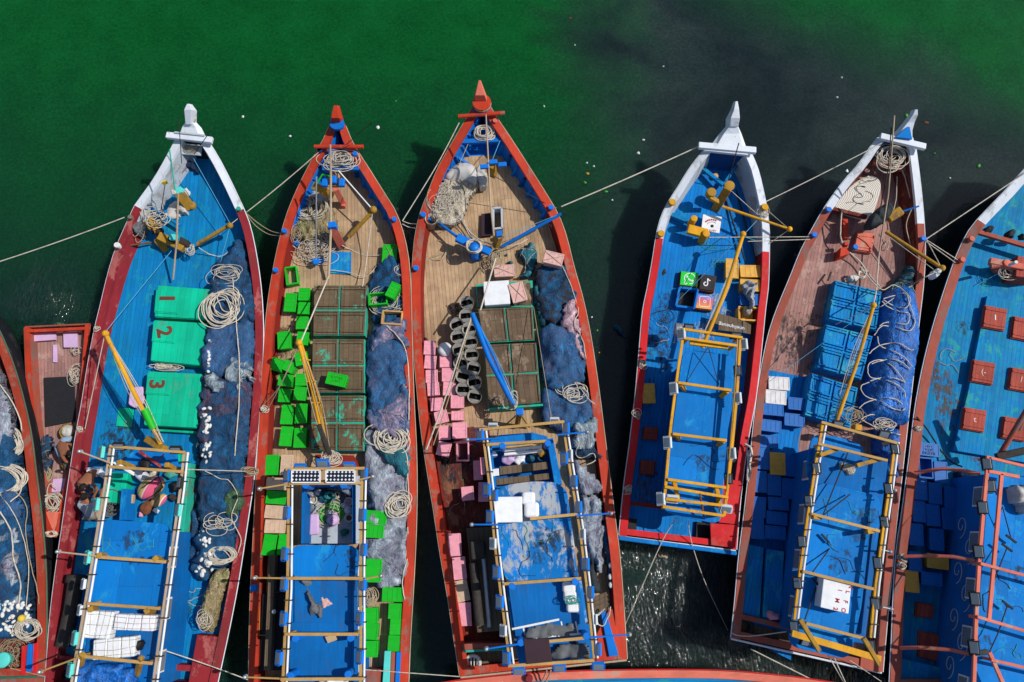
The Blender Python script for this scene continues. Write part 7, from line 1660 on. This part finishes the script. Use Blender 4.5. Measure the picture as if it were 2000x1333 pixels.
def zz(x0, x1, ys, z): 
    pts = []
    for i, y in enumerate(ys): pts.append(((x0 if i % 2 else x1)(y), y, z))
    return pts
el = lambda y: 1724-(y-570)*.16; er = lambda y: 1786-(max(y-680, 0))*.1
LASH = [[(390,0),(450,80),(560,180),(650,145),(740,200),(775,260),(740,320),(660,310),(570,260)],[(570,250),(660,225),(740,210),(770,290),(800,380),(810,440),(770,495),(660,470),(560,460),(500,530)],[(560,270),(600,310),(690,350),(760,360),(770,400),(740,445),(600,430),(540,460)],[(525,540),(545,610),(640,650),(730,700),(790,770)],[(460,670),(540,610),(680,590),(770,640),(800,640)],[(735,890),(660,790),(560,720),(470,740),(450,790),(470,850),(560,870),(660,900),(730,960),(735,1010)],[(470,880),(560,855),(660,860),(735,890)],[(480,750),(600,715),(700,730),(770,790)],[(460,890),(400,920),(410,970),(460,1010),(560,1040),(640,1090),(710,1105),(740,1085)],[(385,1090),(430,1050),(540,1015),(650,1015),(715,1055)],[(400,1170),(470,1140),(580,1140)],[(410,1180),(520,1240),(640,1280),(700,1290)]]
mb = MB()
for ln in LASH: mb.tube(drape([(1580+x/3.921, 520+y/3.921, 2.0) for x, y in ln], 10, .055, .8), .015, 6)
solo(mb, 'lashing_rope', 'rope_white', 'white rope criss-crossing in loose loops over the blue tarp bundle', 'rope', 'lashings on the blue tarp')
coil(1728,832,1.9,14,7,6,'pink and white rope coils at the aft end of the tarp bundle', r=.016, jit=.4)
coil(1672,812,1.9,10,9,9,'frayed pale rope knot between blue hatch and tarp', r=.012, jit=.8, mat='rope_tan')
m = MB(); m.tube([P(1706,598,2.8), P(1680,690,2.4), P(1634,824,2.1)], .055, 8); m.ball(P(1706,597,2.8), .09); part(B5, 'boom', 'yellow_paint', m)
for d in (-12, -8, -4, 5): line(B5, 'boom_line', [(1705,600,2.8),(1676+d,690,2.4),(1636+d*.5,812,2.0)], .009, 'rope_white' if d != -8 else 'rope_tan')
line(B5, 'stay_line', [(1704,600,2.8),(1632,634,1.7)], .012); line(B5, 'stay_line', [(1702,602,2.8),(1580,690,1.9),(1503,745,1.5)], .009, 'rope_blue')
m = MB(); m.pp([(1671,828),(1684,830),(1683,842),(1670,840)], 2.3, 2.0); part(B5, 'boom_step', 'yellow_paint', m, .02)
M5 = {'w': ('cr_white', 'white'), 'b': ('cr_blue', 'blue'), 'y': ('cr_yellow', 'yellow')}
crates([
 ('at the top of the left stack', [('w',1520.7,749,44,29,5),('w',1516,776,43,30,5)]),
 ('in the outer left file of the blue-tarp boat', [('b',1510,802,43,26,7),('b',1505.5,833,43,26,7),('b',1500,863,43,27,5),('b',1490,896,30,45,4),('b',1484,941,30,44,5),('b',1482.7,990,30,42,5),('b',1479,1032,29,44,4)]),
 ('in the middle file of the blue-tarp boat', [('b',1560,790,43,27,7),('b',1551.6,821,42,27,7),('b',1512.6,947,29,44,5),('b',1520,985,43,27,6),('b',1517,1013,43,27,6),('b',1514,1041,43,27,6)]),
 ('in the shaded inner file of the blue-tarp boat', [('b',1546,911,29,44,5),('b',1541,955,29,42,5)]),
 ('among blue crates beside the cabin', [('y',1519,906,32,45,5,1.04)]),
], M5, B5.zd+.005, N5, 'crates on the blue-tarp boat')
ZR = 2.75; ZF = 3.15
cab = walls(B5, [(1592,870),(1736,900),(1690,1262),(1556,1240)], ZR-.07, .99, 'wall_blue', .02)
roof(cab, [(1594,940),(1722,970),(1716,1034),(1660,1290),(1538,1262),(1560,1120)], ZR, 'roof_blue')
roof(cab, [(1586,846),(1650,856),(1690,872),(1680,960),(1572,936)], ZR-.25, 'roof_blue')
for q in ([(1548,1112),(1703,1146),(1702,1150),(1547,1116)], [(1704,1040),(1712,1042),(1690,1240),(1682,1238)]):
    m = MB(); m.pp(q, ZR+.06, ZR+.001); part(cab, 'roof_rim', 'wall_blue', m, .01)
frame(cab, [[(1607,826),(1594,900),(1577,1010),(1563,1110),(1551,1211)], [(1748,864),(1737,950),(1724,1040),(1710,1140),(1700,1246)]],
      [((1604,825),(1752,866)), ((1597,867),(1733,900)), ((1584,1004),(1718,1038)), ((1567,1116),(1706,1151)), ((1574,1218),(1690,1248))], ZF, 'yellow_paint', .07, pipe='pvc_white', zpost=ZR-.05, bmat='bamboo')
m = MB(); m.beam(P(1546,1237,ZF+.08), P(1720,1288,ZF+.08), .16, .08); part(cab, 'stern_beam', 'yellow_paint', m, .01)
for (a, b, zz_) in (((1600,890),(1634,878),0), ((1672,910),(1718,897),0), ((1562,1210),(1600,1272),.2), ((1686,1246),(1718,1300),.2), ((1586,1010),(1602,1012),0), ((1692,1040),(1712,1036),0)): m = MB(); m.beam(P(*a, ZF+.1), P(*b, ZF-.1+zz_), .11, .11); part(cab, 'brace', 'mustard', m, .015)
for (x, y, an) in ((1636,829,10),(1726,848,10),(1749,878,90),(1736,955,90),(1728,1020,90),(1715,1100,90),(1710,1180,90),(1595,915,90),(1580,979,90),(1567,1058,90),(1558,1139,90),(1551,1225,90),(1575,1254,10),(1700,1262,90)): floodlight(cab, x, y, ZF+.02, an, 'fl_black', .25)
for a, b in (((1657,882,ZR),(1608,1005,ZF)), ((1620,1072,ZR),(1587,1118,ZF)), ((1595,1145,ZR),(1572,1210,ZF)), ((1660,966,ZR+.1),(1604,1010,ZF))): m = MB(); m.tube([P(*a), P(*b)], .018, 5); part(cab, 'stay_pole', 'rope_dark', m)
for x, y, lb in ((1612,1052,'middle'),(1594,1138,'aft')):
    mb = MB(); mb.box(P(x, y, ZR+.1), (.28, .05, .05), rz=R(-50)); mb.tube([P(x, y, ZR+.1), P(x+12, y+14, ZR+.05)], .012, 5); part(cab, 'antenna', 'rope_dark', mb)
heap([(1637,905),(1650,903),(1664,908),(1668,918),(1660,930),(1645,930),(1636,920)], ZR-.2, .2, 'net_cream', 'ball of tan cord lying on the front roof panel', 'net', 'cord_ball', 'nets heaped on the decks', step=.04, edge=.12)
for a, b in ((1739,1078),(1741,1190),(1748,958)): lamp_arm(B5, (a-18, b-4, 3.1), (a, b, 3.0), 'metal')
fb, fw, fh_ = foambox(1633,1163,55,58,13,ZR+.005,.42,'white foam box painted with red letters on the aft blue roof')
mb = MB()
for ch, x, y in (('N', .36, .3), ('L', .30, .14), ('F', .27, -.1), ('O', .24, -.32), ('I', .1, .14), ('M', .06, -.12), ('2', .04, -.33)): text_mb(ch, .15, Matrix.Translation((x-.02, y, .424)) @ Matrix.Rotation(R(-90), 4, 'Z'), .002, bold=.003, mb=mb)
mb.build('lettering', 'mark_red', fb)
m = MB(); m.pp([(1448,1060),(1492,1070),(1484,1208),(1440,1196)], 1.3, .99); m.pp([(1498,1072),(1532,1078),(1526,1212),(1490,1206)], 1.34, .99); part(B5, 'engine_cover', 'hatch_blue', m, .02)
m = MB(); m.pp([(1442,1198),(1545,1222),(1544,1232),(1441,1208)], 1.4, 1.3); part(B5, 'stern_thwart', 'red_brown', m, .01)
m = MB(); m.pp([(1438,1212),(1690,1275),(1686,1298),(1436,1236)], 1.05, 1.0); part(B5, 'stern_deck', 'old_wood', m)
m = MB(); m.pp([(1682,1278),(1722,1290),(1720,1315),(1680,1305)], 1.42, 1.3); part(B5, 'stern_corner', 'red_brown', m, .01)
mb = MB(); p = P(1457,1226,1.3); mb.tube([(p.x+.2*math.cos(a), p.y+.2*math.sin(a), 1.15) for a in [k*math.pi/12 for k in range(24)]], .075, 8, closed=True); solo(mb, 'tyre', 'tarp_dark', 'dark rubber tyre in the left stern corner of the blue-tarp boat', 'tyre', 'tyres in stern corners')
heap([(1496,1196),(1508,1190),(1520,1196),(1524,1206),(1510,1212),(1498,1208)], 1.3, .2, 'cr_pink', 'dull pink plastic bag on the aft left deck', 'bag', 'plastic_bag', 'bags on deck', step=.035, edge=.08)
mooring([(1429,1237,1.5),(1458,1243,1.5),(1536,1234,2.2)], 'white rope across the stern deck of the blue-tarp boat', r=.014, group='ropes across decks')

# ================================================================ BOAT 6 : red hatches, right edge
N6 = 'red-hatch boat'
B6 = fishing_boat('fishing_boat', 'large teal decked fishing boat with square red hatches, cut by the right edge',
 [(2060,275),(2030,305),(2000,333),(1965,372),(1930,408),(1898,444),(1878,480),(1862,520),(1845,570),(1826,630),(1810,690),(1797,750),(1787,810),(1779,880),(1770,950),(1762,1010),(1753,1070),(1747,1150),(1743,1250),(1738,1345)],
 [(2110,275),(2145,330),(2180,420),(2205,520),(2215,620),(2215,720),(2205,840),(2190,960),(2170,1100),(2150,1220),(2130,1345)],
 gmat='red_brown', gmat2='white_paint', split=.165, wall='deck_maroon', wall2='red_brown', wsplit=.1, deck='deck_teal', hull='hull_black', rail='white_paint', gw=.27, rscale=.8)
m = MB(); pxbeam(m, (1907,453,1.6), (2040,492,1.6), .14, .12); part(B6, 'thwart', 'red_brown', m, .01)
m = MB(); m.pp([(1928,578),(2060,600),(2010,905),(1862,880),(1890,770)], B6.zd+.18, B6.zd); tk = part(B6, 'trunk_deck', 'deck_teal', m, .01)
zt = B6.zd+.19
for (x, y, w_, ch) in ((1944,621,45,'1'),(1921,727,45,'(-'),(1904,820,45,'t'),(1998,642,40,''),(1995,742,44,'/'),(1983,838,48,''),(2050,850,44,'')):
    h_ = 46; k = .12; q = [(x-w_/2+3, y-h_/2-3), (x+w_/2+3, y-h_/2+5), (x+w_/2-3, y+h_/2+3), (x-w_/2-3, y+h_/2-5)]
    hh_, _ = hatch(B6, q, zt+.12, zt-.02, 'hatch_red', nu=1, nv=1, framed=False, battens=True)
    if ch: letter(hh_, ch, x, y, zt+.122, .24, 8, 'cr_lightpink' if ch != '1' else 'mark_white', 'painted_number', bold=.003)
m = MB(); m.tube([P(1935,519,1.5), P(1955,516,1.6)], .12, 10); pxbeam(m, (1932,511,1.55), (2000,524,1.7), .2, .2); m.lathe(P(1962,517,1.6), [(.12, -.5), (.12, .15)], 12); part(B6, 'winch', 'salmon', m, .02)
m = MB(); m.pp([(1988,500),(2030,506),(2028,545),(1984,540)], 1.7, .98); part(B6, 'winch_base', 'hatch_red', m, .02)
m = MB(); m.tube([P(1972,518,1.9), P(1985,512,2.3)], .05, 8); part(B6, 'winch_arm', 'pvc_white', m)
bollards(B6, [(1869,509,1.6),(1885,464,1.75)], 'salmon', .08)
for k, (x, y) in enumerate(((1927,453),(1968,460),(1998,463))):
    heap([(x-8,y-4),(x+2,y-8),(x+11,y-5),(x+10,y+6),(x-2,y+7),(x-9,y+4)], 1.5, .22, 'tarp_dark', ['leftmost', 'middle', 'rightmost'][k] + ' black crumpled bundle behind the red thwart', 'bundle', 'bundle', 'black bundles at the thwart', step=.035, edge=.1, seed=90+k)
coil(1972,528,1.5,12,9,7,'white and blue rope tangle on the salmon winch', r=.012, jit=.7); line(B6, 'stay_line', [(1968,525,1.5),(1902,560,1.05)], .009, 'rope_blue')
m = MB(); m.tube([P(1990,840,2.4), P(2010,790,2.9)], .07, 8); m.tube([P(1952,890,2.0), P(2012,790,2.9)], .075, 8); part(B6, 'boom', 'red_brown', m); m = MB(); m.beam(P(1945,893,2.2), P(2005,880,2.4), .2, .2); part(B6, 'boom_step', 'dark_iron', m, .03)
mooring([(1790,815,1.5),(1810,838,1.2),(1838,880,1.1),(1862,905,1.3),(1880,912,1.5)], 'black hose curving over the teal deck to the cabin', r=.025, mat='rope_dark', group='ropes across decks', name='hose', cat='hose')
M6 = {'b': ('cr_blue', 'blue'), 'y': ('cr_yellow', 'yellow')}
crates([
 ('in the outer file of the red-hatch boat', [('b',1813,879,46,28,6),('bo',1809,914,29,42,6),('b',1797,956,29,44,6),('b',1794,1000,29,44,6),('b',1789,1044,30,44,6),('b',1787,1097,28,40,5),('y',1780,1137,30,44,5)]),
 ('in the middle file of the red-hatch boat', [('b',1838,922,28,44,6),('b',1826,964,28,43,6),('b',1823,1007,29,44,6),('b',1830,1054,29,44,6),('y',1832,1097,44,30,8)]),
 ('in the inner file of the red-hatch boat', [('b',1858,973,28,44,6),('b',1853,1014,29,44,6),('b',1821,1131,42,27,5)]),
], M6, B6.zd+.005, N6, 'crates on the red-hatch boat')
o_ = [o for o in COL.objects if o.get('label', '').endswith('first from the bow in the outer file of the red-hatch boat')][0]
l_ = text_mb('LAST', .085, Matrix.Translation((0, .1, .374)) @ Matrix.Rotation(math.pi, 4, 'Z'), .002)
text_mb('JAYA', .1, Matrix.Translation((0, .0, .374)) @ Matrix.Rotation(math.pi, 4, 'Z'), .002, mb=l_); text_mb('REJEKI', .13, Matrix.Translation((0, -.11, .374)) @ Matrix.Rotation(math.pi, 4, 'Z'), .002, mb=l_); lo_ = l_.build('lettering', 'mark_dark'); lo_.parent = o_
for q in ([(1791,1176),(1827,1182),(1824,1209),(1788,1205)], [(1796,1232),(1840,1240),(1838,1296),(1794,1284)]): hatch(B6, q, 1.1, B6.zd, 'hatch_red', nu=1, nv=1, framed=False, battens=False)
heap([(1864,925),(1880,915),(1898,925),(1896,950),(1880,955),(1866,948)], B6.zd, .4, 'net_black', 'dark net bundle in the shade by the cabin front of the red-hatch boat', 'fishing net', seed=95, strands=16)
m = MB(); m.pp([(1744,1282),(1850,1308),(1848,1350),(1740,1350)], 1.25, .99); part(B6, 'stern_bench', 'deck_teal', m, .01)
ZR = 2.9; ZF = 3.3
cab = walls(B6, [(1936,925),(2160,960),(2110,1400),(1900,1400)], ZR-.07, .99, 'wall_blue', .0)
# painted scrolls on the near cabin wall
wa, wb_ = P(1936,925,ZR-.07), P(1900,1400,ZR-.07); wd = (wb_-wa).normalized(); wo = Vector((wd.y, -wd.x, 0))
if wo.x > 0: wo = -wo
mb = MB()
for k in range(9):
    s0 = 1.4 + k*.62; pts = []
    for i in range(26):
        a = i*.32; r_ = .34*math.exp(-a*.17)*(1 if k % 2 else .8); q_ = wa + wd*(s0 + r_*math.cos(a)*1.3) + wo*.012; pts.append(Vector((q_.x, q_.y, 1.95 + (.2 if k % 2 else -.25) + r_*math.sin(a))))
    mb.tube(pts, .013, 4)
part(cab, 'painted_scroll', 'grey_white', mb)['kind'] = 'stuff'
roof(cab, [(1932,920),(2160,955),(2110,1400),(1896,1400)], ZR, 'roof_blue', rr=False)
frame(cab, [[(1930,893),(1921,990),(1912,1100),(1906,1205),(1901,1350)]], [((1926,893),(2060,925)), ((1914,1101),(2060,1140)), ((1908,1205),(2060,1250)), ((1935,1289),(2060,1318))], ZF, 'salmon', .09, pipe=None, zpost=ZR-.03)
for a, b in (((1956,926),(1931,1212)), ((1930,921),(1990,932)), ((1932,1274),(1965,1350))): m = MB(); m.beam(P(*a, ZF+.02), P(*b, ZF+.02), .09, .07); part(cab, 'inner_rail', 'salmon', m, .008)
m = MB(); m.beam(P(1903,1276,ZF), P(1930,1274,ZF), .12, .1); part(cab, 'brace', 'dark_iron', m, .01)
for (x, y) in ((1928,906),(1920,992),(1912,1078),(1905,1170),(1903,1265),(1935,950)): floodlight(cab, x, y, ZF+.02, 92, 'fl_black', .28)
for pts in ([(1786,924),(1840,916),(1872,918),(1915,926)], [(1766,1087),(1820,1086),(1862,1088),(1905,1096)], [(1758,1266),(1800,1265),(1858,1270),(1893,1278)]): m = MB(); m.tube([P(x, y, 1.7 + (x-pts[0][0])*.007) for x, y in pts], .05, 8); part(B6, 'side_beam', 'salmon', m)
for a, b, c in (((1932,1275,3.3),(1948,1240,3.2),(1968,1182,3.15)), ((1935,1151,3.3),(1947,1120,3.25),(1967,1070,3.15)), ((1942,1025,3.3),(1958,990,3.2),(1975,1053,3.1))):
    m = MB(); m.tube([P(*a), P(*b), P(*c)], .016, 5); m.box(P(*c), (.3, .05, .05), rz=R(-40)); part(cab, 'antenna', 'rope_dark', m)
heap([(1970,955),(1985,945),(2005,945),(2015,960),(2010,1000),(1995,1008),(1985,990),(1972,980)], ZR, .45, 'plastic_film', 'greenish white wrapped bundle on the roof at the right edge', 'bundle', 'wrapped_bundle', 'bags on deck', seed=96, edge=.3)
for k, (y, x) in enumerate(((832,1781),(1085,1757),(1105,1758))): coil(x,y,1.42,6,4,5,f'white rope hitched on the left gunwale of the {N6}, {["foremost","middle","aftmost"][k]}', r=.014, jit=.8, group='rope hitches on gunwales')

# ================================================================ BOAT 7 : lying across at the bottom edge
B7 = fishing_boat('fishing_boat', 'red-sided boat with blue deck lying crosswise along the bottom edge',
 [(1760,1420),(1720,1370),(1680,1346),(1616,1333),(1526,1321),(1400,1311),(1240,1310),(1100,1313),(1000,1319),(905,1329),(860,1336)],
 [(1770,1430),(1720,1500),(1600,1560),(1400,1600),(1200,1610),(1000,1600),(870,1580)], gmat='salmon', wall='red_bright', deck='deck_blue', hull='hull_black', rail='red_bright', gw=.19, zg=1.3, rise=.3, drise=.1)
bollards(B7, [(1032,1322,1.35)], 'red_dark', .09)
for k, x in enumerate((1068, 1076)): mooring([(x,1310,1.8),(x-8,1330,1.5),(x-14,1352,1.4)], ['left', 'right'][k] + ' tan rope over the crosswise boat gunwale below the ladder', r=.022, mat='rope_tan', group='ropes across decks')

# ================================================================ mooring ropes
mooring([(-60,530,2.0),(243,425,1.7)], 'white mooring rope from the left edge to the white-bow gunwale', sag=.08)
mooring([(480,416,1.7),(622,298,2.4)], 'upper mooring rope from the dark red gunwale to the green-crate boat bow', sag=.05)
mooring([(482,418,1.7),(505,437,1.3),(530,452,1.4),(552,457,1.65)], 'upper of two slack ropes to the green-crate boat gunwale', r=.014, mat='rope_tan'); mooring([(482,420,1.7),(500,442,1.3),(525,458,1.3),(549,461,1.6)], 'lower of two slack ropes to the green-crate boat gunwale', r=.014, mat='rope_tan')
mooring([(786,432,1.7),(852,325,2.0),(897,240,2.4)], 'mooring rope from the green-crate boat up to the pink-crate boat bow')
mooring([(786,432,1.65),(800,437,1.4),(813,438,1.6)], 'upper short slack rope between green-crate and pink-crate boats', r=.012); mooring([(786,438,1.65),(798,444,1.4),(810,446,1.6)], 'lower short slack rope between green-crate and pink-crate boats', r=.012)
mooring([(1096,404,1.75),(1372,283,2.4)], 'long mooring rope from the pink-crate boat to the logo-hatch boat bow', sag=.06, r=.02)
mooring([(1492,396,1.8),(1722,280,2.4)], 'mooring rope from the logo-hatch boat to the blue-tarp boat bow', sag=.08)
mooring([(1385,464,1.6),(1580,463,1.7)], 'upper of two parallel ropes between winch and blue-tarp boat gunwale', r=.013); mooring([(1460,472,1.6),(1582,468,1.7)], 'lower of two parallel ropes between winch and blue-tarp boat gunwale', r=.013)
mooring([(1808,468,1.7),(2060,300,2.3)], 'mooring rope from the blue-tarp boat to the bow at the right edge', sag=.06, r=.018)
mooring([(1808,468,1.7),(1870,508,1.65)], 'upper rope joining the blue-tarp and red-hatch boats', r=.014); mooring([(1808,472,1.7),(1850,502,1.6),(1866,514,1.6)], 'lower rope joining the blue-tarp and red-hatch boats', r=.014)
mooring([(1322,1012,2.0),(1296,1052,1.5),(1252,1150,.8),(1214,1236,.1)], 'white rope from the logo-hatch boat stern into the water at left', r=.016); mooring([(1344,1018,2.0),(1352,1064,1.4),(1378,1140,.6),(1422,1232,.05)], 'thin rope from the logo-hatch boat stern into the water at right', r=.013)
mooring([(1466,1268,1.2),(1590,1330,1.3)], 'white rope from the blue-tarp boat stern to the crosswise boat', r=.016); mooring([(1614,1274,2.4),(1652,1340,1.3)], 'left of two steep white ropes behind the blue-tarp boat', r=.016); mooring([(1626,1278,2.4),(1655,1342,1.3)], 'right of two steep white ropes behind the blue-tarp boat', r=.016); mooring([(1660,1290,1.6),(1722,1332,1.2)], 'grey rope off the right stern corner of the blue-tarp boat', r=.01)
mooring([(325,1272,2.2),(484,1328,1.6)], 'white rope from the numbered-hatch boat to the next boat at bottom', r=.014, sag=.05); mooring([(708,1308,1.6),(898,1322,1.5)], 'white rope from the green-crate boat to the pink-crate boat stern', r=.013)
mooring([(20,1305,1.4),(88,1322,1.4)], 'tan rope across the stern at the left edge', r=.012, mat='rope_tan')
# ================================================================ floating litter
def litter(px, py, s, mat, label, cat='litter', name='floating_litter', kind_='blob'):
    s *= .62; p = P(px, py, .012); mb = MB()
    if kind_ == 'box': mb.box(p, (s*1.6, s, .03), rz=R(-15))
    else:
        mb.lathe(p, [(s*.7, -.01), (s, .01), (s*.5, .03), (0, .035)], 9)
        for v in mb.v: v += Vector((noise.noise(v*9), noise.noise(v*9+Vector((4, 4, 4))), 0))*s*.9
    solo(mb, name, mat, label, cat, 'litter floating on the water')
L_ = [(474,229,.09,'foam','white scrap floating right of the numbered-hatch boat bow'),(568,266,.07,'foam','white speck floating left of the green-crate boat bow'),(738,249,.09,'foam','white scrap floating right of the green-crate boat bow'),(773,198,.06,'leaf','pale green leaf floating between the two orange bows'),
 (1123,88,.05,'foam','tiny white speck near the top centre'),(1114,36,.05,'cloth_red','tiny red speck near the top edge'),(1296,130,.05,'foam','white speck above the logo-hatch boat'),(1635,190,.06,'foam','white speck above the blue-tarp boat'),(1644,152,.05,'foam','small white speck high above the blue-tarp boat'),
 (1063,208,.06,'foam','white scrap right of the pink-crate boat bow'),(1143,357,.09,'leaf','green leaf scrap left of the long mooring rope'),(1148,340,.08,'gold','yellow scrap above the green leaves'),(1184,376,.10,'leaf','larger green leaf right of the pink-crate boat'),(1160,325,.06,'foam','white bit among the leaves'),(1146,318,.06,'foam','white bit above the leaves'),(1196,391,.05,'foam','white bit below the larger leaf'),
 (1257,274,.07,'foam','small white cup floating left of the logo-hatch boat bow'),(1247,300,.09,'foam','larger white cup floating left of the logo-hatch boat bow'),(1912,325,.09,'leaf','green leaf near the right boat bow'),(1855,348,.05,'foam','white speck left of the rightmost bow'),(1770,226,.10,'leaf','green sprig beside the blue-tarp boat stem'),(1824,300,.06,'leaf','dark leaf right of the blue-tarp boat bow'),
 (1156,620,.05,'foam','tiny white speck beside the pink-crate boat'),(1166,646,.06,'leaf','pair of green bits beside the pink-crate boat'),(1170,690,.05,'gold','small yellow bit beside the pink-crate boat'),(1655,335,.12,'foam','white foam chunk beside the brown boat bow')]
for x, y, s, mt, lb in L_: litter(x, y, s, mt, lb)
litter(1810,240,.13,'rust','small brown wooden board floating right of the blue-tarp boat bow', 'board', 'wooden_board', 'box')
heap([(1195,640),(1203,633),(1212,638),(1222,652),(1224,664),(1214,660),(1202,650)], -.03, .06, 'net_teal', 'sunken blue cloth floating between two boats', 'cloth', 'floating_cloth', 'litter floating on the water', step=.04, edge=.1, ragged=.08)
heap([(108,634),(128,633),(134,637),(124,642),(110,641)], .0, .08, 'net_green', 'green weed floating at the square end of the skiff', 'weed', 'floating_weed', 'litter floating on the water', step=.03, edge=.06)
coil(1296,1082,.05,6,5,4,'tan rope end trailing in the water at the logo-hatch boat stern', r=.018, jit=.5, mat='rope_tan', group='litter floating on the water'); mooring([(1313,1066,.9),(1290,1068,.4),(1286,1074,.1),(1296,1082,.06)], 'tan cord hanging from the blue stern fender', r=.014, mat='rope_tan')
# prototypes are only copied from: take the sources out again
for r_ in list(CRP.values()):
    for ch in list(r_.children): bpy.data.objects.remove(ch)
    bpy.data.objects.remove(r_)

# ---------------------------------------------------------------- grime and slack cordage
kids = lambda B, n: [o for o in B.root.children if o.name.split('.')[0] == n]
for B, sp in ((B1, [(290,505,40,34,'stain_brown'),(398,508,36,30,'stain_brown'),(240,860,60,60,'stain_dark'),(360,1120,20,90,'stain_dark'),(250,560,30,80,'stain_pale')]),
              (B2, [(690,380,40,60,'stain_brown'),(560,640,26,120,'stain_brown'),(760,470,20,40,'stain_dark')]),
              (B3, [(850,500,60,60,'stain_brown'),(900,560,50,80,'stain_brown'),(870,950,40,70,'stain_brown'),(1020,400,40,60,'stain_pale'),(900,880,40,60,'stain_dark')]),
              (B4, [(1290,700,26,90,'stain_dark'),(1330,480,40,40,'stain_dark'),(1400,600,40,50,'stain_pale'),(1270,960,24,40,'stain_brown')]),
              (B5, [(1570,600,40,90,'stain_brown'),(1700,380,20,50,'stain_brown'),(1530,700,30,60,'stain_dark'),(1640,500,40,30,'stain_brown')]),
              (B6, [(1950,548,26,34,'stain_pale'),(1880,862,18,24,'stain_brown'),(1840,740,30,100,'stain_brown'),(1880,600,30,60,'stain_dark'),(1900,860,30,40,'stain_brown')])):
    for x, y, rx, ry, m_ in sp: stain(B, x, y, B.zd+.012+max(0, (500-y)/500*.15), rx, ry, m_)
for B, sp in ((B1, [(255,1130,2.73),(250,1060,2.85)]), (B2, [(600,1190,2.63),(640,1290,2.63),(660,1100,2.75)]), (B3, [(1050,1080,2.7),(1030,1060,2.7),(1060,1180,2.56)]), (B4, [(1370,900,2.65)]), (B5, [(1640,1090,2.75),(1650,1020,2.75)]), (B6, [(1970,1150,2.9),(1960,1250,2.9)])):
    cb = kids(B, 'cabin')[0]
    for i, (x, y, z) in enumerate(sp): slack(cb, x, y, z, 3, 90, 'rope_dark' if i % 2 == 0 else 'rope_teal', seed=i)
    for i, (x, y, z) in enumerate(sp): stain(cb, x+10, y, z, 40, 34, 'stain_dark', seed=i, n=2)
for B, sp in ((B1, [(260,540,80),(340,900,40),(380,1180,60)]), (B2, [(640,520,60),(560,720,50)]), (B3, [(880,560,80),(1030,470,60),(880,980,50)]), (B4, [(1310,500,60),(1400,480,60),(1300,650,40)]), (B5, [(1600,560,70),(1600,700,40)]), (B6, [(1860,700,70),(1930,560,60)])):
    for i, (x, y, L_) in enumerate(sp): slack(B, x, y, B.zd+.02+max(0, (480-y)/480*.25), 3, L_, ('rope_tan', 'rope_dark', 'rope_white')[i % 3], seed=i+9)
